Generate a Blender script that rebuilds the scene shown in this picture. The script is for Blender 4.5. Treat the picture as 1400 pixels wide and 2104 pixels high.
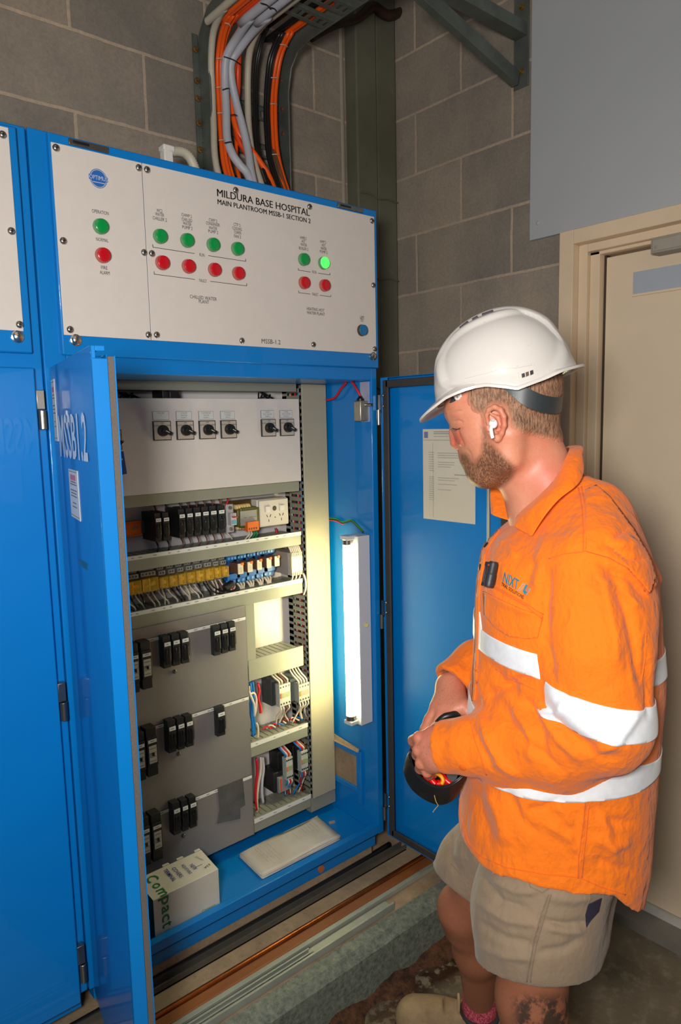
import bpy, bmesh, math, random
import numpy as np
from mathutils import Vector, Matrix
from mathutils.bvhtree import BVHTree
random.seed(7)
for o in list(bpy.data.objects): bpy.data.objects.remove(o)
SC = bpy.context.scene
COL = SC.collection
# ---------------------------------------------------------------- camera
CH = 1.5                                   # camera height above the floor
YAW, PIT, ROL, FPX = 0.710313, 0.124775, 0.022614, 1469.08
_f = np.array([math.sin(YAW)*math.cos(PIT), math.cos(YAW)*math.cos(PIT), -math.sin(PIT)])
_r = np.array([math.cos(YAW), -math.sin(YAW), 0.0]); _d = np.cross(_f, _r)
_c, _s = math.cos(ROL), math.sin(ROL)
CM = np.array([_c*_r+_s*_d, -_s*_r+_c*_d, _f])     # rows: right, down, forward
CP = np.array([0.0, 0.0, CH])
cam = bpy.data.cameras.new('camera'); cam.sensor_fit = 'VERTICAL'; cam.sensor_height = 36.0
cam.lens = FPX/2104*36.0; cam.clip_start = .02
camo = bpy.data.objects.new('camera', cam); COL.objects.link(camo)
camo.matrix_world = Matrix([[CM[0][i], -CM[1][i], -CM[2][i], CP[i]] for i in range(3)] + [[0, 0, 0, 1]])
SC.camera = camo
SC.view_settings.view_transform = 'Standard'; SC.view_settings.look = 'None'
SC.view_settings.exposure = 0.0; SC.view_settings.gamma = 1.0; SC.view_settings.use_curve_mapping = False
# ---------------------------------------------------------------- light
W = bpy.data.worlds.new('plantroom_ambient'); SC.world = W; W.use_nodes = True
W.node_tree.nodes['Background'].inputs[0].default_value = (1.0, .94, .86, 1)
W.node_tree.nodes['Background'].inputs[1].default_value = .075
def area(name, loc, target, size, power, color=(1, 1, 1), sy=None):
    l = bpy.data.lights.new(name, 'AREA'); l.energy = power; l.color = color
    l.shape = 'RECTANGLE' if sy else 'DISK'; l.size = size
    if sy: l.size_y = sy
    o = bpy.data.objects.new(name, l); COL.objects.link(o); o.location = loc
    o.rotation_euler = (Vector(target)-Vector(loc)).to_track_quat('-Z', 'Y').to_euler()
    return o
area('flash_softbox', (-.24, .0, 1.60), (1.05, 1.15, 1.3), .26, 31, (1, .965, .92))
area('ceiling_bounce', (.1, -.6, 3.3), (1.1, 1.2, 1.2), 1.6, 4, (1, .94, .86))

def ray(x, y): return CM.T @ np.array([(x-700)/FPX, (y-1052)/FPX, 1.0])
def onX(x, y, X): r = ray(x, y); return CP + r*X/r[0]
def onY(x, y, Y): r = ray(x, y); return CP + r*Y/r[1]
def onZ(x, y, Z): r = ray(x, y); return CP + r*(Z-CH)/r[2]
def proj(P):
    q = (np.asarray(P)-CP) @ CM.T
    return np.stack([q[..., 0]/q[..., 2]*FPX+700, q[..., 1]/q[..., 2]*FPX+1052, q[..., 2]], -1)
# ---------------------------------------------------------------- materials
def lin(c):
    return tuple((v/255/12.92 if v/255 <= .04045 else ((v/255+.055)/1.055)**2.4) for v in c)
class NT:
    def __init__(s, name):
        s.m = bpy.data.materials.new(name); s.m.use_nodes = True; s.n = s.m.node_tree.nodes; s.l = s.m.node_tree.links
        s.b = s.n['Principled BSDF']
    def node(s, t, **kw):
        n = s.n.new(t)
        for k, v in kw.items():
            if k.startswith('i_'):
                key = k[2:]; key = int(key) if key.isdigit() else key.replace('_', ' ')
                if hasattr(v, 'is_linked') or isinstance(v, bpy.types.NodeSocket): s.l.new(v, n.inputs[key])
                else: n.inputs[key].default_value = v
            else: setattr(n, k, v)
        return n
    def link(s, a, b): s.l.new(a, b)
    def coord(s, kind='Object'): return s.node('ShaderNodeTexCoord').outputs[kind]
    def noise(s, scale, detail=4, rough=.5, vec=None, stretch=None):
        vec = vec or s.coord()
        if stretch: vec = s.node('ShaderNodeMapping', i_0=vec, i_3=stretch).outputs[0]
        return s.node('ShaderNodeTexNoise', i_0=vec, i_Scale=scale, i_Detail=detail, i_Roughness=rough).outputs[0]
    def ramp(s, fac, a, b):
        n = s.node('ShaderNodeMapRange', i_0=fac, i_1=a, i_2=b); return n.outputs[0]
    def mix(s, fac, a, b, mode='MIX'):
        n = s.n.new('ShaderNodeMix'); n.data_type = 'RGBA'; n.blend_type = mode
        for i, v in ((0, fac), (6, a), (7, b)):
            if isinstance(v, bpy.types.NodeSocket): s.l.new(v, n.inputs[i])
            elif i == 0: n.inputs[0].default_value = v
            else: n.inputs[i].default_value = (*v[:3], 1)
        return n.outputs[2]
    def math(s, op, a, b=0.0, c=0.0):
        n = s.n.new('ShaderNodeMath'); n.operation = op
        for i, v in enumerate((a, b, c)):
            if isinstance(v, bpy.types.NodeSocket): s.l.new(v, n.inputs[i])
            else: n.inputs[i].default_value = v
        return n.outputs[0]
    def bump(s, h, strength=.3, dist=.002, normal=None):
        n = s.node('ShaderNodeBump', i_Height=h, i_Strength=strength, i_Distance=dist)
        if normal: s.l.new(normal, n.inputs['Normal'])
        s.l.new(n.outputs[0], s.b.inputs['Normal']); return n.outputs[0]
def M(name, col, rough=.5, metal=0, var=.06, vs=30, bump=0, bs=200, coat=0, spec=.5):
    t = NT(name); c = lin(col) if max(col) > 1 else col
    if var:
        f = t.noise(vs, 5, .6)
        t.link(t.mix(t.ramp(f, .3, .7), tuple(v*(1-var) for v in c), tuple(min(1, v*(1+var)) for v in c)), t.b.inputs['Base Color'])
    else: t.b.inputs['Base Color'].default_value = (*c, 1)
    t.b.inputs['Roughness'].default_value = rough; t.b.inputs['Metallic'].default_value = metal
    t.b.inputs['Coat Weight'].default_value = coat; t.b.inputs['Specular IOR Level'].default_value = spec
    if bump: t.bump(t.noise(bs, 3, .6), bump, .001)
    return t.m
def EM(name, col, strength):
    t = NT(name); t.b.inputs['Base Color'].default_value = (*col, 1)
    t.b.inputs['Emission Color'].default_value = (*col, 1); t.b.inputs['Emission Strength'].default_value = strength
    return t.m
BLUE = M('blue_powder_coat', (.0, .172, .52), .40, var=.03, vs=4, coat=.40, spec=.3); BLUE.node_tree.nodes['Principled BSDF'].inputs['Coat Roughness'].default_value = .05
WHITE_P = M('white_panel', (208, 200, 193), .45, var=.02)
WHITE = M('white_plastic', (215, 210, 202), .4, var=.02)
PLATE = M('mounting_plate_white', (205, 200, 200), .4, var=.04, vs=8)
GREY_D = M('duct_grey', (130, 131, 118), .42, var=.03)
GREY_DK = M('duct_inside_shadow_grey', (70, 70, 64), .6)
GREY_P = M('escutcheon_grey', (132, 127, 124), .38, .25, var=.05, vs=5)
STRIP = M('label_strip_white', (205, 205, 200), .4, var=.02)
BLACK = M('black_plastic', (22, 23, 24), .38, var=.1, vs=60)
RUBBER = M('gasket_foam', (92, 84, 78), .9, var=.15, vs=400, bump=.4, bs=900)
RUBBER_D = M('gasket_rubber', (52, 50, 48), .7, var=.1)
STEEL = M('bright_steel', (190, 186, 178), .22, 1, var=.06)
STEEL_D = M('dull_steel', (150, 146, 138), .35, 1, var=.1)
GALV = M('galvanised_steel', (112, 118, 112), .5, .6, var=.22, vs=14, bump=.12, bs=60)
GALV_L = M('galvanised_strut', (165, 170, 158), .45, .4, var=.12, vs=10, bump=.1, bs=60)
DARKTX = M('print_black', (45, 42, 42), .6, var=0)
GREYTX = M('print_faint', (110, 108, 104), .6, var=0)
ORANGE_C = M('cable_orange', (235, 88, 12), .4, var=.05)
ORANGE_D = M('rail_orange', (230, 110, 10), .35, var=.1)
CREAM_W = M('wire_cream', (200, 188, 172), .45, var=.04)
GREYWHITE = M('cable_light_grey', (176, 178, 186), .45, var=.04)
BEIGE_CON = M('conduit_beige', (186, 178, 160), .5, var=.05)
RED_W = M('wire_red', (190, 22, 34), .4, var=.04)
BLUE_W = M('wire_blue', (12, 104, 176), .4, var=.04)
GREEN_W = M('wire_green', (20, 130, 62), .4, var=.04)
BROWN_W = M('wire_brown', (96, 58, 40), .45, var=.05)
BLACK_W = M('wire_black', (24, 23, 24), .35, var=.05)
YELLOWCOV = NT('relay_amber_cover'); _t = YELLOWCOV
_t.b.inputs['Base Color'].default_value = (.60, .36, .02, 1); _t.b.inputs['Roughness'].default_value = .1; _t.b.inputs['Alpha'].default_value = .42
YELLOWCOV = YELLOWCOV.m
# ---------------------------------------------------------------- mesh building
class MB:
    def __init__(s): s.v = []; s.f = []; s.m = []
    def add(s, vs, fs, m=0):
        k = len(s.v); s.v += [tuple(map(float, v)) for v in vs]; s.f += [tuple(i+k for i in f) for f in fs]; s.m += [m]*len(fs)
        return s
    def box(s, x0, x1, y0, y1, z0, z1, m=0):
        vs = [(x, y, z) for z in (z0, z1) for y in (y0, y1) for x in (x0, x1)]
        return s.add(vs, [(0, 2, 3, 1), (4, 5, 7, 6), (0, 1, 5, 4), (2, 6, 7, 3), (0, 4, 6, 2), (1, 3, 7, 5)], m)
    def obox(s, c, ax, h, m=0):
        c = np.array(c, float); ax = [np.array(a, float)/np.linalg.norm(a) for a in ax]
        vs = [c+ax[0]*h[0]*i+ax[1]*h[1]*j+ax[2]*h[2]*k for k in (-1, 1) for j in (-1, 1) for i in (-1, 1)]
        return s.add(vs, [(0, 2, 3, 1), (4, 5, 7, 6), (0, 1, 5, 4), (2, 6, 7, 3), (0, 4, 6, 2), (1, 3, 7, 5)], m)
    def prism(s, pts, d, m=0):      # closed 3D polygon extruded by vector d
        n = len(pts); d = np.array(d, float); P = [np.array(p, float) for p in pts]
        return s.add(P+[p+d for p in P], [tuple(range(n))[::-1], tuple(range(n, 2*n))]+[(i, (i+1) % n, (i+1) % n+n, i+n) for i in range(n)], m)
    def rings(s, rings, cap=True, m=0, closed=True):
        n = len(rings[0]); vs = [p for r in rings for p in r]; fs = []
        for k in range(len(rings)-1):
            for i in range(n if closed else n-1):
                j = (i+1) % n; fs.append((k*n+i, k*n+j, (k+1)*n+j, (k+1)*n+i))
        if cap: fs += [tuple(range(n))[::-1], tuple(range((len(rings)-1)*n, len(rings)*n))]
        return s.add(vs, fs, m)
    def lathe(s, p0, axis, prof, n=20, m=0, cap=True):     # prof: (distance along axis, radius)
        a = Vector(axis).normalized(); u = a.orthogonal().normalized(); w = a.cross(u); p0 = Vector(p0)
        return s.rings([[p0+a*t+(u*math.cos(2*math.pi*i/n)+w*math.sin(2*math.pi*i/n))*r for i in range(n)] for t, r in prof], cap, m)
    def cyl(s, p0, p1, r, n=16, m=0, r1=None):
        d = Vector(p1)-Vector(p0); return s.lathe(p0, d, [(0, r), (d.length, r if r1 is None else r1)], n, m)
    def tube(s, pts, r, n=8, sub=5, m=0, ribs=0, rib_h=.12, rads=None):
        P = [Vector(p) for p in pts]
        if len(P) > 2 and sub > 1:
            Q = []; RR = []
            for i in range(len(P)-1):
                a, b, c, d = P[max(i-1, 0)], P[i], P[i+1], P[min(i+2, len(P)-1)]
                for k in range(sub):
                    t = k/sub
                    Q.append(.5*((2*b)+(c-a)*t+(2*a-5*b+4*c-d)*t*t+(3*b-a-3*c+d)*t**3))
                    if rads: RR.append(rads[i]*(1-t)+rads[i+1]*t)
            Q.append(P[-1]); P = Q
            if rads: RR.append(rads[-1])
        elif rads: RR = list(rads)
        if ribs:      # corrugated: resample
            L = [0]
            for i in range(len(P)-1): L.append(L[-1]+(P[i+1]-P[i]).length)
            N = int(L[-1]/ribs*2); Q = []; j = 0
            for k in range(N+1):
                t = L[-1]*k/N
                while j < len(L)-2 and L[j+1] < t: j += 1
                Q.append(P[j].lerp(P[j+1], (t-L[j])/max(1e-9, L[j+1]-L[j])))
            P = Q
        T = [(P[min(i+1, len(P)-1)]-P[max(i-1, 0)]).normalized() for i in range(len(P))]
        u = T[0].orthogonal().normalized(); rg = []
        for i, p in enumerate(P):
            u = (u-T[i]*u.dot(T[i])).normalized(); w = T[i].cross(u)
            rr = (RR[i] if rads else r)*(1-(rib_h if ribs and i % 2 else 0))
            rg.append([p+(u*math.cos(2*math.pi*k/n)+w*math.sin(2*math.pi*k/n))*rr for k in range(n)])
        return s.rings(rg, True, m)
    def ball(s, c, r, n=12, m=0, sc=(1, 1, 1)):
        c = Vector(c); rg = []
        for k in range(1, n//2):
            a = math.pi*k/(n//2)
            rg.append([c+Vector((r*sc[0]*math.sin(a)*math.cos(2*math.pi*i/n), r*sc[1]*math.sin(a)*math.sin(2*math.pi*i/n), r*sc[2]*math.cos(a))) for i in range(n)])
        return s.rings(rg, True, m)
    def text(s, t, c, w=None, h=.01, u=(1, 0, 0), v=(0, 0, 1), m=0, bold=0):
        """flat printed text centred at c, w wide (stretched) and h tall"""
        cu = bpy.data.curves.new('t', 'FONT'); cu.body = t; cu.resolution_u = 2; cu.offset = bold
        ob = bpy.data.objects.new('t', cu); COL.objects.link(ob)
        me = bpy.data.meshes.new_from_object(ob.evaluated_get(bpy.context.evaluated_depsgraph_get()))
        bpy.data.objects.remove(ob)
        P = np.array([q.co[:] for q in me.vertices]) if len(me.vertices) else np.zeros((1, 3))
        lo, hi = P.min(0), P.max(0); sy = h/max(1e-6, hi[1]-lo[1]); sx = w/max(1e-6, hi[0]-lo[0]) if w else sy
        u = np.array(u, float); v = np.array(v, float); cc = np.array(c, float)
        vs = [cc+u*(p[0]-(lo[0]+hi[0])/2)*sx+v*(p[1]-(lo[1]+hi[1])/2)*sy for p in P]
        s.add(vs, [tuple(f.vertices) for f in me.polygons], m); bpy.data.meshes.remove(me); bpy.data.curves.remove(cu)
        return s
    def build(s, name, mats, parent=None, smooth=False, bevel=0, **tags):
        me = bpy.data.meshes.new(name); me.from_pydata(s.v, [], s.f)
        mats = mats if isinstance(mats, (list, tuple)) else [mats]
        for mm in mats: me.materials.append(mm)
        if len(mats) > 1: me.polygons.foreach_set('material_index', s.m)
        me.validate(); me.update()
        if smooth is True: me.polygons.foreach_set('use_smooth', [True]*len(me.polygons))
        o = bpy.data.objects.new(name, me); COL.objects.link(o)
        if smooth == 'auto' or bevel:
            try: me.set_sharp_from_angle(angle=math.radians(38)); me.polygons.foreach_set('use_smooth', [True]*len(me.polygons))
            except Exception: pass
        if bevel:
            b = o.modifiers.new('bevel', 'BEVEL'); b.width = bevel; b.segments = 2; b.limit_method = 'ANGLE'; b.harden_normals = False
        if parent: o.parent = parent; o.matrix_parent_inverse = parent.matrix_world.inverted()
        for k, v in tags.items(): o[k] = v
        return o
def thing(name, label, category, loc=(0, 0, 0), group=None, kind=None):
    o = bpy.data.objects.new(name, None); COL.objects.link(o); o.location = loc; o.empty_display_size = .05
    o['label'] = label; o['category'] = category
    if group: o['group'] = group
    if kind: o['kind'] = kind
    o.matrix_world = Matrix.Translation(loc)
    return o
def T(label, category, group=None):
    d = dict(label=label, category=category)
    if group: d['group'] = group
    return d
def ST(): return dict(kind='structure')
# ---------------------------------------------------------------- room
def block_mat(name, axis, ox, oz):
    t = NT(name); co = t.coord(); sp = t.node('ShaderNodeSeparateXYZ', i_0=co)
    cb = t.node('ShaderNodeCombineXYZ', i_0=t.math('ADD', sp.outputs[axis], ox), i_1=t.math('ADD', sp.outputs[2], oz))
    wob = t.noise(9, 3, .6, cb.outputs[0])
    vec = t.node('ShaderNodeVectorMath', operation='ADD', i_0=cb.outputs[0]); 
    w2 = t.node('ShaderNodeVectorMath', operation='SCALE', i_0=t.node('ShaderNodeTexNoise', i_0=cb.outputs[0], i_Scale=14.0).outputs[1]); w2.inputs['Scale'].default_value = .006
    t.link(w2.outputs[0], vec.inputs[1])
    br = t.node('ShaderNodeTexBrick', i_0=vec.outputs[0], i_Scale=1.0)
    br.inputs['Brick Width'].default_value = .4; br.inputs['Row Height'].default_value = .2
    br.inputs['Mortar Size'].default_value = .0048; br.inputs['Mortar Smooth'].default_value = .15
    br.inputs['Color1'].default_value = (*lin((164, 151, 136)), 1); br.inputs['Color2'].default_value = (*lin((136, 129, 119)), 1)
    br.inputs['Mortar'].default_value = (*lin((190, 171, 150)), 1)
    n1 = t.noise(5, 6, .65); n2 = t.noise(120, 3, .7); n3 = t.noise(2.2, 4, .6, stretch=(1, 1, .35))
    c = t.mix(t.ramp(n1, .3, .75), t.mix(1, br.outputs[0], (.72, .72, .74), 'MULTIPLY'), t.mix(1, br.outputs[0], (1.15, 1.1, 1.03), 'MULTIPLY'))
    c = t.mix(t.ramp(n3, .5, .75), c, t.mix(.5, c, lin((176, 158, 136))))
    c = t.mix(t.math('MULTIPLY', t.ramp(n2, .35, .7), .22), c, lin((70, 66, 60)))
    t.link(c, t.b.inputs['Base Color']); t.b.inputs['Roughness'].default_value = .85
    h = t.math('ADD', t.math('MULTIPLY', br.outputs[1], -.9), t.math('MULTIPLY', n2, .45))
    t.bump(h, .55, .004)
    return t.m
BW_Y, RW_X = 1.92, 1.918
BLK_B = block_mat('blockwork_back', 0, .22, -.113); BLK_R = block_mat('blockwork_right', 1, .21, -.15)
MB().box(-2.6, RW_X+.2, BW_Y, BW_Y+.2, -.1, 3.6).build('wall_back', BLK_B, **ST())
# right wall with the door opening
b = MB(); b.box(RW_X, RW_X+.2, 1.19, BW_Y, -.1, 3.6); b.box(RW_X, RW_X+.2, .17, 1.19, 2.0, 3.6); b.box(RW_X, RW_X+.2, -2.6, .17, -.1, 3.6)
b.build('wall_right', BLK_R, **ST())
t = NT('stained_concrete_floor'); co = t.coord()
n1 = t.noise(3.2, 8, .68); n2 = t.noise(26, 6, .7); n3 = t.noise(1.3, 4, .5)
c = t.mix(t.ramp(n1, .32, .68), lin((64, 56, 45)), lin((118, 104, 84))); c = t.mix(t.ramp(n3, .45, .65), c, lin((128, 120, 100)))
c = t.mix(t.math('MULTIPLY', t.ramp(n2, .5, .8), .6), c, lin((160, 150, 128)))
sp = t.node('ShaderNodeSeparateXYZ', i_0=co)    # dark rusty stain along the kerb
dst = t.math('ABSOLUTE', t.math('SUBTRACT', t.math('ADD', sp.outputs[1], t.math('MULTIPLY', n1, .16)), 1.27))
c = t.mix(t.math('MULTIPLY', t.ramp(dst, .10, .02), t.ramp(n2, .42, .5)), c, lin((52, 26, 12)))
t.link(c, t.b.inputs['Base Color']); t.link(t.ramp(n1, .2, .8), t.b.inputs['Roughness'])
t.b.inputs['Roughness'].default_value = .5; t.link(t.node('ShaderNodeMapRange', i_0=n1, i_1=.2, i_2=.8, i_3=.28, i_4=.6).outputs[0], t.b.inputs['Roughness'])
t.bump(n2, .25, .003)
MB().box(-2.6, 2.4, -2.6, 2.2, -.1, 0).build('floor', t.m, **ST())
t = NT('sandy_concrete'); n1 = t.noise(7, 7, .7); n2 = t.noise(60, 4, .7)
c = t.mix(t.ramp(n1, .3, .7), lin((122, 102, 80)), lin((168, 146, 118))); c = t.mix(t.math('MULTIPLY', t.ramp(n2, .55, .75), .5), c, lin((92, 76, 60)))
t.link(c, t.b.inputs['Base Color']); t.b.inputs['Roughness'].default_value = .85; t.bump(n2, .4, .003); CONC = t.m
t = NT('kerb_face_grey_green'); n1 = t.noise(9, 7, .75); n2 = t.noise(70, 5, .8)
c = t.mix(t.ramp(n2, .35, .65), lin((74, 84, 78)), lin((128, 134, 120))); c = t.mix(t.ramp(n1, .5, .8), c, lin((96, 104, 92)))
t.link(c, t.b.inputs['Base Color']); t.b.inputs['Roughness'].default_value = .6; t.bump(n2, .3, .003); KERBF = t.m
KT = .14
kerb = thing('concrete_plinth', 'sandy concrete plinth with grey-green painted edge under the blue switchboard', 'plinth')
MB().box(-2.2, RW_X-.001, 1.315, BW_Y-.001, 0, KT).build('plinth_slab', CONC, kerb, bevel=.006)
b = MB(); b.rings([[(x, 1.315, KT+.001), (x, 1.285, KT-.004), (x, 1.262, KT-.022), (x, 1.256, 0), (x, 1.32, 0)] for x in (-2.2, RW_X-.001)])
b.build('painted_edge', KERBF, kerb, label='grey-green painted edge')
t = NT('rust_flake'); n1 = t.noise(20, 6, .8); n2 = t.noise(90, 4, .8)
t.link(t.mix(t.ramp(n1, .4, .6), lin((40, 24, 14)), lin((104, 66, 40))), t.b.inputs['Base Color']); t.b.inputs['Roughness'].default_value = .9; t.bump(n2, .8, .006); RUST = t.m
# rust-stained mortar bead at the foot of the kerb
rg = []
for i in range(120):
    x = -1.2+i*.0262; w = .020+.012*math.sin(i*.9)+.012*random.random(); h = .010+.012*random.random()
    rg.append([(x, 1.27, 0), (x, 1.27, h+.012), (x, 1.27-w*.6, h), (x, 1.25-w*1.3, .001), (x, 1.25-w*1.3, -.002)])
MB().rings(rg).build('mortar_bead', RUST, kerb, smooth=True, label='brown rust-stained bead along the foot')
# ---- door in the right wall
CREAM = M('cream_door_paint', (218, 198, 170), .38, var=.05, vs=3, bump=.04, bs=30)
CREAM2 = M('cream_frame_paint', (222, 199, 168), .4, var=.06, vs=6)
DX = 1.97
door = thing('door_1', 'cream steel door with a pale vent strip in a painted frame, behind the worker', 'door', (DX, .6, .05), kind='structure')
del door['label']; del door['category']
b = MB()
b.box(RW_X-.018, RW_X+.03, 1.163, 1.208, 0, 2.031); b.box(RW_X-.018, RW_X+.03, .12, 1.163, 1.99, 2.031)     # architrave
b.box(RW_X+.012, DX+.02, 1.135, 1.163, 0, 1.99); b.box(RW_X+.012, DX+.02, .15, 1.135, 1.967, 1.99)          # rebate
b.box(DX-.025, DX+.06, 1.105, 1.135, 0, 1.967); b.box(DX-.025, DX+.06, .15, 1.135, 1.957, 1.967)
b.box(RW_X-.018, RW_X+.03, .09, .135, 0, 2.031)
b.build('door_frame', CREAM2, door, bevel=.002)
MB().box(DX, DX+.04, .16, 1.098, .052, 1.95).build('door_leaf', CREAM, door, bevel=.002)
b = MB(); b.box(DX-.004, DX+.004, .40, 1.015, 1.835, 1.895); b.box(DX-.007, DX+.002, .40, 1.017, 1.829, 1.835, 1)
b.build('vent_strip', [M('vent_pale_blue_grey', (165, 172, 182), .35, var=.02), CREAM], door)
b = MB(); b.box(DX-.05, DX+.0, .66, .945, 1.925, 1.965); b.box(DX-.052, DX-.046, .68, .94, 1.93, 1.96, 1)
for y in (.70, .93): b.cyl((DX-.054, y, 1.94), (DX-.048, y, 1.94), .004, 8)
b.build('door_closer', [M('closer_grey', (150, 142, 130), .5), M('closer_cover', (158, 150, 138), .5)], door, bevel=.002)
MB().box(DX+.001, DX+.03, 1.0985, 1.105, .05, 1.957).build('door_seal', M('dark_gap_seal', (60, 48, 38), .7), door)
b = MB(); b.box(RW_X-.03, DX+.06, .12, 1.2, .0, .028); b.build('trim_1', M('sill_grey_paint', (120, 116, 106), .6, var=.15, vs=12), **ST())
MB().box(DX-.012, DX+.05, .14, 1.12, .028, .05).build('trim_2', M('threshold_white', (190, 186, 176), .5, var=.1, vs=10), **ST())
# painted sheet above the door
b = MB(); b.box(RW_X-.012, RW_X-.002, -.6, 1.314, 2.03, 3.3)
for y, z in ((1.285, 2.075), (.80, 2.075), (1.285, 2.8)): b.lathe((RW_X-.011, y, z), (-1, 0, 0), [(0, .006), (.003, .006), (.005, .002)], 10)
b.build('wall_sheet', M('blue_grey_sheet_paint', (172, 175, 178), .42, var=.03, vs=2, bump=.06, bs=40), bevel=.001,
        **T('large blue-grey painted flat sheet fixed to the block wall above the door', 'panel'))
# ---- column and conduit in the corner
GRN = NT('grey_green_column_paint'); t = GRN; n1 = t.noise(14, 6, .7); n2 = t.noise(2.5, 4, .6)
c = t.mix(t.ramp(n2, .35, .7), lin((84, 84, 68)), lin((106, 106, 90))); c = t.mix(t.math('MULTIPLY', t.ramp(n1, .62, .72), .5), c, lin((130, 128, 108)))
t.link(c, t.b.inputs['Base Color']); t.b.inputs['Roughness'].default_value = .45; t.bump(n1, .1, .002); GRN = GRN.m
col = thing('steel_column', 'grey-green painted steel column standing in the wall corner', 'column', (1.81, 1.9, KT))
b = MB(); b.box(1.716, 1.811, 1.865, 1.94, KT, 3.5); b.build('column_shaft', GRN, col, bevel=.006)
b = MB(); b.box(1.8135, 1.912, 1.872, 1.94, KT, 3.5); b.build('column_shaft', GRN, col, bevel=.008)
b = MB()
for z in (1.62, 2.0, 2.27): b.tube([(1.718, 1.862, z), (1.77, 1.860, z+.004), (1.81, 1.861, z-.006), (1.86, 1.868, z+.003), (1.91, 1.869, z)], .0022, 6)
b.build('weld_bead', GRN, col, smooth=True)
MB().cyl((1.700, 1.925, KT), (1.700, 1.925, 3.5), .010, 14).build('conduit_pipe', M('conduit_cream_grey', (150, 140, 122), .5), smooth='auto',
        **T('thin cream conduit running up the wall beside the green column', 'pipe'))
# ---------------------------------------------------------------- switchboard
FY, PY = 1.512, 1.5                       # frame face, raised panel face
PT = KT+.045
def screws(parent, pts, Y, r=.0075, name='screw'):
    for x, y in pts:
        p = onY(x, y, Y)
        b = MB(); b.lathe(p, (0, -1, 0), [(-.001, r), (.002, r), (.0045, r*.75), (.0055, r*.3)], 14)
        b.box(p[0]-r*.5, p[0]+r*.5, p[1]-.0062, p[1]-.005, p[2]-.0009, p[2]+.0009, 1)
        b.box(p[0]-.0009, p[0]+.0009, p[1]-.0062, p[1]-.005, p[2]-r*.5, p[2]+r*.5, 1)
        b.build(name, [STEEL, DARKTX], parent, smooth='auto')
def capbolt(parent, pts, Y):
    for x, y in pts:
        p = onY(x, y, Y); b = MB()
        b.lathe(p, (0, -1, 0), [(-.001, .012), (.004, .012), (.005, .0095), (.010, .0075), (.012, .003)], 6 if 0 else 14)
        b.build('cap_bolt', STEEL, parent, smooth='auto')
def hinge(parent, x, z0, z1, Y=FY, name='hinge'):
    b = MB(); zm = (z0+z1)/2
    b.box(x-.008, x+.008, Y-.016, Y, zm+.001, z1); b.cyl((x+.002, Y-.012, z0), (x+.002, Y-.012, zm-.001), .0085, 14)
    return b.build(name, STEEL_D, parent, smooth='auto', bevel=.001)
# left section ------------------------------------------------
cl = thing('switchboard_cabinet', 'blue switchboard section at the left edge of the photo, its lower door shut', 'cabinet', (0, 1.7, PT))
b = MB(); b.box(-.5, .512, FY+.003, 1.9, PT+.045, 2.087); b.build('cabinet_body', BLUE, cl, bevel=.003)
MB().box(-.48, .50, FY+.02, 1.9, PT, PT+.045).build('base_channel', BLUE, cl)
MB().box(-.45, .49, FY-.014, FY+.003, .222, 1.622).build('closed_door', BLUE, cl, bevel=.003)
MB().box(-.45, .49, PY, FY+.003, 1.650, 2.077).build('upper_panel', BLUE, cl, bevel=.003)
MB().box(-.40, .4745, PY-.003, PY, 1.692, 2.071).build('white_fascia', WHITE_P, cl, bevel=.0008)
screws(cl, ((5, 277), (23, 475), (40, 667)), PY-.003); capbolt(cl, ((35, 692),), PY)
for z0, z1 in ((1.499, 1.578), (.882, .965), (.269, .358)): hinge(cl, .497, z0, z1, FY)
# main section ------------------------------------------------
cb = thing('switchboard_cabinet', 'blue switchboard section with both doors swung open and white control fascia on top', 'cabinet', (.98, 1.7, PT))
IL, IR, OT, FZ = .56, 1.427, 1.616, .235           # inside left/right, opening top, inside floor
b = MB()
b.box(.514, IL, FY, 1.9, PT+.045, 2.087); b.box(IR, 1.449, FY, 1.9, PT+.045, 2.087)        # side walls / stiles
b.box(IL, IR, FY, 1.9, 2.06, 2.087); b.box(IL, IR, 1.88, 1.9, PT+.045, 2.06)              # top, back
b.box(IL, IR, FY, 1.88, PT+.045, FZ)                                                     # floor
b.box(IL, IR, FY, FY+.022, FZ-.005, .259)                                                 # front lip
b.box(IL, IR, FY, FY+.03, OT, 1.66); b.box(IL, IR, FY+.03, 1.88, OT, OT+.004)             # header and compartment floor
b.build('cabinet_body', BLUE, cb, bevel=.0025)
b = MB(); b.box(.53, 1.43, FY+.02, 1.88, PT, PT+.045)
b.cyl((1.21, FY+.022, PT+.018), (1.21, FY+.016, PT+.018), .011, 14, 1); b.build('base_channel', [BLUE, M('rusty_orange', (170, 96, 50), .8)], cb)
MB().box(.55, 1.42, FY+.026, 1.88, KT+.001, PT).build('mortar_bed', CONC, kerb)
up = MB().box(.549, 1.4475, PY, FY, 1.650, 2.083).build('upper_panel', BLUE, cb, bevel=.003)
b = MB(); b.box(.5535, .745, PY-.003, PY, 1.690, 2.0635); b.build('white_fascia', WHITE_P, cb, bevel=.0007)
b = MB(); b.box(.7465, 1.4355, PY-.003, PY, 1.690, 2.0635); fas = b.build('white_fascia', WHITE_P, cb, bevel=.0007)
FS = PY-.003
screws(cb, ((115, 304), (285, 345), (302, 349), (484, 391), (636, 425), (764, 454), (130, 495), (296, 519), (312, 521), (144, 677), (305, 688), (322, 688), (497, 700), (644, 708), (770, 717), (767, 586)), FS)
capbolt(cb, ((155, 699), (766, 732)), PY)
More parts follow.
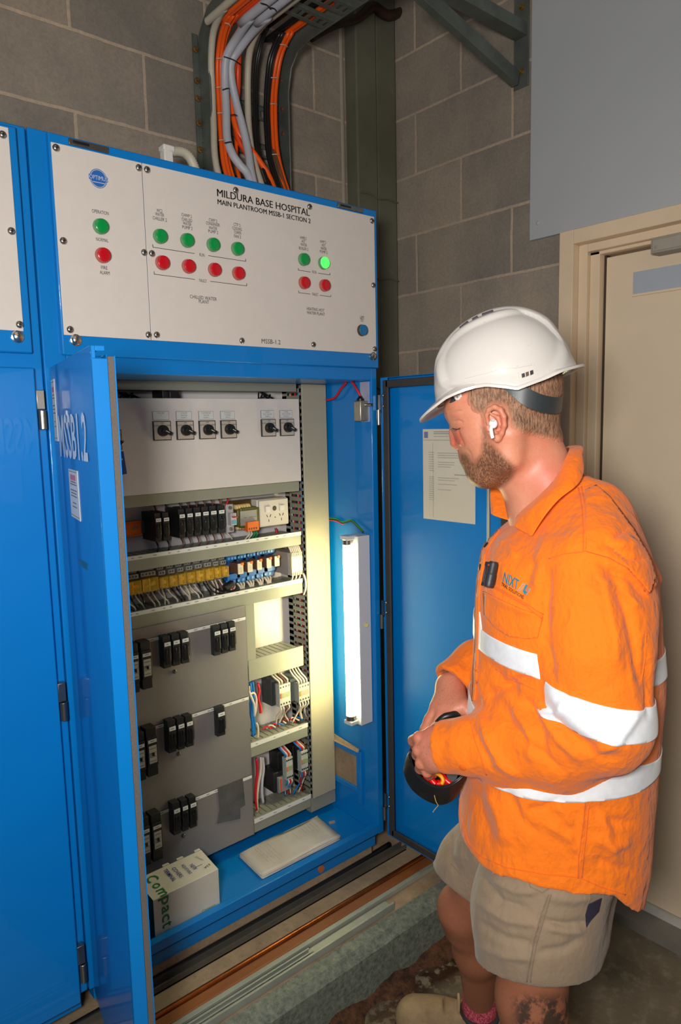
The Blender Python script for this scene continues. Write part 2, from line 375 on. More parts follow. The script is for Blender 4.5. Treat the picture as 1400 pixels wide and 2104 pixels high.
for xs, ys, xe, ye in ((140, 288, 222, 305), (693, 421, 745, 435)):
    a, c = onY(xs, ys, PY), onY(xe, ye, PY); b = MB()
    b.box(a[0], c[0], PY-.004, PY+.003, 2.067, 2.079); b.box(a[0]+.008, (a[0]+c[0])/2, PY-.005, PY-.0035, 2.071, 2.076, 1)
    b.build('slide_latch', [STEEL_D, BLACK], cb, bevel=.0015)
# printed legends
INKM = M('legend_ink', (62, 56, 56), .6, var=0)
def leg(t, x, y, wpx=None, h=.008, Y=None, mb=None, bold=0, cond=None):
    Y = Y or FS; p = onY(x, y, Y); w = None
    if wpx: w = onY(x+wpx/2, y, Y)[0]-onY(x-wpx/2, y, Y)[0]
    g_ = MB(); g_.text(t, (p[0], Y-.0008, p[2]), w, h, bold=bold); g_.build('legend', INKM, cb)
a, c = onY(446, 396, FS), onY(636, 437, FS)
L = MB()
for dx_ in (-.0004, 0, .0004): L.text('MILDURA BASE HOSPITAL', ((a[0]+c[0])/2+dx_, FS-.0008-abs(dx_)*.2, (a[2]+c[2])/2), c[0]-a[0], .0165)
L.build('title', INKM, cb)
a, c = onY(447, 416, FS), onY(638, 453, FS)
L = MB()
for dx_ in (-.0004, 0, .0004): L.text('MAIN PLANTROOM MSSB-1 SECTION 2', ((a[0]+c[0])/2+dx_, FS-.0008-abs(dx_)*.2, (a[2]+c[2])/2), c[0]-a[0], .0115)
L.build('title', INKM, cb)
for t, x, y, w in (('OPERATION', 206, 436, 34), ('NORMAL', 210, 493, 25), ('FIRE', 214, 550, 13), ('ALARM', 215, 560.5, 20), ('WC2', 327.5, 433, 12), ('WATER', 328, 441, 18), ('CHILLER 2', 328, 450, 29),
    ('CHWP 2', 383.5, 443, 21), ('CHILLED', 384, 452, 21), ('WATER', 384.5, 460, 17), ('PUMP 2', 385, 468, 21), ('CWP 2', 437.5, 453, 17), ('CONDENSER', 437.5, 460.5, 28), ('WATER', 437.5, 469, 17), ('PUMP 2', 438, 476.5, 20),
    ('CTF 2', 487, 462, 14), ('COOLING', 487, 470, 19.5), ('TOWER', 488, 478, 15), ('FAN 2', 488, 486, 14), ('HWB 2', 623, 489, 13), ('HOT', 623.5, 496, 7), ('WATER', 624, 503, 13), ('BOILER 2', 624, 511, 19),
    ('HWP 2', 664, 497, 12), ('HOT', 665, 504, 7), ('WATER', 665, 511, 12), ('PUMP 2', 665, 518, 15), ('RUN', 415, 524, 10), ('FAULT', 417, 577, 15), ('RUN', 646, 559, 8), ('FAULT', 648, 605, 12),
    ('CHILLED WATER', 418, 612, 55), ('PLANT', 419, 620, 21), ('HEATING HOT', 648.5, 636, 36), ('WATER PLANT', 649, 644, 37), ('LAMP', 744, 652, 8), ('TEST', 744, 658, 7)):
    leg(t, x, y, w, .0072 if y < 600 else .0078)
leg('MSSB-1.2', 557, 702, 39, .011)
def bracket(xa, ya, xb, yb, gap, up):
    a, c = onY(xa, ya, FS), onY(xb, yb, FS); z = (a[2]+c[2])/2; m = (a[0]+c[0])/2; e = .00055; L = MB(); Yf = FS-.0008
    for x0, x1 in ((a[0], m-gap), (m+gap, c[0])): L.box(x0, x1, Yf, FS, z-e, z+e)
    for x in (a[0], c[0]): L.box(x-e, x+e, Yf, FS, z, z+up)
    L.build('bracket_line', INKM, cb)
bracket(314, 508, 505, 537, .018, .006); bracket(317, 564, 507, 587, .02, .006); bracket(613, 555, 678, 565, .013, .005); bracket(614, 602, 680, 609, .016, .005)
# maker's oval badge
p = onY(202, 367, FS); b = MB()
def ell(b, rx, rz, y, m, r0=0):
    pts = [(p[0]+rx*math.cos(a*math.pi/24), y, p[2]+rz*math.sin(a*math.pi/24)) for a in range(48)]
    if r0:
        q = [(p[0]+rx*r0*math.cos(a*math.pi/24), y, p[2]+rz*r0*math.sin(a*math.pi/24)) for a in range(48)]
        b.add(pts+q, [(i, (i+1) % 48, (i+1) % 48+48, i+48) for i in range(48)], m)
    else: b.add(pts, [tuple(range(48))], m)
ell(b, .0185, .019, FS-.0006, 0, .93); ell(b, .0160, .0165, FS-.0006, 0)
b.box(p[0]-.020, p[0]+.020, FS-.0010, FS-.0008, p[2]-.0042, p[2]+.0058, 0)
b.text('OPTIMUS', (p[0], FS-.0014, p[2]+.001), .0385, .0085, m=1); b.box(p[0]-.013, p[0]+.014, FS-.0014, FS-.001, p[2]-.0088, p[2]-.0076, 1)
b.build('maker_badge', [M('badge_blue', (36, 98, 176), .5, var=0), M('badge_white', (196, 200, 208), .5, var=0)], cb, label='blue oval maker badge')
# pilot lights
def lens_mat(name, col, em=0, glow=None):
    t = NT(name); t.b.inputs['Base Color'].default_value = (*col, 1); t.b.inputs['Roughness'].default_value = .25; t.b.inputs['Coat Weight'].default_value = .3
    if em: t.b.inputs['Emission Color'].default_value = (*(glow or col), 1); t.b.inputs['Emission Strength'].default_value = em
    return t.m
LG = lens_mat('lens_green', (.0, .27, .055)); LR = lens_mat('lens_red', (.52, .004, .012)); LGL = lens_mat('lens_green_lit', (.02, .8, .08), 1.1, (.10, 1, .12)); LB = lens_mat('button_blue', (.0, .14, .34))
LGS = lens_mat('lens_skirt_green', (.12, .30, .14)); LRS = lens_mat('lens_skirt_red', (.42, .12, .09)); BTNS = M('button_skirt', (92, 84, 70), .3, .6)
def pilot(x, y, m, ms, lab, hgt=.013):
    p = onY(x, y, FS-hgt+.002); b = MB(); r = .0152
    b.lathe((p[0], FS, p[2]), (0, -1, 0), [(0, r+.0008), (.003, r+.0008), (.0032, r), (hgt*.72, r-.0006)], 28, 1, cap=False)
    b.lathe((p[0], FS, p[2]), (0, -1, 0), [(hgt*.70, r-.0004), (hgt*.92, r-.0012), (hgt, r-.003), (hgt+.0006, r*.5)], 28, 0)
    b.build('indicator_light', [m, ms], cb, smooth='auto', label=lab)
for x, y in ((210, 463.5), (332.5, 484), (388, 492.5), (441.5, 501.5), (491.5, 510), (628, 532)): pilot(x, y, LG, LGS, 'green indicator light, unlit')
pilot(669, 539.5, LGL, LGS, 'green indicator light, lit')
for x, y in ((214.5, 523), (337, 538.5), (391, 546), (444.5, 553), (493.5, 560.5), (629, 580), (671, 585.5)): pilot(x, y, LR, LRS, 'red indicator light, unlit')
pilot(748.5, 678, LB, BTNS, 'blue push button')
# open left door ------------------------------------------------
HX, HY = .524, FY-.004
ex, ey = .4365, 1.081
du = np.array([ex-HX, ey-HY]); DL = np.linalg.norm(du); du /= DL; dn = np.array([-du[1], du[0]])     # along, and towards the opening (+X)
if dn[0] < 0: dn = -dn
def dl(s, n, z): return (HX+du[0]*s+dn[0]*n, HY+du[1]*s+dn[1]*n, z)
ZB, ZT = .225, 1.624
def dbox(b, s0, s1, n0, n1, z0, z1, m=0): return b.prism([dl(s0, n0, z0), dl(s1, n0, z0), dl(s1, n1, z0), dl(s0, n1, z0)], (0, 0, z1-z0), m)
ld = MB(); dbox(ld, 0, DL, 0, .003, ZB, ZT); dbox(ld, DL-.0022, DL, 0, .0255, ZB, ZT-.019); dbox(ld, DL-.0022, DL, 0, .008, ZT-.019, ZT); dbox(ld, DL-.0022, DL, .008, .022, ZT-.008, ZT); dbox(ld, 0, .002, 0, .0235, ZB, ZT)
dbox(ld, .002, DL-.002, .003, .0235, ZT-.002, ZT); dbox(ld, .002, DL-.002, .003, .0235, ZB, ZB+.002); dbox(ld, DL-.040, DL-.0022, .024, .0255, ZB, ZT-.012)
ldo = ld.build('left_door', BLUE, cb, bevel=.0012)
g = MB(); dbox(g, DL-.028, DL-.0006, .0258, .0350, ZB+.01, ZT-.016)
g.build('door_gasket', RUBBER, ldo, label='grey foam gasket strip')
g = MB(); dbox(g, DL-.030, DL-.0004, .0352, .0372, ZB+.01, ZT-.015); g.build('gasket_channel', BLUE, ldo)
# lettering on the door's outer face (mirror side seen from the camera): u runs from free edge to hinge
u3 = np.array([du[0], du[1], 0]); n3 = -np.array([dn[0], dn[1], 0])
def dface(s, z, off=.0012): return np.array(dl(s, 0, z))+n3*off
WHT = M('white_vinyl', (200, 214, 226), .35, var=0)
def onLD(x, y):
    r = ray(x, y); n = np.array([dn[0], dn[1], 0]); q = np.array([HX, HY, 0]); t_ = ((q-CP)@n)/(r@n); P = CP+r*t_
    return (P[:2]-np.array([HX, HY]))@du, P[2]
s0, z0 = onLD(122, 880); s1, z1 = onLD(183, 948); sa, za = onLD(122, 930); sb, zb = onLD(176, 800)
b = MB(); b.text('MSSB1.2', dface((s0+s1)/2, (za+.5*(z1-za)+.036)), abs(s1-s0), .082, u=u3, bold=.02); b.build('door_lettering', WHT, ldo, label='white lettering MSSB1.2')
# stickers
def sticker(px, lab, mats, lines=True, name='sticker'):
    P = [onLD(*q) for q in px]; S0, S1 = min(p[0] for p in P), max(p[0] for p in P); Z0, Z1 = min(p[1] for p in P), max(p[1] for p in P)
    return S0, S1, Z0, Z1
def dsheet(s0, s1, z0, z1, name, lab, rows):
    b = MB(); P = [dface(s0, z0, .0003), dface(s1, z0, .0003), dface(s1, z1, .0003), dface(s0, z1, .0003)]
    b.prism(P, n3*.0009, 0)
    for k, (fz, fw, th, m) in enumerate(rows):
        z = z1-(z1-z0)*fz; mid = (s0+s1)/2; w = (s1-s0)*fw/2
        b.prism([dface(mid-w, z-th, .0013), dface(mid+w, z-th, .0013), dface(mid+w, z+th, .0013), dface(mid-w, z+th, .0013)], n3*.0003, m)
    b.build(name, [STRIP, GREYTX, M('print_pink', (190, 110, 130), .6, var=0)], ldo, label=lab)
q0, q1 = onLD(142, 968), onLD(166, 1062)
rows = [(.04, .9, .0006, 1), (.16, .6, .005, 2), (.25, .6, .001, 1), (.30, .7, .001, 1), (.42, .7, .001, 1), (.48, .6, .001, 1), (.54, .7, .001, 1), (.68, .4, .001, 1), (.76, .5, .001, 1), (.95, .9, .0006, 1)]
dsheet(q0[0], q1[0], 1.335, 1.425, 'safety_label', 'white printed label with red heading', rows)
dsheet(.008, .05, 1.475, 1.598, 'safety_label', 'white printed label near the hinge edge', rows)
b = MB(); TL = M('tape_residue_teal', (20, 92, 120), .5, var=.2, vs=60)
P = [onLD(*q) for q in ((160, 1148), (170, 1152), (180, 1158), (180, 1172), (172, 1166), (164, 1158))]; b.prism([dface(s_, z_, .0002) for s_, z_ in P], n3*.0005)
b.build('tape_residue', TL, ldo, label='teal scrap of old tape')
# open right door ------------------------------------------------
RX = 1.452
rd = MB(); rd.box(RX+.026, RX+.029, 1.055, FY-.012, ZB, ZT); rd.box(RX, RX+.026, FY-.014, FY-.012, ZB, ZT); rd.box(RX, RX+.029, 1.053, 1.055, ZB, ZT)
rd.box(RX, RX+.026, 1.055, FY-.014, ZT-.002, ZT); rd.box(RX, RX+.026, 1.055, FY-.014, ZB, ZB+.002)
for y0, y1 in ((1.470, 1.496), (1.055, 1.075)): rd.box(RX-.001, RX+.001, y0, y1, ZB, ZT)
rd.box(RX+.018, RX+.026, 1.075, 1.472, ZB+.02, ZT-.02)
rdo = rd.build('right_door', BLUE, cb, bevel=.001)
g = MB(); w = .011
for (y0, y1, za_, zb_) in ((1.474-w, 1.474+w, ZB+.008, ZT-.008), (1.064-.009, 1.064+.009, ZB+.008, ZT-.008), (1.064, 1.474, ZT-.03, ZT-.008), (1.064, 1.474, ZB+.008, ZB+.03)):
    g.box(RX-.007, RX, y0, y1, za_, zb_)
g.build('door_gasket', RUBBER_D, rdo, bevel=.003, label='dark rubber gasket around the door')
g = MB(); g.cyl((RX+.004, 1.118, ZB+.03), (RX+.004, 1.118, 1.55), .0045, 12); g.build('lock_rod', GALV_L, rdo, smooth='auto')
g = MB()
# notice sheet
RP = RX+.0176
g.box(RP-.0008, RP, 1.170, 1.352, 1.228, 1.476)
nt = [(.03, .22, .62, 1), (.05, .22, .66, 1), (.08, .22, .5, 2), (.12, .02, .98, 2), (.15, .7, .95, 1), (.18, .72, .95, 1), (.22, .68, .97, 2), (.26, .3, .8, 2), (.285, .3, .7, 2), (.31, .3, .75, 2), (.36, .3, .62, 2), (.385, .3, .62, 2), (.41, .3, .55, 2), (.49, .62, .95, 1), (.53, .3, .7, 2), (.555, .3, .62, 2), (.60, .3, .66, 2), (.66, .3, .55, 2)]
for k in range(9): nt.append((.255+.025*k, .12, .22, 2))
for k in range(12): nt.append((.525+.023*k, .12, .22, 2))
for fz, a_, b_, m in nt:
    z = 1.476-.248*fz; yy = lambda f: 1.352-.182*f
    g.box(RP-.0012, RP-.0007, yy(b_), yy(a_), z-.0009, z+.0009, m)
g.box(RP-.0012, RP-.0007, 1.170+.145, 1.171+.145, 1.235, 1.44, 2)
g.box(RP-.0012, RP-.0007, 1.333, 1.347, 1.452, 1.469, 3)
g.build('circuit_schedule', [M('paper_laminated', (198, 192, 176), .22, var=.01), M('print_mid', (130, 124, 116), .6, var=0), M('print_pale', (160, 154, 142), .6, var=0), M('crest_blue', (110, 112, 150), .6, var=0)], rdo, label='laminated typed circuit sheet with blue crest')
for z in (1.545, .94, .33):     # hinges of the right door
    g = MB(); g.box(RX-.004, RX+.001, 1.497, 1.507, z-.02, z+.03); g.cyl((1.446, 1.503, z-.055), (1.446, 1.503, z-.012), .007, 14)
    for dz in (.018, -.012): g.ball((RX-.009, 1.480, z+dz+.01), .0045, 10); g.cyl((RX-.003, 1.480, z+dz+.01), (RX-.009, 1.480, z+dz+.01), .002, 8)
    g.build('door_hinge', STEEL_D, cb, smooth='auto')
# cut-out frame low on the inner right wall
g = MB()
for y0, y1, za_, zb_ in ((1.60, 1.86, .455, .475), (1.60, 1.86, .335, .352), (1.578, 1.60, .30, .475)): g.box(IR-.010, IR+.001, y0, y1, za_, zb_)
g.build('vent_frame', BLUE, cb, bevel=.002)
g = MB(); g.box(IR-.004, IR, 1.60, 1.86, .352, .455); g.prism([(IR-.012, 1.86, .476), (IR-.012, 1.585, .4755), (IR-.003, 1.59, .481), (IR-.003, 1.86, .506)], (-.004, 0, 0)); g.build('vent_opening', CONC, cb, label='bare grey-brown wall patch seen through the cut-out')
# door safety switch
sw = thing('limit_switch', 'small silver limit switch with red lead at the top of the cabinet side wall', 'switch', (IR-.03, 1.535, 1.50))
g = MB(); g.box(IR-.034, IR-.003, 1.522, 1.552, 1.502, 1.560); g.build('switch_body', M('cast_silver', (170, 164, 148), .35, .7), sw, bevel=.003)
g = MB(); g.lathe((IR-.02, 1.537, 1.558), (0, 0, 1), [(0, .011), (.008, .0105), (.012, .006), (.016, .005)], 14); g.build('cable_gland', BLACK, sw, smooth='auto')
g = MB(); g.cyl((IR-.015, 1.522, 1.548), (IR-.012, 1.498, 1.548), .0045, 12); g.build('plunger', STEEL, sw, smooth='auto')
g = MB(); g.box(IR-.003, IR, 1.520, 1.556, 1.500, 1.614); g.build('mounting_plate', M('plate_pale_lilac', (168, 172, 196), .4, .2), sw)
MB().tube([(IR-.02, 1.537, 1.572), (IR-.025, 1.545, 1.592), (IR-.03, 1.56, 1.615)], .0035, 8).build('lead', RED_W, smooth=True, **T('short red lead entering the silver limit switch', 'wire'))
MB().tube([onX(712, 786, 1.41), onX(700, 800, 1.41), onX(688, 817, 1.41), onX(671, 822, 1.41)], .0035, 8).build('lead', RED_W, smooth=True, **T('red lead crossing the cabinet side wall below the header', 'wire'))
for m, dz, lab in ((GREEN_W, .004, 'green earth wire running to the fluorescent light'), (BLACK_W, 0, 'black wire running to the fluorescent light'), (RED_W, -.003, 'red wire end beside the green earth wire above the fluorescent light')):
    P = [onX(664, 1066, 1.418), onX(690, 1068, 1.418), onX(705, 1075, 1.418), onX(722, 1071, 1.418), onX(735, 1082, 1.415), onX(746, 1094, 1.41)]
    if m is RED_W: P = P[:3]
    MB().tube([(p[0], p[1], p[2]+dz) for p in P], .0024, 6).build('lead', m, smooth=True, **T(lab, 'wire'))
# fluorescent light -------------------------------------------------
fl = thing('fluorescent_light', 'lit fluorescent batten light mounted upright on the inner right wall', 'lamp', (IR-.02, 1.55, .6))
LW = M('batten_white', (200, 200, 204), .35, var=.02)
g = MB(); g.box(IR-.048, IR-.001, 1.528, 1.580, .590, 1.168); g.build('batten', LW, fl, bevel=.002)
for z in (1.158, .592):
    g = MB(); g.box(1.352, IR-.036, 1.543, 1.578, z, z+.012); g.build('lamp_holder', LW, fl, bevel=.002)
g = MB(); g.cyl((1.366, 1.561, .607), (1.366, 1.561, 1.158), .0135, 24)
TUBE = EM('tube_glow', (1.0, .88, .44), 58)
tb = g.build('tube', TUBE, fl, smooth='auto', label='glowing white tube')
for z in (1.143, .604):
    g = MB(); g.cyl((1.366, 1.561, z), (1.366, 1.561, z+.015), .0142, 20); g.build('end_cap', STEEL_D, tb, smooth='auto')
g = MB(); g.cyl((1.405, 1.53, .90), (1.401, 1.522, .90), .006, 12); g.build('starter', M('starter_cream', (215, 200, 130), .5), fl, smooth='auto')
# ---------------------------------------------------------------- gear inside
PLY, GF = 1.803, 1.705
MB().box(.60, 1.33, PLY, PLY+.004, .27, 1.60).build('mounting_plate', PLATE, bevel=.001, **T('large white gear plate at the back of the open blue cabinet', 'panel'))
MB().box(.60, 1.415, PLY+.02, PLY+.06, .236, .275).build('gear_foot', GREY_P, **T('grey base rail carrying the gear plate on the cabinet floor', 'rail'))
g = MB(); g.box(1.37, 1.40, 1.745, 1.775, .236, .262); g.build('levelling_foot', BLACK, **T('small black foot under the right wiring duct', 'foot'))
# dividing panels behind duct
def strip_print(g, x0, x1, z, Y, n, m=2, seed=1):
    rr = random.Random(seed)
    for k in range(n):
        x = x0+(x1-x0)*(k+.5)/n+(rr.uniform(-.01, .01) if n > 1 else 0); w = min(rr.uniform(.003, .006), (x1-x0)*.42)
        g.box(x-w, x+w, Y-.0004, Y, z-.0009, z+.0009, m)
def duct(x0, x1, z0, z1, lab, strip=None, npr=0, back=PLY, pitch=.0195):
    t_ = thing('wiring_duct', lab, 'cable duct', ((x0+x1)/2, back, z0))
    g = MB(); g.box(x0, x1, GF, GF+.004, z0, z1); g.build('duct_cover', GREY_D, t_, bevel=.001)
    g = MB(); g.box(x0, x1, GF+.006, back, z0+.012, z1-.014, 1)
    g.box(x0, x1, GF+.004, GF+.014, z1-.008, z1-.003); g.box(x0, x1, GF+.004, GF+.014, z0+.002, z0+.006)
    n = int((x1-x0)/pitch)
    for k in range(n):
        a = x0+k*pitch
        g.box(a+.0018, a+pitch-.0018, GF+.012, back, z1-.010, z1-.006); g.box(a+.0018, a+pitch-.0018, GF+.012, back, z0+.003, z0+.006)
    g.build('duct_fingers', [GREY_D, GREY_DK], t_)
    if strip:
        g = MB(); g.box(x0, x1, GF-.0015, GF, z1-strip, z1+.0005, 0); strip_print(g, x0, x1, z1-strip/2, GF-.0015, npr, 1, int(x0*100+z1*1000))
        g.build('label_strip', [STRIP, GREYTX], t_)
    return t_
duct(.60, 1.305, 1.298, 1.36, 'grey wiring duct directly below the white selector panel')
duct(.60, 1.306, 1.134, 1.174, 'grey slotted duct under the upper row of black circuit breakers', .0105, 20)
duct(.60, 1.306, .984, 1.029, 'grey slotted duct under the amber relays', .0105, 22)
duct(1.100, 1.302, .755, .818, 'short plain duct above the two upper contactors')
duct(1.096, 1.310, .522, .566, 'short duct with white strip between the two contactor compartments', .013, 4)
duct(1.098, 1.314, .284, .327, 'lowest short duct with white strip, at the foot of the gear', .013, 4)
duct(.60, 1.305, 1.592, 1.616, 'grey duct at the very top behind the selector panel')
g = MB(); g.box(1.098, 1.128, GF+.001, PLY, .80, .984); g.build('wiring_duct', GREY_D, bevel=.001, **T('short upright duct beside the empty upper compartment', 'cable duct'))
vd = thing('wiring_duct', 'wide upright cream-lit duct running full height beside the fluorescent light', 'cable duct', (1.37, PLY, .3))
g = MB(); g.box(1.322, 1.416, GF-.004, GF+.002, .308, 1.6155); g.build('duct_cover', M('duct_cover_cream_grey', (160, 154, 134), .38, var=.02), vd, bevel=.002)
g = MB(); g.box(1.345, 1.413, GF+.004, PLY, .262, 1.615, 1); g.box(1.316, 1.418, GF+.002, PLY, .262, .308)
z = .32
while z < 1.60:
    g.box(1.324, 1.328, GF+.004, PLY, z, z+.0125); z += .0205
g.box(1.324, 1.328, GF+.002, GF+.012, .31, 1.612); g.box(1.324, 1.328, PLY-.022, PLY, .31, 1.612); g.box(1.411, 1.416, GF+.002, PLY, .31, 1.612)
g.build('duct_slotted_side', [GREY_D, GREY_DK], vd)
rr = random.Random(3)
for k, m in enumerate((RED_W, CREAM_W, BLUE_W, RED_W, CREAM_W, BLACK_W, RED_W, CREAM_W)):
    pts = [(1.334+rr.uniform(-.003, .006), GF+.014+k*.009+rr.uniform(-.004, .004), .34+j*.115) for j in range(12)]
    MB().tube(pts, .0028, 6, 3).build('loose_wire', m, smooth=True, **T('coloured wire seen through the slots of the wide upright duct', 'wire', 'wires inside the upright duct'))
# white selector panel ------------------------------------------------
SY = 1.690
sp_ = thing('selector_panel', 'white inner panel carrying a row of rotary selector switches', 'panel', (1.0, SY, 1.32))
g = MB(); g.box(.60, 1.303, SY, SY+.0025, 1.328, 1.571); g.box(.60, 1.303, SY, SY+.02, 1.328, 1.3305); g.box(1.3005, 1.303, SY, SY+.02, 1.328, 1.571); g.build('panel_sheet', WHITE_P, sp_, bevel=.0008)
SWT = [(333, 885, 862, ('CHILLER', '2')), (380.5, 884, 861, ('CHILLED', 'WATER', 'PUMP 2')), (426, 883, 861, ('CONDENSER', 'WATER', 'PUMP 2')), (470, 882, 861, ('COOLING', 'TOWER', 'FAN 2')), (552, 879, 858, ('HWP2', 'HOT WATER', 'PUMP 2')), (590, 878, 858, ('HWB2', 'HOT WATER', 'BOILER 2')), (228, 889, 864, ('GENERAL',))]
PLT = M('switch_plate_silver', (182, 172, 160), .35, .05, var=0)
for x, y, yl, txt in SWT:
    p = onY(x, y, SY-.004); h = .0245
    if x == 228: p = np.array([.722, SY, 1.470])
    g = MB(); g.box(p[0]-h, p[0]+h, SY-.006, SY-.001, p[2]-h, p[2]+h, 1); g.box(p[0]-h+.002, p[0]+h-.002, SY-.0072, SY-.005, p[2]-h+.002, p[2]+h-.002, 0)
    for a_, tt in ((0, 'OFF'), (1, 'MAN'), (-1, 'AUTO')): g.text(tt, (p[0]+a_*.0165, SY-.0078, p[2]+(.0195 if a_ == 0 else .013)), None, .0035, m=1)
    s = g.build('rotary_switch', [PLT, BLACK], sp_, bevel=.001)
    g = MB(); g.lathe((p[0], SY-.007, p[2]), (0, -1, 0), [(0, .0150), (.006, .0145), (.010, .0135), (.011, .009)], 24)
    g.obox((p[0]+.0055, SY-.020, p[2]-.003), ((.9, 0, -.43), (0, 1, 0), (.43, 0, .9)), (.0135, .0055, .0045)); g.obox((p[0]+.005, SY-.0258, p[2]-.0025), ((.9, 0, -.43), (0, 1, 0), (.43, 0, .9)), (.0055, .0006, .0008), 1)
    g.build('switch_knob', [BLACK, WHITE], s, bevel=.0012)
    g = MB(); zl = p[2]+.0385; g.box(p[0]-.0225, p[0]+.0225, SY-.0016, SY, zl-.0115, zl+.0105, 1); g.box(p[0]-.0217, p[0]+.0217, SY-.002, SY-.001, zl-.0107, zl+.0097, 0)
    for k, tt in enumerate(txt): g.text(tt, (p[0], SY-.0024, zl+.006-k*.006), None, .0036, m=1)
    g.build('name_plate', [STRIP, GREYTX], sp_)
g = MB(); kx, kz = .730, 1.47; g.tube([(kx, SY-.03, kz), (kx+.01, SY-.032, kz-.004), (kx+.004, SY-.03, kz-.012)], .0012, 6); g.tube([(kx, SY-.03, kz-.01), (kx+.002, SY-.031, kz-.05)], .0012, 6)
g.build('key_ring', STEEL, smooth=True, **T('small key on a ring hanging from the leftmost rotary switch', 'key'))
g = MB(); g.obox((kx+.004, SY-.03, kz-.056), ((1, 0, .1), (0, 1, 0), (-.1, 0, 1)), (.0065, .002, .028)); g.build('key_tag', M('tag_blue', (20, 70, 140), .35), bevel=.001, **T('blue plastic key tag hanging from the leftmost rotary switch', 'tag'))
# small gear peeking above the selector panel
g = MB(); p = onY(343, 806, 1.73); g.box(p[0]-.018, p[0]+.014, 1.72, 1.78, p[2]-.02, p[2]+.008); g.box(p[0]-.008, p[0]+.018, 1.70, 1.73, p[2]-.02, p[2]+.003); g.cyl((p[0]-.005, 1.73, p[2]), (p[0]-.005, 1.73, p[2]+.014), .006)
g.build('relay_block', BLACK, bevel=.002, **T('black device peeking above the white selector panel', 'relay'))
for xx, lab in ((262, 'tangle of black wire ends above the left of the selector panel'), (545, 'tangle of dark wire ends above the right of the selector panel')):
    g = MB(); p = onY(xx, 813, 1.72)
    for k in range(6): g.tube([(p[0]-.03+rr.uniform(0, .05), 1.72, p[2]-.01), (p[0]+rr.uniform(-.02, .02), 1.71+rr.uniform(-.01, .02), p[2]+rr.uniform(0, .012)), (p[0]+.01+rr.uniform(-.03, .04), 1.73, p[2]-.008)], .0022, 6)
    g.build('wire_tangle', BLACK_W, smooth=True, **T(lab, 'wire'))
g = MB(); g.cyl(onY(237, 796, 1.70), np.array(onY(226, 795, 1.70)), .003, 10); g.ball(onY(238, 797, 1.70), .006, 10); g.build('clip_stud', STEEL, smooth='auto', **T('small bright stud at the upper left of the cabinet opening', 'screw'))
# lower grey covers ------------------------------------------------
covers = [(.952, .985, 'narrow grey cover strip above the top row of lower breakers', None), (.714, .952, 'upper grey cover plate of the lower breaker bank', .946), (.472, .713, 'middle grey cover plate of the lower breaker bank', .707), (.283, .471, 'bottom grey cover plate with dark tape near its right end', .465)]
for z0_, z1_, lab, st in covers:
    t_ = thing('cover_plate', lab, 'panel', (.85, GF, z0_))
    g = MB(); g.box(.60, 1.093, GF-.004, GF+.01, z0_+.0006, z1_-.0004); g.box(1.091, 1.0945, GF-.004, PLY, z0_, z1_); g.build('cover_sheet', GREY_P, t_, bevel=.0008)
    if st:
        g = MB(); g.box(.60, 1.0925, GF-.0055, GF-.004, z1_-.0085, z1_, 0); strip_print(g, .62, 1.08, z1_-.0042, GF-.0055, 16, 1, int(z1_*1000)); g.build('label_strip', [STRIP, GREYTX], t_)
        p = onY(*{.946: (359, 1380), .707: (367, 1549), .465: (377, 1717)}[st], GF-.006)
        g = MB(); g.lathe((p[0], GF-.004, p[2]), (0, -1, 0), [(0, .006), (.004, .0055), (.007, .003)], 12); g.build('cover_screw', STEEL_D, t_, smooth='auto')
TAPE = M('duct_tape_dark_silver', (112, 110, 108), .22, .5, var=.25, vs=20, bump=.9, bs=22)
g = MB(); P = [onY(x, y, GF-.0055) for x, y in ((447, 1618), (499, 1600), (504, 1654), (494, 1660), (494, 1682), (447, 1692), (452, 1662))]
g.prism([(p[0], GF-.0052, p[2]) for p in P], (0, -.001, 0)); g.build('tape_patch', TAPE, **T('shiny dark grey tape patch stuck on the bottom grey cover', 'tape'))
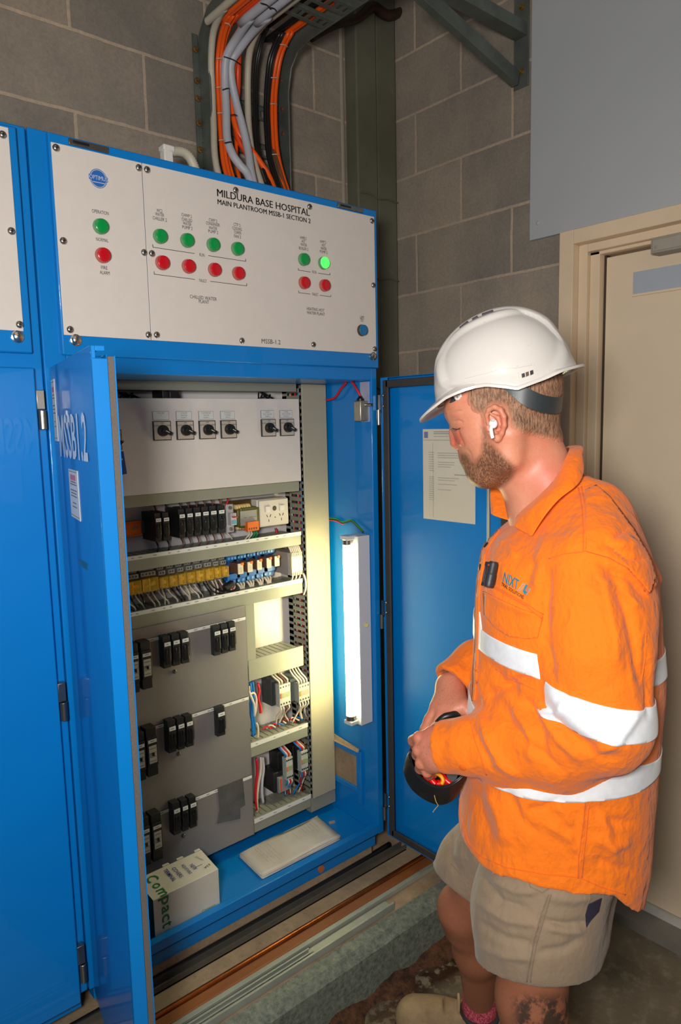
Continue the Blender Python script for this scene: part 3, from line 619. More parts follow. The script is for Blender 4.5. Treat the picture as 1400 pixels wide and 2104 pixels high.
# circuit breakers ------------------------------------------------
BRK = M('breaker_black', (30, 31, 31), .42, var=.12, vs=70); BRK2 = M('breaker_toggle_black', (16, 17, 18), .3)
BLAB = M('breaker_label', (176, 170, 158), .5, var=.03)
def breaker(px, Yf, Yb, lab, group, big=False, bd=.0, nrow=2):
    x0, y0, x1, y1 = px; a = onY(x0, y0, Yf); c = onY(x1, y1, Yf); X0, X1 = a[0], c[0]; zt_, zb_ = a[2], c[2]
    if zt_-zb_ < .02: return
    w = X1-X0; h = zt_-zb_; t_ = thing('circuit_breaker', lab, 'circuit breaker', ((X0+X1)/2, Yf, zb_), group)
    g = MB(); e = .0009; g.box(X0+e, X1-e, Yf+.004, Yb, zb_, zt_); g.box(X0+e, X1-e, Yf, Yf+.006, zb_+h*.22, zt_-h*.18)
    for k in range(3): g.box(X0+e+w*.12, X1-e-w*.12, Yf-.0008, Yf+.001, zb_+h*(.30+.03*k), zb_+h*(.31+.03*k))
    g.build('breaker_body', BRK, t_, bevel=.0012)
    g = MB(); g.box(X0+w*.12, X1-w*.10, Yf-.0012, Yf, zt_-h*(.30 if not big else .30), zt_-h*(.18 if not big else .235)); strip_print(g, X0+w*.2, X1-w*.2, zt_-h*(.24 if not big else .265), Yf-.0012, 1, 1, int(x0)); g.build('name_label', [STRIP, GREYTX], t_)
    g = MB()
    if big:
        g.box(X0+w*.16, X1-w*.14, Yf-.001, Yf, zb_+h*.28, zb_+h*.64, 1); g.box(X0+w*.42, X0+w*.58, Yf-.006, Yf-.001, zb_+h*.44, zb_+h*.50, 0)
        for k in range(4): g.box(X0+w*.25, X1-w*.22, Yf-.0014, Yf-.0009, zb_+h*(.32+.085*k), zb_+h*(.335+.085*k), 2)
        g.build('rating_plate', [BRK2, BLAB, GREYTX], t_)
    else:
        for k in range(2): g.box(X0+w*(.22+.36*k), X0+w*(.42+.36*k), Yf-.0035, Yf+.001, zb_+h*.47, zb_+h*.60)
        g.box(X0+w*.2, X1-w*.18, Yf-.0015, Yf+.001, zb_+h*.12, zb_+h*.62); g.build('toggle', BRK2, t_, bevel=.0008)
for k in range(2): breaker((318+16.4*k, 1055.5-1.5*k, 334.4+16.4*k, 1112-1.8*k), 1.722, PLY, ('left' if k == 0 else 'right')+' one of the pair of black breakers left of the row of six', 'pair of breakers under the selector panel')
for k in range(6): breaker((367+16.2*k, 1047-1.7*k, 383.2+16.2*k, 1104.5-2.1*k), 1.722, PLY, ('leftmost', 'second', 'third', 'fourth', 'fifth', 'rightmost')[k]+' breaker, from the left, in the row of six black breakers under the selector panel', 'row of six black breakers')
rowsB = (('top', [(266, 1326, 290, 1422), (289, 1322, 316, 1413)], [(335, 1310, 354.5, 1371), (354, 1306, 373, 1366), (372, 1302, 391.5, 1361)], [(439, 1288, 456, 1345), (455.5, 1284, 471.5, 1340.5), (471, 1280, 487, 1336)]),
         ('middle', [(275, 1511, 303, 1602), (300, 1500, 328, 1591)], [(345, 1484, 365, 1544), (364.5, 1479, 382.5, 1538), (382, 1474, 400, 1532)], [(446, 1456, 465.5, 1509.5)]),
         ('bottom', [(288, 1686, 313, 1776), (311, 1678, 337.5, 1764)], [(355, 1654, 374, 1712), (373.5, 1648, 390, 1705), (389.5, 1642, 407, 1698)], []))
for nm, big, tri, tri2 in rowsB:
    for k, q in enumerate(big): breaker(q, 1.665, GF-.004, f'{("left", "right")[k]} tall black breaker of the pair on the {nm} grey cover', 'tall breakers on the grey covers', True)
    for k, q in enumerate(tri): breaker(q, 1.672, GF-.004, f'{("left", "centre", "right")[k]} breaker of the group of three beside the tall pair, {nm} grey cover', 'groups of three breakers')
    for k, q in enumerate(tri2): breaker(q, 1.680, GF-.004, (f'{("left", "centre", "right")[k]} breaker of the group of three at the right end of the top grey cover' if len(tri2) > 1 else 'lone black breaker at the right of the middle grey cover'), 'breakers at the right of the covers')
# orange rail at left
g = MB(); a = onY(246, 1073, 1.79); c = onY(289, 1098, 1.79)
g.box(a[0]-.12, c[0]+.06, 1.788, PLY, c[2]+.003, a[2]-.003, 1); g.box(a[0]-.12, c[0], 1.783, 1.788, c[2], a[2], 0); g.box(a[0]-.12, c[0], 1.776, 1.788, a[2]-.003, a[2], 0); g.box(a[0]-.12, c[0], 1.776, 1.788, c[2], c[2]+.003, 0)
for k in range(4): xx = c[0]-.018-k*.036; zm = (a[2]+c[2])/2; g.box(xx-.010, xx+.010, 1.7825, 1.7835, zm-.004, zm+.004, 2)
g.build('din_rail', [ORANGE_D, STEEL_D, M('rail_slot', (150, 120, 100), .5)], bevel=.001, **T('orange slotted mounting rail at the left of the upper breakers', 'rail'))
# single miniature breaker with red lever
mc = thing('circuit_breaker', 'white miniature breaker with a raised red lever beside the six black breakers', 'circuit breaker', (1.09, 1.75, 1.19))
a = onY(465, 1037, 1.745); c = onY(482, 1093, 1.745)
GP = M('breaker_light_grey', (176, 172, 172), .4, var=.02)
g = MB(); g.box(a[0], c[0], 1.745, PLY, c[2], a[2]); g.box(a[0]+.003, c[0]-.001, 1.728, 1.746, c[2]+.022, a[2]-.024); g.build('breaker_body', GP, mc, bevel=.0012)
for z in (a[2]-.010, c[2]+.010): g = MB(); g.cyl((a[0]+.012, 1.7455, z), (a[0]+.012, 1.742, z), .0055, 14); g.box(a[0]+.008, a[0]+.016, 1.7415, 1.743, z-.0008, z+.0008); g.build('terminal_screw', STEEL_D, mc)
g = MB(); g.box(a[0]+.006, c[0]-.004, 1.715, 1.73, c[2]+.048, a[2]-.036); g.build('lever', M('lever_red', (200, 40, 34), .35), mc, bevel=.001, label='red lever')
g = MB(); g.box(a[0]+.006, c[0]-.002, 1.7265, 1.729, c[2]+.026, c[2]+.036); g.build('maker_label', M('label_teal', (90, 160, 176), .4, var=0), mc)
# transformer
tf = thing('transformer', 'small open-frame transformer with cream windings and olive core', 'transformer', (1.15, 1.76, 1.2))
a = onY(488, 1047, 1.735); c = onY(535, 1078, 1.735)
g = MB(); g.box(a[0], c[0], 1.735, 1.785, c[2], a[2]); g.box(a[0]+.01, c[0]-.01, 1.734, 1.786, c[2]-.004, a[2]+.004); g.build('iron_core', M('core_olive', (92, 88, 42), .4, .3), tf, bevel=.003)
g = MB(); g.box(a[0]+.008, c[0]-.012, 1.7325, 1.735, c[2]+.004, a[2]-.006); strip_print(g, a[0]+.014, c[0]-.016, (a[2]+c[2])/2, 1.7325, 3, 1, 5); g.build('rating_label', [M('label_silver', (150, 148, 138), .4), GREYTX], tf)
g = MB()
for k in range(6): g.ball((a[0]+.002+k*.0085, 1.748, a[2]+.006), .0085, 10, sc=(.62, 1.6, 1))
for k in range(5): g.ball((a[0]+.006+k*.0085, 1.750, c[2]-.004), .006, 10, sc=(.7, 1.6, 1))
g.build('winding', M('winding_cream', (208, 180, 120), .5, var=.2, vs=90), tf, smooth=True)
g = MB(); g.box(a[0]-.01, c[0]+.004, 1.775, PLY, a[2]+.002, a[2]+.020); g.build('bracket', M('bracket_bronze', (112, 84, 40), .35, .7), tf, bevel=.001)
tb_ = thing('terminal_block', 'orange terminal block with white and green wires under the transformer', 'terminal block', (1.18, 1.73, 1.17))
a = onY(509, 1073, 1.72); c = onY(533, 1089, 1.72); OT_ = M('terminal_orange', (214, 104, 22), .4)
g = MB(); g.box(a[0], c[0], 1.72, 1.745, c[2], a[2])
for k in range(4): g.box(a[0]+.003+k*.008, a[0]+.008+k*.008, 1.7195, 1.7205, c[2]+.004, c[2]+.010, 1)
g.build('terminal_body', [OT_, M('terminal_hole', (110, 50, 12), .6)], tb_, bevel=.001)
def wire(pts, r, m, lab, group=None, ribs=0, n=6, **kw):
    return MB().tube(pts, r, n, 4, ribs=ribs, **kw).build('wire', m, smooth=True, **T(lab, 'wire', group))
def dn_wire(x, z0, y0, dx, z1, m, lab, grp, r=.0022, y1=None, bul=.012):
    y1 = y1 if y1 is not None else y0-.0
    wire([(x, y0, z0), (x+dx*.2, y0-bul, z0-(z0-z1)*.35), (x+dx*.8, (y0+y1)/2-bul*.6, z0-(z0-z1)*.7), (x+dx, y1, z1)], r, m, lab, grp)
G1 = 'wires dropping from the orange terminal'
for k, m in enumerate((CREAM_W, CREAM_W, GREEN_W, GREEN_W)): dn_wire(a[0]+.006+k*.008, c[2]+.002, 1.73, -.012+.004*k, 1.168, m, ('cream' if k < 2 else 'green')+' wire dropping from the orange terminal block into the duct', G1, .0026)
# socket outlet
so = thing('power_outlet', 'white double power outlet on a mounting block at the right of the upper gear row', 'power outlet', (1.25, 1.76, 1.2))
a = onY(533, 1029, 1.735); c = onY(594, 1076, 1.735)
OW = M('outlet_white', (206, 198, 186), .3, var=.01); zz = lambda f: a[2]+(c[2]-a[2])*f; xx_ = lambda f: a[0]+(c[0]-a[0])*f
g = MB(); g.box(a[0]-.002, c[0]+.002, 1.745, PLY, c[2]-.002, a[2]+.002); g.build('mounting_block', OW, so, bevel=.003)
g = MB(); g.box(a[0], c[0], 1.735, 1.745, c[2], a[2]); g.build('faceplate', OW, so, bevel=.003)
g = MB()
for f in (.27, .76): g.box(xx_(f)-.009, xx_(f)+.009, 1.731, 1.736, zz(.36)-.008, zz(.36)+.010)
g.build('rocker', M('rocker_white', (220, 214, 204), .25), so, bevel=.0015)
g = MB()
for f in (.30, .74):
    for dx, tl in ((-.006, .45), (.006, -.45)): g.obox((xx_(f)+dx, 1.7345, zz(.60)), ((math.cos(tl), 0, math.sin(tl)), (0, 1, 0), (-math.sin(tl), 0, math.cos(tl))), (.0008, .001, .004))
    g.box(xx_(f)-.0008, xx_(f)+.0008, 1.7338, 1.7352, zz(.78)-.004, zz(.78)+.004)
g.cyl((xx_(.52), 1.7355, zz(.68)), (xx_(.52), 1.734, zz(.68)), .0018); g.lathe((xx_(.51), 1.7365, zz(.34)), (0, -1, 0), [(0, .0085), (.0012, .0085), (.002, .006)], 18)
g.build('pin_slots', M('slot_dark', (70, 62, 54), .6), so)
wire([(1.262, 1.775, 1.182), (1.263, 1.77, 1.17), (1.262, 1.765, 1.158)], .004, RED_W, 'red wire dropping from the power outlet')
# wires around upper breakers
for k in range(8):
    xb = .800+k*.03 if k > 1 else .768+k*.033; x = onY((315, 338, 367, 383, 400, 417, 433, 449)[k]+6, 1045, 1.74)[0]
    dn_wire(x, 1.300, 1.76, .004, 1.262, BROWN_W if k > 1 else BLACK_W, 'thin dark wire between the top duct and an upper black breaker', 'wires above the upper breakers', .0022, 1.752)
    dn_wire(x, 1.196, 1.752, -.004, 1.160, BROWN_W if k > 1 else BLACK_W, 'thin dark wire from the foot of an upper black breaker into the duct below', 'wires below the upper breakers', .0020, 1.742)
wire([onY(463, 1040, 1.75), onY(468, 1030, 1.75), onY(467, 1020, 1.76)], .0025, RED_W, 'short red wire above the white miniature breaker')
wire([onY(466, 1094, 1.75), onY(473, 1102, 1.74), onY(478, 1108, 1.74)], .002, CREAM_W, 'thin pale wire leaving the bottom of the white miniature breaker')
# amber relays ------------------------------------------------
SOCK = M('relay_base_grey', (124, 124, 120), .5, var=.08, vs=60); COILC = M('relay_coil_orange', (214, 118, 40), .4)
RX_ = [(257, 293, 1196, 1221), (291, 328, 1189, 1214), (328, 348, 1185.5, 1209), (348, 367, 1182, 1205.5), (367, 385, 1178.5, 1202), (385, 403.5, 1175, 1198.5), (403.5, 422.5, 1171.5, 1195.5), (422.5, 441.5, 1168, 1192), (441.5, 456.5, 1165.5, 1188.5), (456.5, 472.5, 1163, 1186)]
ORD = ('first', 'second', 'third', 'fourth', 'fifth', 'sixth', 'seventh', 'eighth', 'ninth', 'tenth')
for k, (x0, x1, y0, y1) in enumerate(RX_):
    a = onY(x0, y0, 1.722); c = onY(x1, y1, 1.722); X0, X1 = a[0]+.001, c[0]-.001; zt_, zb_ = a[2]-.002, c[2]+.002; w = X1-X0
    t_ = thing('plug_in_relay', f'{ORD[k]} amber-cased relay from the left, in the row on grey bases', 'relay', ((X0+X1)/2, 1.76, zb_), 'amber relays on grey bases')
    g = MB(); g.box(X0, X1, 1.766, PLY, zb_-.022, zt_+.030); nn = 4 if w > .035 else 2
    for lev in range(2):
        g.box(X0+.002, X1-.002, 1.733+.010*lev, 1.77, zt_+.003+.013*lev, zt_+.015+.013*lev)
        for j in range(nn): xh = X0+.004+(w-.008)*(j+.5)/nn; g.box(xh-.002, xh+.002, 1.7322+.010*lev, 1.7335+.010*lev, zt_+.007+.013*lev, zt_+.012+.013*lev, 1)
    g.box(X0+.002, X1-.002, 1.753, 1.77, zb_-.017, zb_-.003)
    for j in range(nn): xh = X0+.004+(w-.008)*(j+.5)/nn; g.box(xh-.002, xh+.002, 1.752, 1.7535, zb_-.013, zb_-.007, 1)
    g.build('relay_base', [SOCK, DARKTX], t_, bevel=.0006)
    g = MB(); g.box(X0, X1, 1.722, 1.750, zb_, zt_); rc = g.build('relay_cover', YELLOWCOV, t_, bevel=.002, label='translucent amber cover')
    g = MB(); g.box(X0+w*.10, X0+w*.5, 1.730, 1.748, zb_+.003, zt_-.004); g.cyl((X0+w*.55, 1.733, (zb_+zt_)/2), (X1-w*.12, 1.733, (zb_+zt_)/2), .0055, 10); g.obox(((X0+X1)/2, 1.727, (zb_+zt_)/2), ((1, 0, .5), (0, 1, 0), (-.5, 0, 1)), (w*.36, .0006, .0012)); g.box(X0+w*.45, X0+w*.52, 1.726, 1.748, zb_+.002, zt_-.002); g.build('relay_coil', COILC if k == 0 else M('relay_innards', (206, 168, 92), .45, var=.5, vs=120), t_)
    rw = random.Random(k+20)
    if k % 2 == 0 or k > 6: dn_wire((X0+X1)/2, zt_+.048, 1.775, .002, zt_+.028, CREAM_W, 'short pale wire above a grey relay base', 'pale wires above the relay bases', .0026, 1.765, 0)
    for j in range(3 if w > .035 else 2):
        m = (CREAM_W, BLACK_W, CREAM_W)[(j+k) % 3]; x = X0+w*(j+.6)/(3 if w > .035 else 2)
        dn_wire(x, zb_-.010, 1.755, rw.uniform(-.004, .026), 1.020, m, ('cream' if m is CREAM_W else 'black')+' wire hanging below the amber relays into the duct', ('cream' if m is CREAM_W else 'black')+' wires below the amber relays', .0025, 1.742, .014)
for k, pts in enumerate(([(425, 1196), (437, 1214), (455, 1220), (478, 1217), (492, 1212)], [(430, 1196), (445, 1210), (462, 1215), (480, 1213), (487, 1207)])):
    wire([onY(x, y, 1.725) for x, y in pts], .0024, BLACK_W, 'long black wire looping from the amber relays to the blue relay sockets', 'black looping wires')
g = MB(); p = onY(470, 1203, 1.72); g.obox(p, ((.86, 0, .34), (0, 1, 0), (-.34, 0, .86)), (.017, .010, .008)); g.build('wire_connector', BLACK, bevel=.003, **T('black plug connector below the left end of the blue sockets', 'connector'))
for k, m in enumerate((BROWN_W, BROWN_W)): dn_wire(onY(440+8*k, 1195, 1.755)[0], 1.058, 1.755, .006, 1.02, m, 'brown wire below the right-hand amber relays', 'brown wires under the relays', .0026, 1.742)
# blue sockets with beige relays
BSOCK = M('relay_socket_blue', (8, 96, 170), .4, var=.05)
RB = [(489.5, 501, 1159, 1178.5), (509.5, 520, 1155.5, 1174.5), (529, 539, 1151.5, 1170), (548.5, 558.5, 1147.5, 1166), (565, 575, 1144, 1162.5)]
for k, (x0, x1, y0, y1) in enumerate(RB):
    a = onY(x0, y0, 1.712); c = onY(x1, y1, 1.712); X0, X1 = a[0]-.016, c[0]+.0125; zt_, zb_ = a[2], c[2]
    t_ = thing('plug_in_relay', f'{("leftmost", "second", "middle", "fourth", "rightmost")[k]} relay in the blue sockets, counted from the left, white face with orange tab', 'relay', ((X0+X1)/2, 1.76, zb_), 'relays in blue sockets')
    g = MB(); g.box(X0, X1-.0008, 1.765, PLY, zb_-.040, zt_+.040)
    for lev, (d, e) in enumerate(((.006, .019), (.020, .034))): g.box(X0+.001, X1-.002, 1.748+.010*lev, 1.77, zt_+d, zt_+e)
    g.box(X0+.001, X1-.002, 1.748, 1.77, zb_-.020, zb_-.004); g.box(X0+.001, X1-.002, 1.756, 1.77, zb_-.036, zb_-.022)
    for j in range(3):
        xh = X0+.005+j*.0105; 
        g.box(xh, xh+.006, 1.7465, 1.7485, zt_+.008, zt_+.015, 1); g.box(xh, xh+.006, 1.7565, 1.7585, zt_+.022, zt_+.030, 1)
        if j < 2: xh = X0+.006+j*.016; g.box(xh, xh+.008, 1.7545, 1.7565, zb_-.033, zb_-.025, 1)
    g.build('relay_socket', [BSOCK, M('socket_pale_blue', (96, 160, 205), .4, var=0)], t_, bevel=.0006)
    g = MB(); g.box(a[0]-.0005, c[0]+.0005, 1.715, 1.762, zb_, zt_); g.build('relay_case', M('relay_case_smoked', (104, 74, 56), .2, var=.1), t_, bevel=.001)
    g = MB(); g.box(a[0], c[0], 1.7125, 1.7155, zb_, zt_); 
    for j in range(4): g.box(a[0]+.003, c[0]-.004, 1.712, 1.7128, zb_+.006+j*.004, zb_+.0066+j*.004, 1)
    g.build('relay_face', [M('relay_face_cream', (206, 196, 172), .4, var=0), GREYTX], t_)
    g = MB(); g.box(c[0]-.007, c[0]+.001, 1.7105, 1.7155, zt_-.005, zt_+.002); g.build('test_tab', OT_, t_)
    for j in range(3):
        m = CREAM_W if not (k == 0 and j == 1) else RED_W
        dn_wire(X0+.006+j*.011, zb_-.034, 1.765, .006-j*.006, 1.022, m, ('red' if m is RED_W else 'cream')+' wire below the blue relay sockets', ('red wire' if m is RED_W else 'cream wires')+' below the blue sockets', .0030, 1.748, .012)
# cream contactor at the right end of the middle row
ct = thing('contactor', 'cream four-pole contactor at the right end of the blue sockets', 'contactor', (1.29, 1.75, 1.06))
a = onY(599, 1137, 1.700); c = onY(623, 1181, 1.700)
g = MB(); g.box(a[0]-.004, c[0], 1.712, PLY-.002, c[2]+.004, a[2]); g.build('contactor_body', M('contactor_grey_side', (160, 150, 142), .4), ct, bevel=.002)
g = MB(); w = c[0]-a[0]
g.box(a[0], c[0], 1.7005, 1.713, c[2]+.014, a[2]-.012)
for j in range(6):
    xh = a[0]+w*(j+.5)/6
    for z in (a[2]-.006, c[2]+.008): g.box(xh-.0025, xh+.0025, 1.7005, 1.713, z-.006, z+.006); g.box(xh-.0012, xh+.0012, 1.6998, 1.7008, z-.0015, z+.0015, 1)
g.build('terminals', [M('contactor_cream', (196, 188, 160), .4), GREYTX], ct, bevel=.0005)
for j in range(6):
    xh = a[0]+w*(j+.5)/6
    wire([(xh, 1.706, a[2]), (xh-.003, 1.715, a[2]+.018), (xh-.012, 1.74, a[2]+.024), (xh-.03, 1.77, a[2]+.020)], .003, CREAM_W, 'cream wire arching over the cream contactor', 'cream wires over the cream contactor')
for j in range(3):
    xh = a[0]+w*(j*2+1)/6
    wire([(xh, 1.706, c[2]), (xh-.002, 1.71, c[2]-.012), (xh-.018, 1.72, c[2]-.024), (xh-.05, 1.735, c[2]-.028)], .003, CREAM_W, 'cream wire curving down from the cream contactor', 'cream wires under the cream contactor')
wire([onY(623, 1178, 1.70), onY(628, 1192, 1.70), onY(628, 1210, 1.70), onY(624, 1222, 1.71)], .0032, CREAM_W, 'cream wire hanging at the right of the cream contactor')
# ---- lower right compartments
LGC = M('contactor_light_grey', (166, 170, 164), .4, var=.03); DGC = M('contactor_dark_grey', (62, 68, 70), .45, var=.05); MGC = M('contactor_mid_grey', (104, 112, 112), .4)
def contactor(px, Yf, Yb, dark, lab, stripc, red=False):
    x0, y0, x1, y1 = px; a = onY(x0, y0, Yf); c = onY(x1, y1, Yf); w = c[0]-a[0]
    t_ = thing('contactor', lab, 'contactor', ((a[0]+c[0])/2, Yb, c[2]))
    g = MB(); g.box(a[0]-.006, c[0]-.004, Yf+.035, Yb, c[2]-.006, a[2]+.010); g.box(a[0]-.002, c[0]-.002, Yf+.02, Yf+.036, c[2]+.002, a[2]+.002); g.build('contactor_body', dark, t_, bevel=.002)
    g = MB(); g.box(a[0], c[0], Yf, Yf+.024, c[2], a[2])
    for j in range(4):
        xh = a[0]+w*(j+.5)/4
        for z in (a[2]-.008, c[2]+.008): g.box(xh-.0022, xh+.0022, Yf-.001, Yf+.001, z-.0025, z+.0025, 1)
    g.box(a[0]+w*.2, c[0]-w*.08, Yf-.001, Yf, (a[2]+c[2])/2-.008, (a[2]+c[2])/2+.008, 2)
    g.box(a[0]+w*.06, a[0]+w*.18, Yf-.002, Yf, (a[2]+c[2])/2-.008, (a[2]+c[2])/2+.008, 3)
    g.build('auxiliary_block', [LGC if not red else M('aux_grey', (140, 142, 136), .4), BRK2, stripc, M('label_orange', (214, 100, 36), .4)], t_, bevel=.0012)
    return a, c
LGN = M('label_green_grey', (140, 150, 112), .5, var=.1, vs=200); LRD = M('label_red_grey', (176, 120, 108), .5, var=.2, vs=200)
def wires_between(a, c, ztop, zbot, Yf, cols, lab, grp, dy=.03, sp=.018):
    w = c[0]-a[0]; rw = random.Random(int(a[0]*1000))
    for j in range(4):
        xh = a[0]+w*(j+.5)/4; m = cols[j % len(cols)]; nm = {CREAM_W: 'cream', RED_W: 'red', BLUE_W: 'blue', BROWN_W: 'brown', BLACK_W: 'black'}[m]
        if ztop: wire([(xh, Yf+.008, a[2]), (xh-.004, Yf+.004, a[2]+.012), (xh-.016, Yf+dy*.6, (a[2]+ztop)/2+.006), (xh-.024, Yf+dy, ztop+.004)], .0029, m, f'{nm} wire entering {lab} from above', f'{nm} wires above {grp}')
        if zbot: wire([(xh, Yf+.008, c[2]), (xh+.001, Yf+.003, c[2]-.012), (xh-rw.uniform(-.016, .022), Yf+dy*.7, (c[2]+zbot)/2), (xh-rw.uniform(-.02, .02), Yf+dy, zbot)], .0027, m, f'{nm} wire leaving {lab} downwards', f'{nm} wires below {grp}')
a, c = contactor((574, 1409, 598, 1446), 1.715, PLY, DGC, 'light grey contactor with black side in the upper right compartment', LGN); wires_between(a, c, .755, .57, 1.715, (CREAM_W, CREAM_W, BROWN_W, CREAM_W), 'the upper left contactor', 'the upper left contactor')
a, c = contactor((614, 1408, 637, 1437), 1.700, PLY, MGC, 'mid grey contactor with red label in the upper right compartment', LRD, True); wires_between(a, c, .755, .57, 1.70, (CREAM_W,), 'the upper right contactor', 'the upper right contactor')
a, c = contactor((588, 1559, 603, 1598), 1.718, PLY, BRK, 'light grey contactor above the overload relay in the lowest compartment', LGN); wires_between(a, c, .525, .33, 1.718, (BLUE_W, CREAM_W, RED_W, CREAM_W), 'the lower left contactor', 'the lower left contactor')
a, c = contactor((619, 1546, 634, 1581), 1.706, PLY, BRK, 'light grey contactor at the right of the lowest compartment', LGN); wires_between(a, c, .525, .33, 1.706, (BLUE_W, RED_W, CREAM_W, BROWN_W), 'the lower right contactor', 'the lower right contactor')
ov = thing('overload_relay', 'black overload relay with orange button below the lower left contactor', 'relay', (1.19, 1.76, .40))
a = onY(573, 1600, 1.728); c = onY(598, 1620, 1.728); g = MB(); g.box(a[0]-.012, c[0], 1.738, PLY, c[2], a[2]+.016); g.build('relay_body', BRK, ov, bevel=.002)
g = MB(); g.box(a[0], c[0], 1.728, 1.74, c[2], a[2]); g.box(a[0]+.006, a[0]+.011, 1.7265, 1.729, c[2]+.004, a[2]-.003, 1); g.box(c[0]-.012, c[0]-.003, 1.725, 1.729, c[2]+.006, c[2]+.013, 2); g.build('relay_face', [M('overload_grey', (130, 132, 130), .4), M('overload_red', (220, 74, 30), .35), BLUE_W], ov, bevel=.001)
for x0, x1, y0, y1, m, lab in ((514, 519, 1402, 1512, BLUE_W, 'thick blue wire'), (519, 522, 1400, 1510, BLUE_W, 'second thick blue wire'), (530, 535, 1404, 1465, RED_W, 'thick red wire')):
    P = [onY(x0+(x1-x0)*f+2*math.sin(9*f), y0+(y1-y0)*f, 1.735) for f in (0, .25, .5, .75, 1)]; wire(P, .0042, m, lab+' standing at the left of the upper contactor compartment', n=8)
for x0, x1, y0, y1, m, lab in ((527, 527, 1558, 1664, RED_W, 'thick red wire'), (536, 528, 1555, 1668, CREAM_W, 'thick cream wire'), (540, 540, 1556, 1650, GREYWHITE, 'thick grey wire')):
    P = [onY(x0+(x1-x0)*f+2*math.sin(7*f), y0+(y1-y0)*f, 1.735) for f in (0, .25, .5, .75, 1)]; wire(P, .0042, m, lab+' standing at the left of the lowest contactor compartment', n=8)
wire([onY(x, y, 1.722) for x, y in ((512, 1410), (514, 1425), (522, 1424), (527, 1436), (526, 1458), (523, 1470))], .0034, CREAM_W, 'cream wire looping over the blue wires in the upper compartment')
wire([onY(x, y, 1.722) for x, y in ((511, 1420), (519, 1438), (523, 1450), (524, 1472))], .0034, CREAM_W, 'second cream wire crossing the blue wires in the upper compartment')
wire([onY(x, y, 1.73) for x, y in ((527, 1486), (530, 1492), (531, 1505), (530, 1515))], .0032, CREAM_W, 'short cream wire bent over the duct at the foot of the upper compartment')
rw = random.Random(11)
for k in range(9):
    m = (RED_W, CREAM_W, RED_W, BLUE_W, CREAM_W, BROWN_W, RED_W, CREAM_W, BLUE_W)[k]; nm = {CREAM_W: 'cream', RED_W: 'red', BLUE_W: 'blue', BROWN_W: 'brown'}[m]
    x = 1.17+k*.014; wire([(x, 1.735+rw.uniform(0, .03), .571), (x+.012, 1.73+rw.uniform(0, .03), .580), (x+.026, 1.725+rw.uniform(0, .02), .571)], .0026, m, f'{nm} wire end looping out of the duct slots under the upper contactors', f'{nm} wire ends on the duct')
# ---------------------------------------------------------------- things on the cabinet floor
p3 = thing('paper_stack', 'stack of handwritten wiring sheets lying on the blue cabinet floor', 'papers', (1.18, 1.66, FZ))
PAP = NT('paper_handwritten'); t = PAP; co = t.coord(); n1 = t.noise(6, 4, .6)
t.link(t.mix(t.ramp(n1, .3, .7), lin((176, 168, 156)), lin((206, 200, 190))), t.b.inputs['Base Color']); t.b.inputs['Roughness'].default_value = .7; PAP = PAP.m
INK = M('pencil_ink', (142, 138, 134), .7, var=0)
cor = [onZ(*q, FZ) for q in ((480, 1746), (541, 1805), (700, 1724), (634, 1669))]
for k in range(7):
    rr = random.Random(k+3); dx, dy = rr.uniform(-.008, .008), rr.uniform(-.006, .006); nx = 12
    g = MB(); gv = []
    for i in range(nx+1):
        for j in range(nx+1):
            f, h = i/nx, j/nx; q = (1-f)*((1-h)*cor[0]+h*cor[1])+f*((1-h)*cor[3]+h*cor[2])
            cc_ = min(f, h, 1-h)*0; z = FZ+.0012+k*.0017+.002*k/7*math.sin(f*7+k)*math.sin(h*5)+max(0, .10-h*1.0)*0
            gv.append((q[0]+dx, min(q[1]+dy, 1.70), z))
    g.add(gv, [(i*(nx+1)+j, (i+1)*(nx+1)+j, (i+1)*(nx+1)+j+1, i*(nx+1)+j+1) for i in range(nx) for j in range(nx)])
    sh = g.build('paper_sheet', PAP, p3, smooth=True); so_ = sh.modifiers.new('t', 'SOLIDIFY'); so_.thickness = .0006
g = MB(); rr = random.Random(5)
def pq(f, h, z): q = (1-f)*((1-h)*cor[0]+h*cor[1])+f*((1-h)*cor[3]+h*cor[2]); return np.array([q[0], q[1], z])
for (f, h0, h1) in [(.14, .1, .85), (.17, .15, .9), (.21, .2, .8), (.25, .2, .9), (.29, .3, .85), (.60, .1, .7), (.68, .3, .5), (.72, .35, .6), (.76, .15, .55), (.80, .2, .62), (.84, .2, .7), (.88, .15, .6), (.55, .3, .42), (.52, .4, .5), (.93, .2, .4)]:
    h = h0
    while h < h1:
        l = rr.uniform(.02, .06); w_ = .0009; a = pq(f, h, FZ+.0152); c = pq(f, min(h+l, h1), FZ+.0152); n_ = np.array([w_, 0, 0]) + np.array([0, w_*.3, 0]); jz = rr.uniform(-.002, .002)
        if max(a[1], c[1]) > 1.685: h += .05; continue
        g.add([a+n_*rr.uniform(-1, 1), c+n_*rr.uniform(-1, 1)+(jz, 0, 0), c+n_*.7+(jz+w_*.5, 0, 0), a+n_*.7+(w_*.5, 0, 0)], [(0, 1, 2, 3)]); h += l+rr.uniform(.005, .02)
g.build('handwriting', INK, p3)
g = MB(); q_ = onZ(682, 1690, FZ); g.prism([q_+np.array(d) for d in ((-.012, -.004, .0002), (.006, -.010, .0002), (.014, .002, .0002), (.004, .006, .0002), (-.006, .008, .0002))], (0, 0, .0012)); g.build('paper_scrap', M('scrap_grey', (150, 140, 140), .6), **T('small torn grey scrap on the cabinet floor right of the papers', 'scrap'))
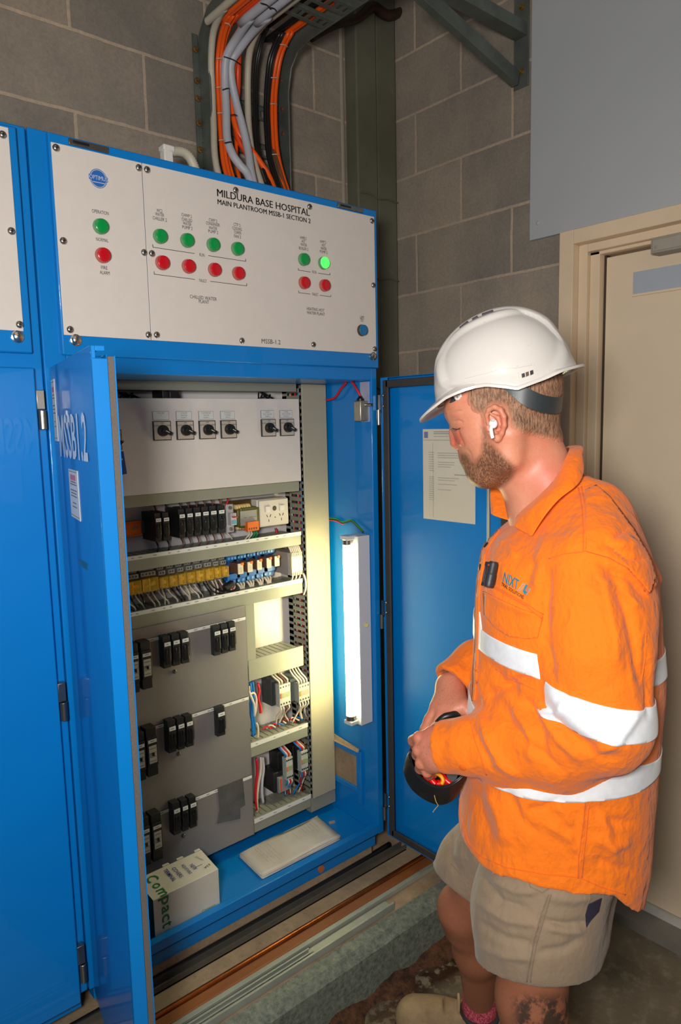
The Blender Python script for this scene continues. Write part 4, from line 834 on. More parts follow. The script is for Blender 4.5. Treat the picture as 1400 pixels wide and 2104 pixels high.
g = MB(); g.tube([onZ(752, 1678, FZ)+np.array([0, 0, .018]), onZ(756, 1690, FZ)+np.array([0, 0, .008]), onZ(764, 1698, FZ)+np.array([0, 0, .003])], .003, 6); g.build('cable_end', BLACK_W, smooth=True, **T('short black cable end lying at the right of the cabinet floor', 'cable'))
bxo = thing('cardboard_box', 'small white cardboard box with large green lettering on the cabinet floor', 'box', (.79, 1.57, FZ))
BZ = .352; BC = [onZ(*q, BZ) for q in ((320, 1861), (457, 1805), (428, 1755), (297, 1806))]
BC[2] = BC[1]+(BC[2]-BC[1]); yf = 1.537; BC = [np.array([.690, yf, BZ]), np.array([.874, yf, BZ]), np.array([.884, 1.643, BZ]), np.array([.694, 1.643, BZ])]
CARD = M('white_card', (196, 190, 176), .6, var=.04, vs=9); CARDG = M('card_dark_green', (14, 62, 44), .5)
g = MB(); g.add([(*p[:2], FZ) for p in BC]+[tuple(p) for p in BC], [(0, 1, 5, 4), (1, 2, 6, 5), (2, 3, 7, 6), (4, 5, 6, 7)], 0); g.add([(*BC[0][:2], FZ), (*BC[3][:2], FZ), tuple(BC[3]), tuple(BC[0])], [(0, 1, 2, 3)], 1)
g.build('carton', [CARD, CARDG], bxo, bevel=.0012)
for f0, f1 in ((.02, .12), (.40, .50), (.62, .72), (.9, .99)):
    g = MB(); a = BC[3]+(BC[2]-BC[3])*f0; c = BC[3]+(BC[2]-BC[3])*f1; g.prism([a, c, c+(-.001, .007, .0005), a+(.001, .007, .0005)], (0, 0, .0012)); g.build('tuck_flap', CARD, bxo)
g = MB(); GRT = M('print_green', (28, 112, 44), .6, var=0); BLT = M('marker_blue', (34, 48, 120), .6, var=0)
uu = (BC[1]-BC[0]); uu /= np.linalg.norm(uu); vv = (BC[3]-BC[0]); vv /= np.linalg.norm(vv)
# "Compact" wraps from the top over the front edge: letters read downwards
adv = 0; pos = [('C', .058, 0), ('o', .027, 0), ('m', -.002, 1), ('p', .032, 1), ('a', .054, 1), ('c', .073, 1), ('t', .089, 1)]
for ch, d, fr in (('C', .079, 0), ('o', .046, 0), ('m', .013, 0), ('p', .014, 1), ('a', .038, 1), ('c', .060, 1), ('t', .079, 1)):
    hgt = {'C': .030, 'o': .020, 'm': .020, 'p': .028, 'a': .020, 'c': .020, 't': .027}[ch]; wd = {'C': .026, 'o': .021, 'm': .030, 'p': .021, 'a': .019, 'c': .019, 't': .013}[ch]
    if not fr: cc = BC[0]+uu*.030+vv*d+np.array([0, 0, .0012]); g.text(ch, cc+uu*({'C': .004}.get(ch, 0)), wd, hgt, u=-vv, v=uu, bold=.012)
    else: cc = BC[0]+uu*.030+np.array([0, -.0012, -d]); g.text(ch, cc+uu*({'p': -.004, 't': .003}.get(ch, 0)), wd, hgt, u=(0, 0, -1), v=uu, bold=.012)
g.text('Compact', BC[0]+uu*.150+np.array([0, -.0012, -.094]), .040, .0085, u=uu, v=(0, 0, 1)); g.build('green_print', GRT, bxo, label='green printed word')
g = MB()
for k, (fx, s, ln) in enumerate(((.075, 'TERMINAL', .060), (.095, 'COVERS', .052), (.118, 'ADJUSTABLE', .050), (.137, 'NEW', .028))):
    g.text(s, BC[0]+uu*fx+vv*(.062-.004*k)+np.array([0, 0, .0015]), ln, .011, u=-vv, v=uu, bold=.01)
g.text('63A', BC[0]+uu*.166+vv*.028+np.array([0, 0, .0015]), .022, .010, u=-uu*.9-vv*.2, v=-vv, m=1); g.obox(BC[0]+uu*.150+vv*.045+np.array([0, 0, .0014]), (uu, vv, (0, 0, 1)), (.010, .0005, .0002), 1)
g.build('marker_writing', [BLT, DARKTX], bxo, label='blue and black marker handwriting'); g = MB(); g.text('Schneider', BC[0]+uu*.167+vv*.072+np.array([0, 0, .0014]), .030, .007, u=-vv*.95+uu*.3, v=uu); g.build('maker_print', GRT, bxo)
# ---------------------------------------------------------------- things lying along the plinth
def long_box(x0, x1, y0, y1, z0, z1, name, m, lab, cat, bev=.001): return MB().box(x0, x1, y0, y1, z0, z1).build(name, m, bevel=bev, **T(lab, cat))
g = MB(); x0, x1 = .2, 1.53
g.box(x0, x1, 1.495, 1.520, KT+.0005, KT+.004); g.box(x0, x1, 1.495, 1.498, KT, KT+.018); g.box(x0, x1, 1.517, 1.520, KT, KT+.018); g.build('channel_offcut', M('channel_dull', (92, 88, 80), .45, .3, var=.2, vs=8), **T('long dull metal channel lying nearest the cabinet base', 'rail'))
MB().tube([(.3, 1.528, KT+.010), (.9, 1.531, KT+.010), (1.3, 1.534, KT+.010), (1.50, 1.540, KT+.011)], .009, 12).build('black_pipe', BLACK, smooth=True, **T('thin black pipe lying against the cabinet base', 'pipe'))
COP = M('old_copper', (150, 82, 38), .32, .85, var=.35, vs=12)
MB().cyl((.15, 1.426, KT+.009), (1.66, 1.424, KT+.009), .0085, 16).build('copper_pipe', COP, smooth='auto', **T('bright copper pipe lying along the plinth', 'pipe'))
BRN = NT('brown_timber'); t = BRN; n1 = t.noise(10, 6, .7, stretch=(.08, 1, 1)); n2 = t.noise(30, 4, .7, stretch=(.1, 1, 1)); t.link(t.mix(t.ramp(n1, .3, .7), lin((104, 58, 26)), lin((158, 96, 50))), t.b.inputs['Base Color']); t.b.inputs['Roughness'].default_value = .5; t.bump(n2, .2, .002); BRN = BRN.m
MB().box(.15, 1.66, 1.384, 1.416, KT+.0005, KT+.012).build('timber_batten', BRN, bevel=.003, **T('flat reddish-brown timber batten beside the copper pipe', 'timber'))
MB().box(.15, 1.6, 1.366, 1.380, KT+.0005, KT+.014).build('metal_strip', GALV_L, bevel=.001, **T('narrow pale galvanised strip beside the brown batten', 'rail'))
def strut(x0, x1, y0, y1, lab, h=.021):
    g = MB(); z = KT+.0006; g.box(x0, x1, y0, y1, z, z+.0025); g.box(x0, x1, y0, y0+.0025, z, z+h); g.box(x0, x1, y1-.0025, y1, z, z+h); g.box(x0, x1, y0, y0+.007, z+h-.0025, z+h); g.box(x0, x1, y1-.007, y1, z+h-.0025, z+h)
    g.build('strut_channel', GALV_L, bevel=.0006, **T(lab, 'rail'))
strut(.15, 1.02, 1.331, 1.354, 'shorter galvanised strut channel lying nearest the plinth edge', .018)
g = MB(); g.box(.15, 1.305, 1.322, 1.3285, KT+.0006, KT+.02); g.box(.15, 1.305, 1.3285, 1.362, KT+.0006, KT+.004); g.build('strut_channel', GALV_L, bevel=.0008, **T('longer pale galvanised angle lying under the shorter strut channel', 'rail'))
# ---------------------------------------------------------------- cable ladder and cables
lad = thing('cable_ladder', 'grey-green galvanised cable ladder bending from overhead down the block wall', 'cable ladder', (1.32, 1.9, 2.1))
LP_i = [(1.845, 2.09), (1.843, 2.50), (1.826, 2.562), (1.792, 2.596), (1.735, 2.608), (1.4, 2.608), (.1, 2.612)]
LP_o = [(1.907, 2.09), (1.907, 2.515), (1.893, 2.598), (1.845, 2.648), (1.76, 2.670), (1.4, 2.670), (.1, 2.674)]
def ladrail(x0, x1, name):
    g = MB(); n = len(LP_o); vs = []
    for k in range(n): vs += [(x0, *LP_o[k]), (x1, *LP_o[k]), (x1, *LP_i[k]), (x0, *LP_i[k])]
    fs = []
    for k in range(n-1):
        for i in range(4): j = (i+1) % 4; fs.append((k*4+i, k*4+j, k*4+4+j, k*4+4+i))
    fs += [(0, 3, 2, 1), (n*4-4, n*4-3, n*4-2, n*4-1)]
    g.add(vs, fs)
    return g.build(name, GALV, lad, bevel=.001)
ladrail(1.413, 1.418, 'side_rail'); ladrail(1.138, 1.143, 'side_rail')
MB().box(1.122, 1.138, 1.900, 1.904, 2.09, 2.60).build('rail_flange', GALV, lad); MB().box(1.418, 1.432, 1.900, 1.904, 2.09, 2.50).build('rail_flange', GALV, lad)
BOLTM = M('brassy_bolt', (150, 116, 70), .35, .8, var=.2, vs=80)
for i, (x, y) in enumerate(((408, 200), (407, 250), (411, 305), (411, 165), (409, 101))):
    p = onY(x, y, 1.890); g = MB(); g.lathe((1.129, 1.900, p[2]), (0, -1, 0), [(0, .009), (.005, .009), (.006, .005), (.012, .0045)], 6); g.build('bolt', BOLTM, lad)
for i, (x, y) in enumerate(((582, 163), (581, 223), (581, 275), (583, 112))):
    p = onX(x, y, 1.413); g = MB(); g.lathe((1.413, 1.876, p[2]), (-1, 0, 0), [(0, .007), (.003, .006), (.004, .003)], 8); g.build('bolt', M('rusty_bolt', (120, 74, 50), .6, .5), lad)
def rung(y, z, dy, dz):     # perforated strap
    n_ = np.array([0, dz, -dy]); n_ = n_/np.linalg.norm(n_); g = MB(); d_ = np.array([0, dy, dz]); c0 = 0
    wv = d_; N = 11; L_ = .278/N
    for k in range(N):
        x0 = 1.135+k*L_
        for a_, b_ in ((-1, -.45), (.45, 1)): g.prism([(x0, y+dy*a_, z+dz*a_), (x0+L_, y+dy*a_, z+dz*a_), (x0+L_, y+dy*b_, z+dz*b_), (x0, y+dy*b_, z+dz*b_)], n_*.002)
        g.prism([(x0, y-dy*.45, z-dz*.45), (x0+L_*.4, y-dy*.45, z-dz*.45), (x0+L_*.4, y+dy*.45, z+dz*.45), (x0, y+dy*.45, z+dz*.45)], n_*.002)
    for s_ in (-1, 1): g.prism([(1.135, y+dy*s_, z+dz*s_), (1.413, y+dy*s_, z+dz*s_), (1.413, y+dy*s_*.93, z+dz*s_*.93), (1.135, y+dy*s_*.93, z+dz*s_*.93)], n_*(-.008))
    g.build('rung', GALV, lad, bevel=.0006)
for z in (2.12, 2.22, 2.33, 2.44): rung(1.898, z, 0, .020)
for k in range(17): rung(1.648-.086*k, 2.612, .026, 0)
# path of the cable bed in the Y-Z plane
CPATH1 = [(1.70, 2.02), (1.745, 2.10), (1.80, 2.20), (1.845, 2.32), (1.864, 2.42), (1.862, 2.50), (1.846, 2.57), (1.806, 2.618), (1.74, 2.638), (1.5, 2.642), (.1, 2.648)]
CPATH2 = [(1.70, 2.02), (1.745, 2.10), (1.80, 2.20), (1.845, 2.32), (1.862, 2.42), (1.855, 2.48), (1.835, 2.53), (1.80, 2.565), (1.74, 2.583), (1.5, 2.586), (.1, 2.59)]
def onbed(x, y, off=0, low=True):
    CPATH = CPATH2 if low else CPATH1
    r = ray(x, y); best = None
    for k in range(len(CPATH)-1):
        a, b_ = np.array(CPATH[k]), np.array(CPATH[k+1]); d = b_-a; n_ = np.array([-d[1], d[0]])/np.linalg.norm(d); a = a+n_*off; b_ = b_+n_*off
        den = r[1]*d[1]-r[2]*d[0]
        if abs(den) < 1e-9: continue
        t_ = ((a[0]-CP[1])*d[1]-(a[1]-CP[2])*d[0])/den; s_ = (CP[1]+r[1]*t_-a[0])/d[0] if abs(d[0]) > 1e-6 else (CP[2]+r[2]*t_-a[1])/d[1]
        if -.02 <= s_ <= 1.02 and t_ > 0: 
            P = CP+r*t_
            if best is None or t_ < best[0]: best = (t_, P)
    return best[1] if best else None
def cable(zp, r, m, lab, grp=None, off=0, ribs=0, dx=0, n=10, cat='cable', name='cable', low=True):
    P = [onbed(380+(x+dx)/3.182, y/3.182, off, low) for x, y in zp]; P = [p for p in P if p is not None]
    d = np.array([0, -.25, .0]);
    if P[0][1] < 1.80: P = [P[0]+np.array([0, .15-P[0][1], .006])]+P
    P = P+[np.array([P[-1][0], min(P[-1][1], 1.75)-.02, 2.06])]
    MB().tube(P, r, n, 6, ribs=ribs).build(name, m, smooth=True, **T(lab, cat, grp))
    return P
OC = 'orange cables on the ladder'
cable([(300, 5), (262, 50), (225, 105), (185, 220), (172, 400), (180, 600), (188, 800), (205, 1080)], .0098, BEIGE_CON, 'ribbed beige conduit at the left of the cable ladder', off=.006, ribs=.0045, cat='conduit', name='flexible_conduit')
cable([(375, 5), (290, 95), (240, 210), (214, 380), (214, 560), (224, 740), (236, 920), (262, 1110)], .0062, ORANGE_C, 'left one of the orange cables strapped beside the beige conduit', OC, .003)
cable([(400, 5), (315, 100), (262, 210), (236, 380), (234, 560), (244, 740), (255, 920), (285, 1120)], .0062, ORANGE_C, 'second orange cable strapped beside the beige conduit', OC, .003)
cable([(425, 10), (345, 90), (280, 215), (246, 380), (246, 560), (252, 740), (266, 930), (308, 1130)], .005, ORANGE_C, 'third orange cable from the beige conduit', OC, -.004)
cable([(460, 10), (400, 90), (362, 210), (350, 400), (345, 580), (330, 760), (345, 900), (400, 1000), (480, 1165)], .0085, M('cable_orange_red', (220, 66, 14), .4), 'reddish orange cable running behind the two grey conduits', None, -.004)
cable([(440, 10), (380, 110), (350, 220), (335, 400), (312, 600), (318, 780), (335, 900), (350, 1140)], .0055, ORANGE_C, 'orange cable hanging straight down behind the two grey conduits', OC, -.012)
cable([(300, 620), (315, 760), (350, 870), (420, 960), (500, 1070), (568, 1190)], .0085, ORANGE_C, 'thick orange cable slanting right at the foot of the ladder', None, .0)
cable([(545, 5), (430, 115), (345, 240), (285, 340), (264, 420), (262, 560), (270, 720), (276, 900), (312, 1010), (360, 1080), (425, 1170)], .0120, GREYWHITE, 'left one of the two smooth grey conduits in the middle of the ladder', 'grey conduits', .014, cat='conduit', name='conduit')
cable([(640, 5), (545, 105), (440, 210), (345, 335), (303, 410), (305, 520), (338, 680), (378, 830), (412, 980), (442, 1165)], .0120, GREYWHITE, 'right one of the two smooth grey conduits in the middle of the ladder', 'grey conduits', .016, cat='conduit', name='conduit')
cable([(600, 85), (520, 150), (462, 225), (424, 340), (412, 480), (412, 700), (424, 900), (465, 1100)], .0105, BEIGE_CON, 'ribbed beige conduit in the middle of the cable ladder', off=-.004, ribs=.0045, cat='conduit', name='flexible_conduit')
BKG = 'black cables on the ladder'
for k, (ddx, o) in enumerate(((0, 0), (12, -.004))): cable([(630, 105), (530, 190), (487, 310), (462, 450), (455, 640), (460, 860), (475, 1000), (520, 1120)], .0045, BLACK_W, ('left' if k == 0 else 'right')+' of the two thin black cables between the beige conduit and the black bundle', BKG, o, dx=ddx, low=False)
for k, (ddx, o) in enumerate(((-10, 0), (6, .004), (20, -.004))): cable([(700, 135), (632, 220), (570, 360), (548, 500), (536, 700), (542, 880), (552, 1000), (585, 1130)], .0058, BLACK_W, ('left', 'middle', 'right')[k]+' cable of the thick black bundle left of the right-hand orange pair', BKG, o, dx=ddx, low=False)
for k, (ddx, o) in enumerate(((-10, 0), (12, 0))): cable([(765, 150), (690, 215), (630, 330), (597, 470), (580, 640), (582, 850), (597, 1010), (640, 1180)], .0066, ORANGE_C, ('left' if k == 0 else 'right')+' orange cable of the pair nearest the right rail of the ladder', 'right-hand orange pair', o, dx=ddx, low=False)
for k in range(4): cable([(560+8*k, 980), (580+12*k, 1080), (612+14*k, 1200)], .0032, M('core_brown', (92, 66, 44), .5), 'thin brown core fanning out at the foot of the black bundle', 'brown cores at the foot of the ladder', .004)
# cable ties
def tie(x0, y0, x1, y1, m, off, lab, grp):
    lw = 'right' not in lab; a, b_ = onbed(380+x0/3.182, y0/3.182, off, lw), onbed(380+x1/3.182, y1/3.182, off, lw)
    if a is None or b_ is None: return
    mid = (a+b_)/2+np.array([0, -.006, .0]); MB().tube([a, mid, b_], .0016, 6, 4).build('cable_tie', m, smooth=True, **T(lab, 'cable tie', grp))
WT = M('tie_translucent_white', (190, 170, 150), .4)
for q in ((205, 383, 255, 390), (205, 572, 252, 578), (212, 740, 262, 745), (222, 917, 272, 922), (262, 150, 300, 178)): tie(*q, WT, .013, 'pale cable tie around the left orange cables', 'pale ties on the left orange cables')
for q in ((622, 290, 672, 308), (562, 508, 612, 518), (558, 680, 604, 686), (570, 1010, 616, 1016)): tie(*q, WT, .010, 'pale cable tie around the right-hand orange pair', 'pale ties on the right orange pair')
for q in ((255, 370, 368, 425), (245, 588, 290, 578), (258, 935, 312, 930), (495, 20, 560, 60), (548, 50, 600, 75), (295, 752, 340, 756)): tie(*q, BLACK_W, .030, 'black cable tie around the grey conduits', 'black ties on the grey conduits')
# white elbow + flexible conduit on the cabinet top
el = thing('conduit_elbow', 'white elbow fitting and ribbed flexible conduit on top of the cabinet', 'conduit', (.87, 1.62, 2.087))
P = [onY(x, y, 1.62) for x, y in ((343, 330), (343, 306))]
g = MB(); g.box(P[0][0]-.012, P[0][0]+.012, 1.608, 1.632, 2.087, P[1][2]-.006); g.box(P[0][0]-.014, P[0][0]+.016, 1.606, 1.634, P[1][2]-.008, P[1][2]+.006); g.build('elbow_fitting', WHITE, el, bevel=.003)
g = MB(); g.tube([onY(x, y, 1.62) for x, y in ((350, 312), (364, 311), (378, 314), (390, 324), (399, 342), (404, 360))], .0125, 14, 6, ribs=.005, rib_h=.14); g.build('flexible_conduit', BEIGE_CON, el, smooth=True)
# cantilever bracket on the right wall
br_ = thing('wall_bracket', 'galvanised cantilever bracket with diagonal brace bolted high on the right wall', 'bracket', (RW_X, 1.355, 2.5))
def bar(p0, p1, w_, h_, up, name, lips=True):
    p0, p1 = np.array(p0, float), np.array(p1, float); d = p1-p0; L_ = np.linalg.norm(d); d /= L_; s_ = np.cross(d, up); s_ /= np.linalg.norm(s_); v_ = np.cross(s_, d); g = MB(); c0 = (p0+p1)/2
    g.obox(c0, (d, s_, v_), (L_/2, w_/2, .0015)); g.obox(c0+s_*(w_/2-.0015)+v_*h_/2, (d, s_, v_), (L_/2, .0015, h_/2)); g.obox(c0-s_*(w_/2-.0015)+v_*h_/2, (d, s_, v_), (L_/2, .0015, h_/2))
    g.build(name, GALV, br_, bevel=.0008)
bar((RW_X-.003, 1.355, 2.478), (RW_X-.003, 1.355, 2.80), .052, .02, (1, 0, 0), 'wall_plate')
bar((RW_X-.02, 1.352, 2.500), (1.46, 1.352, 2.602), .040, .022, (0, 1, 0), 'diagonal_brace')
bar((RW_X-.004, 1.355, 2.618), (1.1, 1.355, 2.615), .044, .034, (0, 0, 1), 'cantilever_arm')
for z in (2.522, 2.70):
    g = MB(); g.lathe((RW_X-.005, 1.352, z), (-1, 0, 0), [(0, .008), (.004, .008), (.005, .0045), (.012, .004)], 8); g.build('anchor_bolt', M('brass_bolt', (190, 150, 70), .25, .9), br_)
# soot-brown lagged pipe at the top of the corner
P = [onY(x, y, 1.86) for x, y in ((640, 80), (690, 52), (735, 38), (765, 14), (785, 26), (800, 32), (825, 24), (850, 6), (880, -20))]
MB().tube(P, .014, 12, 5, rads=[.010, .012, .014, .016, .017, .017, .015, .013, .012]).build('scorched_pipe', M('burnt_brown', (58, 38, 26), .5, .2, var=.6, vs=14), smooth=True, **T('dark brown scorched-looking pipe crossing in front of the column top', 'pipe'))
# ================================================================ worker
class Fr:                       # body frame: a = forward, s = away from the near side, z = up
    def __init__(f, A, h):
        f.A = np.array([A[0], A[1], 0.0]); h = np.array([h[0], h[1], 0.0]); f.h = h/np.linalg.norm(h); f.v = np.array([f.h[1], -f.h[0], 0])
    def at(f, x, y, s): r = ray(x, y); t = ((f.A@f.v)+s-CP@f.v)/(r@f.v); return CP+r*t
    def loc(f, P): P = np.asarray(P); q = P-f.A; return q@f.h, q@f.v, P[..., 2]
    def w(f, a, s, z): return f.A+f.h*a+f.v*s+np.array([0, 0, z])
B = Fr((1.105, .684), (-.673, .739)); H = Fr((1.028, .763), (-.53, .848))
class SDF:
    def __init__(s, lo, hi, vox):
        s.lo = np.array(lo, float); s.vox = vox; s.n = np.ceil((np.array(hi)-s.lo)/vox).astype(int)+1
        s.D = np.full(s.n, .5, np.float32)
    def grid(s, lo, hi):
        i0 = np.clip(np.floor((lo-s.lo)/s.vox).astype(int), 0, s.n-1); i1 = np.clip(np.ceil((hi-s.lo)/s.vox).astype(int)+1, 1, s.n)
        ax = [s.lo[k]+np.arange(i0[k], i1[k])*s.vox for k in range(3)]
        sl = tuple(slice(i0[k], i1[k]) for k in range(3))
        X, Y, Z = np.meshgrid(*ax, indexing='ij'); return sl, np.stack([X, Y, Z], -1)
    def put(s, fn, lo, hi, k=.01, op='u'):
        m = k+s.vox*3; sl, P = s.grid(np.array(lo)-m, np.array(hi)+m)
        if P.size == 0: return
        d = fn(P).astype(np.float32); D = s.D[sl]
        if op == 'u':
            h = np.maximum(k-np.abs(D-d), 0)/k if k > 0 else 0; s.D[sl] = np.minimum(D, d)-h*h*k*.25
        else:     # subtract
            d = -d; h = np.maximum(k-np.abs(D-d), 0)/k if k > 0 else 0; s.D[sl] = np.maximum(D, d)+h*h*k*.25
    def cone(s, a, b, ra, rb, k=.01, op='u', sq=None):
        a, b = np.array(a, float), np.array(b, float); R = max(ra, rb)*(1 if sq is None else max(1, sq[1])); s.put(fcone(a, b, ra, rb, sq), np.minimum(a, b)-R, np.maximum(a, b)+R, k, op); return s
    def chain(s, pts, rs, k=.01, op='u', sq=None):
        for i in range(len(pts)-1): s.cone(pts[i], pts[i+1], rs[i], rs[i+1], k, op, sq)
        return s
    def ell(s, c, ax, r, k=.01, op='u'):
        c = np.array(c, float); R = max(r); s.put(fell(c, ax, r), c-R, c+R, k, op); return s
    def mesh(s): return surface_nets(s.D, s.lo, s.vox)
def fcone(a, b, ra, rb, sq=None):
    d = b-a; L2 = max(1e-12, d@d)
    def f(P):
        q = P-a; t = np.clip((q@d)/L2, 0, 1); e = q-t[..., None]*d
        if sq is not None:         # squash along direction sq[0]: thickness factor sq[1]
            u = sq[0]; c_ = e@u; e = e+u*(c_*(1/sq[1]-1))[..., None]
        return np.linalg.norm(e, axis=-1)-(ra+(rb-ra)*t)
    return f
def fell(c, ax, r):
    Rm = np.array(ax, float); r = np.array(r, float)
    def f(P):
        q = (P-c)@Rm.T; k0 = np.linalg.norm(q/r, axis=-1); k1 = np.linalg.norm(q/(r*r), axis=-1); return k0*(k0-1)/np.maximum(k1, 1e-9)
    return f
def surface_nets(D, lo, vox):
    nx, ny, nz = D.shape; ins = D < 0
    c = [ins[i:nx-1+i, j:ny-1+j, k:nz-1+k] for i in (0, 1) for j in (0, 1) for k in (0, 1)]
    cnt = sum(x.astype(np.int8) for x in c); act = (cnt > 0) & (cnt < 8); idx = -np.ones(act.shape, np.int64); I = np.argwhere(act); idx[act] = np.arange(len(I))
    acc = np.zeros((len(I), 3)); num = np.zeros(len(I)); off = [np.array((i, j, k)) for i in (0, 1) for j in (0, 1) for k in (0, 1)]
    val = [D[I[:, 0]+o[0], I[:, 1]+o[1], I[:, 2]+o[2]] for o in off]
    for p in range(8):
        for q in range(p+1, 8):
            if np.abs(off[p]-off[q]).sum() != 1: continue
            a, b = val[p], val[q]; m = (a < 0) != (b < 0); t = np.where(m, a/np.where(m, a-b, 1), 0)
            acc += np.where(m[:, None], off[p]+(off[q]-off[p])*t[:, None], 0); num += m
    V = lo+(I+acc/num[:, None])*vox; F = []
    for ax in range(3):
        sh = [slice(None)]*3; s2 = [slice(None)]*3; sh[ax] = slice(0, -1); s2[ax] = slice(1, None)
        A_, B_ = ins[tuple(sh)], ins[tuple(s2)]; E = np.argwhere(A_ != B_); o1, o2 = (ax+1) % 3, (ax+2) % 3
        E = E[(E[:, o1] > 0) & (E[:, o2] > 0) & (E[:, o1] < D.shape[o1]-1) & (E[:, o2] < D.shape[o2]-1)]
        def g(d1, d2): Q = E.copy(); Q[:, o1] += d1; Q[:, o2] += d2; return idx[Q[:, 0], Q[:, 1], Q[:, 2]]
        q = np.stack([g(-1, -1), g(0, -1), g(0, 0), g(-1, 0)], 1); fl = ~A_[E[:, 0], E[:, 1], E[:, 2]]; q[fl] = q[fl][:, ::-1]; F.append(q)
    F = np.concatenate(F); F = F[(F >= 0).all(1)]
    return V, F
def relax(V, F, it=2, lam=.5):
    E = np.concatenate([F[:, [0, 1]], F[:, [1, 2]], F[:, [2, 3]], F[:, [3, 0]]]); E = np.concatenate([E, E[:, ::-1]]); n = np.bincount(E[:, 0], minlength=len(V))
    for _ in range(it):
        S = np.stack([np.bincount(E[:, 0], V[E[:, 1], k], minlength=len(V)) for k in range(3)], 1)/np.maximum(n, 1)[:, None]; V = V+(S-V)*lam
    return V
def vnormals(V, F):
    n = np.cross(V[F[:, 2]]-V[F[:, 0]], V[F[:, 3]]-V[F[:, 1]]); N = np.zeros_like(V)
    for k in range(4):
        for c_ in range(3): N[:, c_] += np.bincount(F[:, k], n[:, c_], minlength=len(V))
    return N/np.maximum(np.linalg.norm(N, axis=1), 1e-9)[:, None]
def mk(name, V, F, mats, parent, attrs=None, smooth=True, **tags):
    me = bpy.data.meshes.new(name); V = np.asarray(V, np.float32); F = np.asarray(F, np.int32)
    me.vertices.add(len(V)); me.vertices.foreach_set('co', V.ravel()); me.loops.add(F.size); me.loops.foreach_set('vertex_index', F.ravel())
    me.polygons.add(len(F)); me.polygons.foreach_set('loop_start', np.arange(len(F), dtype=np.int32)*F.shape[1]); me.update(calc_edges=True); me.validate()
    me.polygons.foreach_set('use_smooth', [smooth]*len(me.polygons))
    for mm in (mats if isinstance(mats, (list, tuple)) else [mats]): me.materials.append(mm)
    for k, v in (attrs or {}).items(): at = me.attributes.new(k, 'FLOAT', 'POINT'); at.data.foreach_set('value', np.asarray(v, np.float32))
    o = bpy.data.objects.new(name, me); COL.objects.link(o)
    if parent: o.parent = parent; o.matrix_parent_inverse = parent.matrix_world.inverted()
    for k, v in tags.items(): o[k] = v
    return o
def seg2d(P, a, b):     # distance from 2-D points to segment
    a, b = np.array(a, float), np.array(b, float); d = b-a; t = np.clip(((P-a)@d)/max(1e-9, d@d), 0, 1); return np.linalg.norm(P-a-t[:, None]*d, axis=1)
def poly_sd(P, poly):   # signed distance, negative inside
    d = np.full(len(P), 1e9); ins = np.zeros(len(P), bool); n = len(poly)
    for i in range(n):
        a, b = poly[i], poly[(i+1) % n]; d = np.minimum(d, seg2d(P, a, b))
        c_ = ((a[1] > P[:, 1]) != (b[1] > P[:, 1])); xx = (b[0]-a[0])*(P[:, 1]-a[1])/((b[1]-a[1]) if b[1] != a[1] else 1e-9)+a[0]; ins ^= c_ & (P[:, 0] < xx)
    return np.where(ins, -d, d)
def folds(V, N, L, mask=None):
    """cloth creases: each is a polyline given where it shows in the photograph, raised or sunk on the camera-facing cloth"""
    Q = proj(V); vd = CP-V; vd /= np.linalg.norm(vd, axis=1)[:, None]; fc = np.clip((vd*N).sum(1)*3, 0, 1); out = np.zeros(len(V))
    for pts, w, h in L:
        pts = np.array(pts, float); lo, hi = pts.min(0)-3*w, pts.max(0)+3*w; ix = np.where((Q[:, 0] > lo[0]) & (Q[:, 0] < hi[0]) & (Q[:, 1] > lo[1]) & (Q[:, 1] < hi[1]) & (fc > 0))[0]
        if len(ix) == 0: continue
        d = np.full(len(ix), 1e9); tt = np.zeros(len(ix)); tot = np.concatenate([[0], np.cumsum(np.linalg.norm(np.diff(pts, axis=0), axis=1))])
        for i in range(len(pts)-1):
            a, b = pts[i], pts[i+1]; e = b-a; t = np.clip(((Q[ix, :2]-a)@e)/(e@e), 0, 1); dd = np.linalg.norm(Q[ix, :2]-a-t[:, None]*e, axis=1); m = dd < d; d[m] = dd[m]; tt[m] = (tot[i]+t[m]*np.linalg.norm(e))/tot[-1]
        out[ix] += 1.5*h*np.exp(-(d/w)**2)*np.clip(np.minimum(tt, 1-tt)*5+.12, 0, 1)*fc[ix]
    if mask is not None: out *= mask
    return V+N*out[:, None]
def bvh(V, F): return BVHTree.FromPolygons([tuple(v) for v in V], [tuple(map(int, f)) for f in F])
def cast(T_, x, y):
    r = ray(x, y); r = r/np.linalg.norm(r); p, n, i, d = T_.ray_cast(Vector(CP), Vector(r), 5); return (np.array(p), np.array(n)*(-1 if np.array(n)@r > 0 else 1)) if p is not None else (None, None)
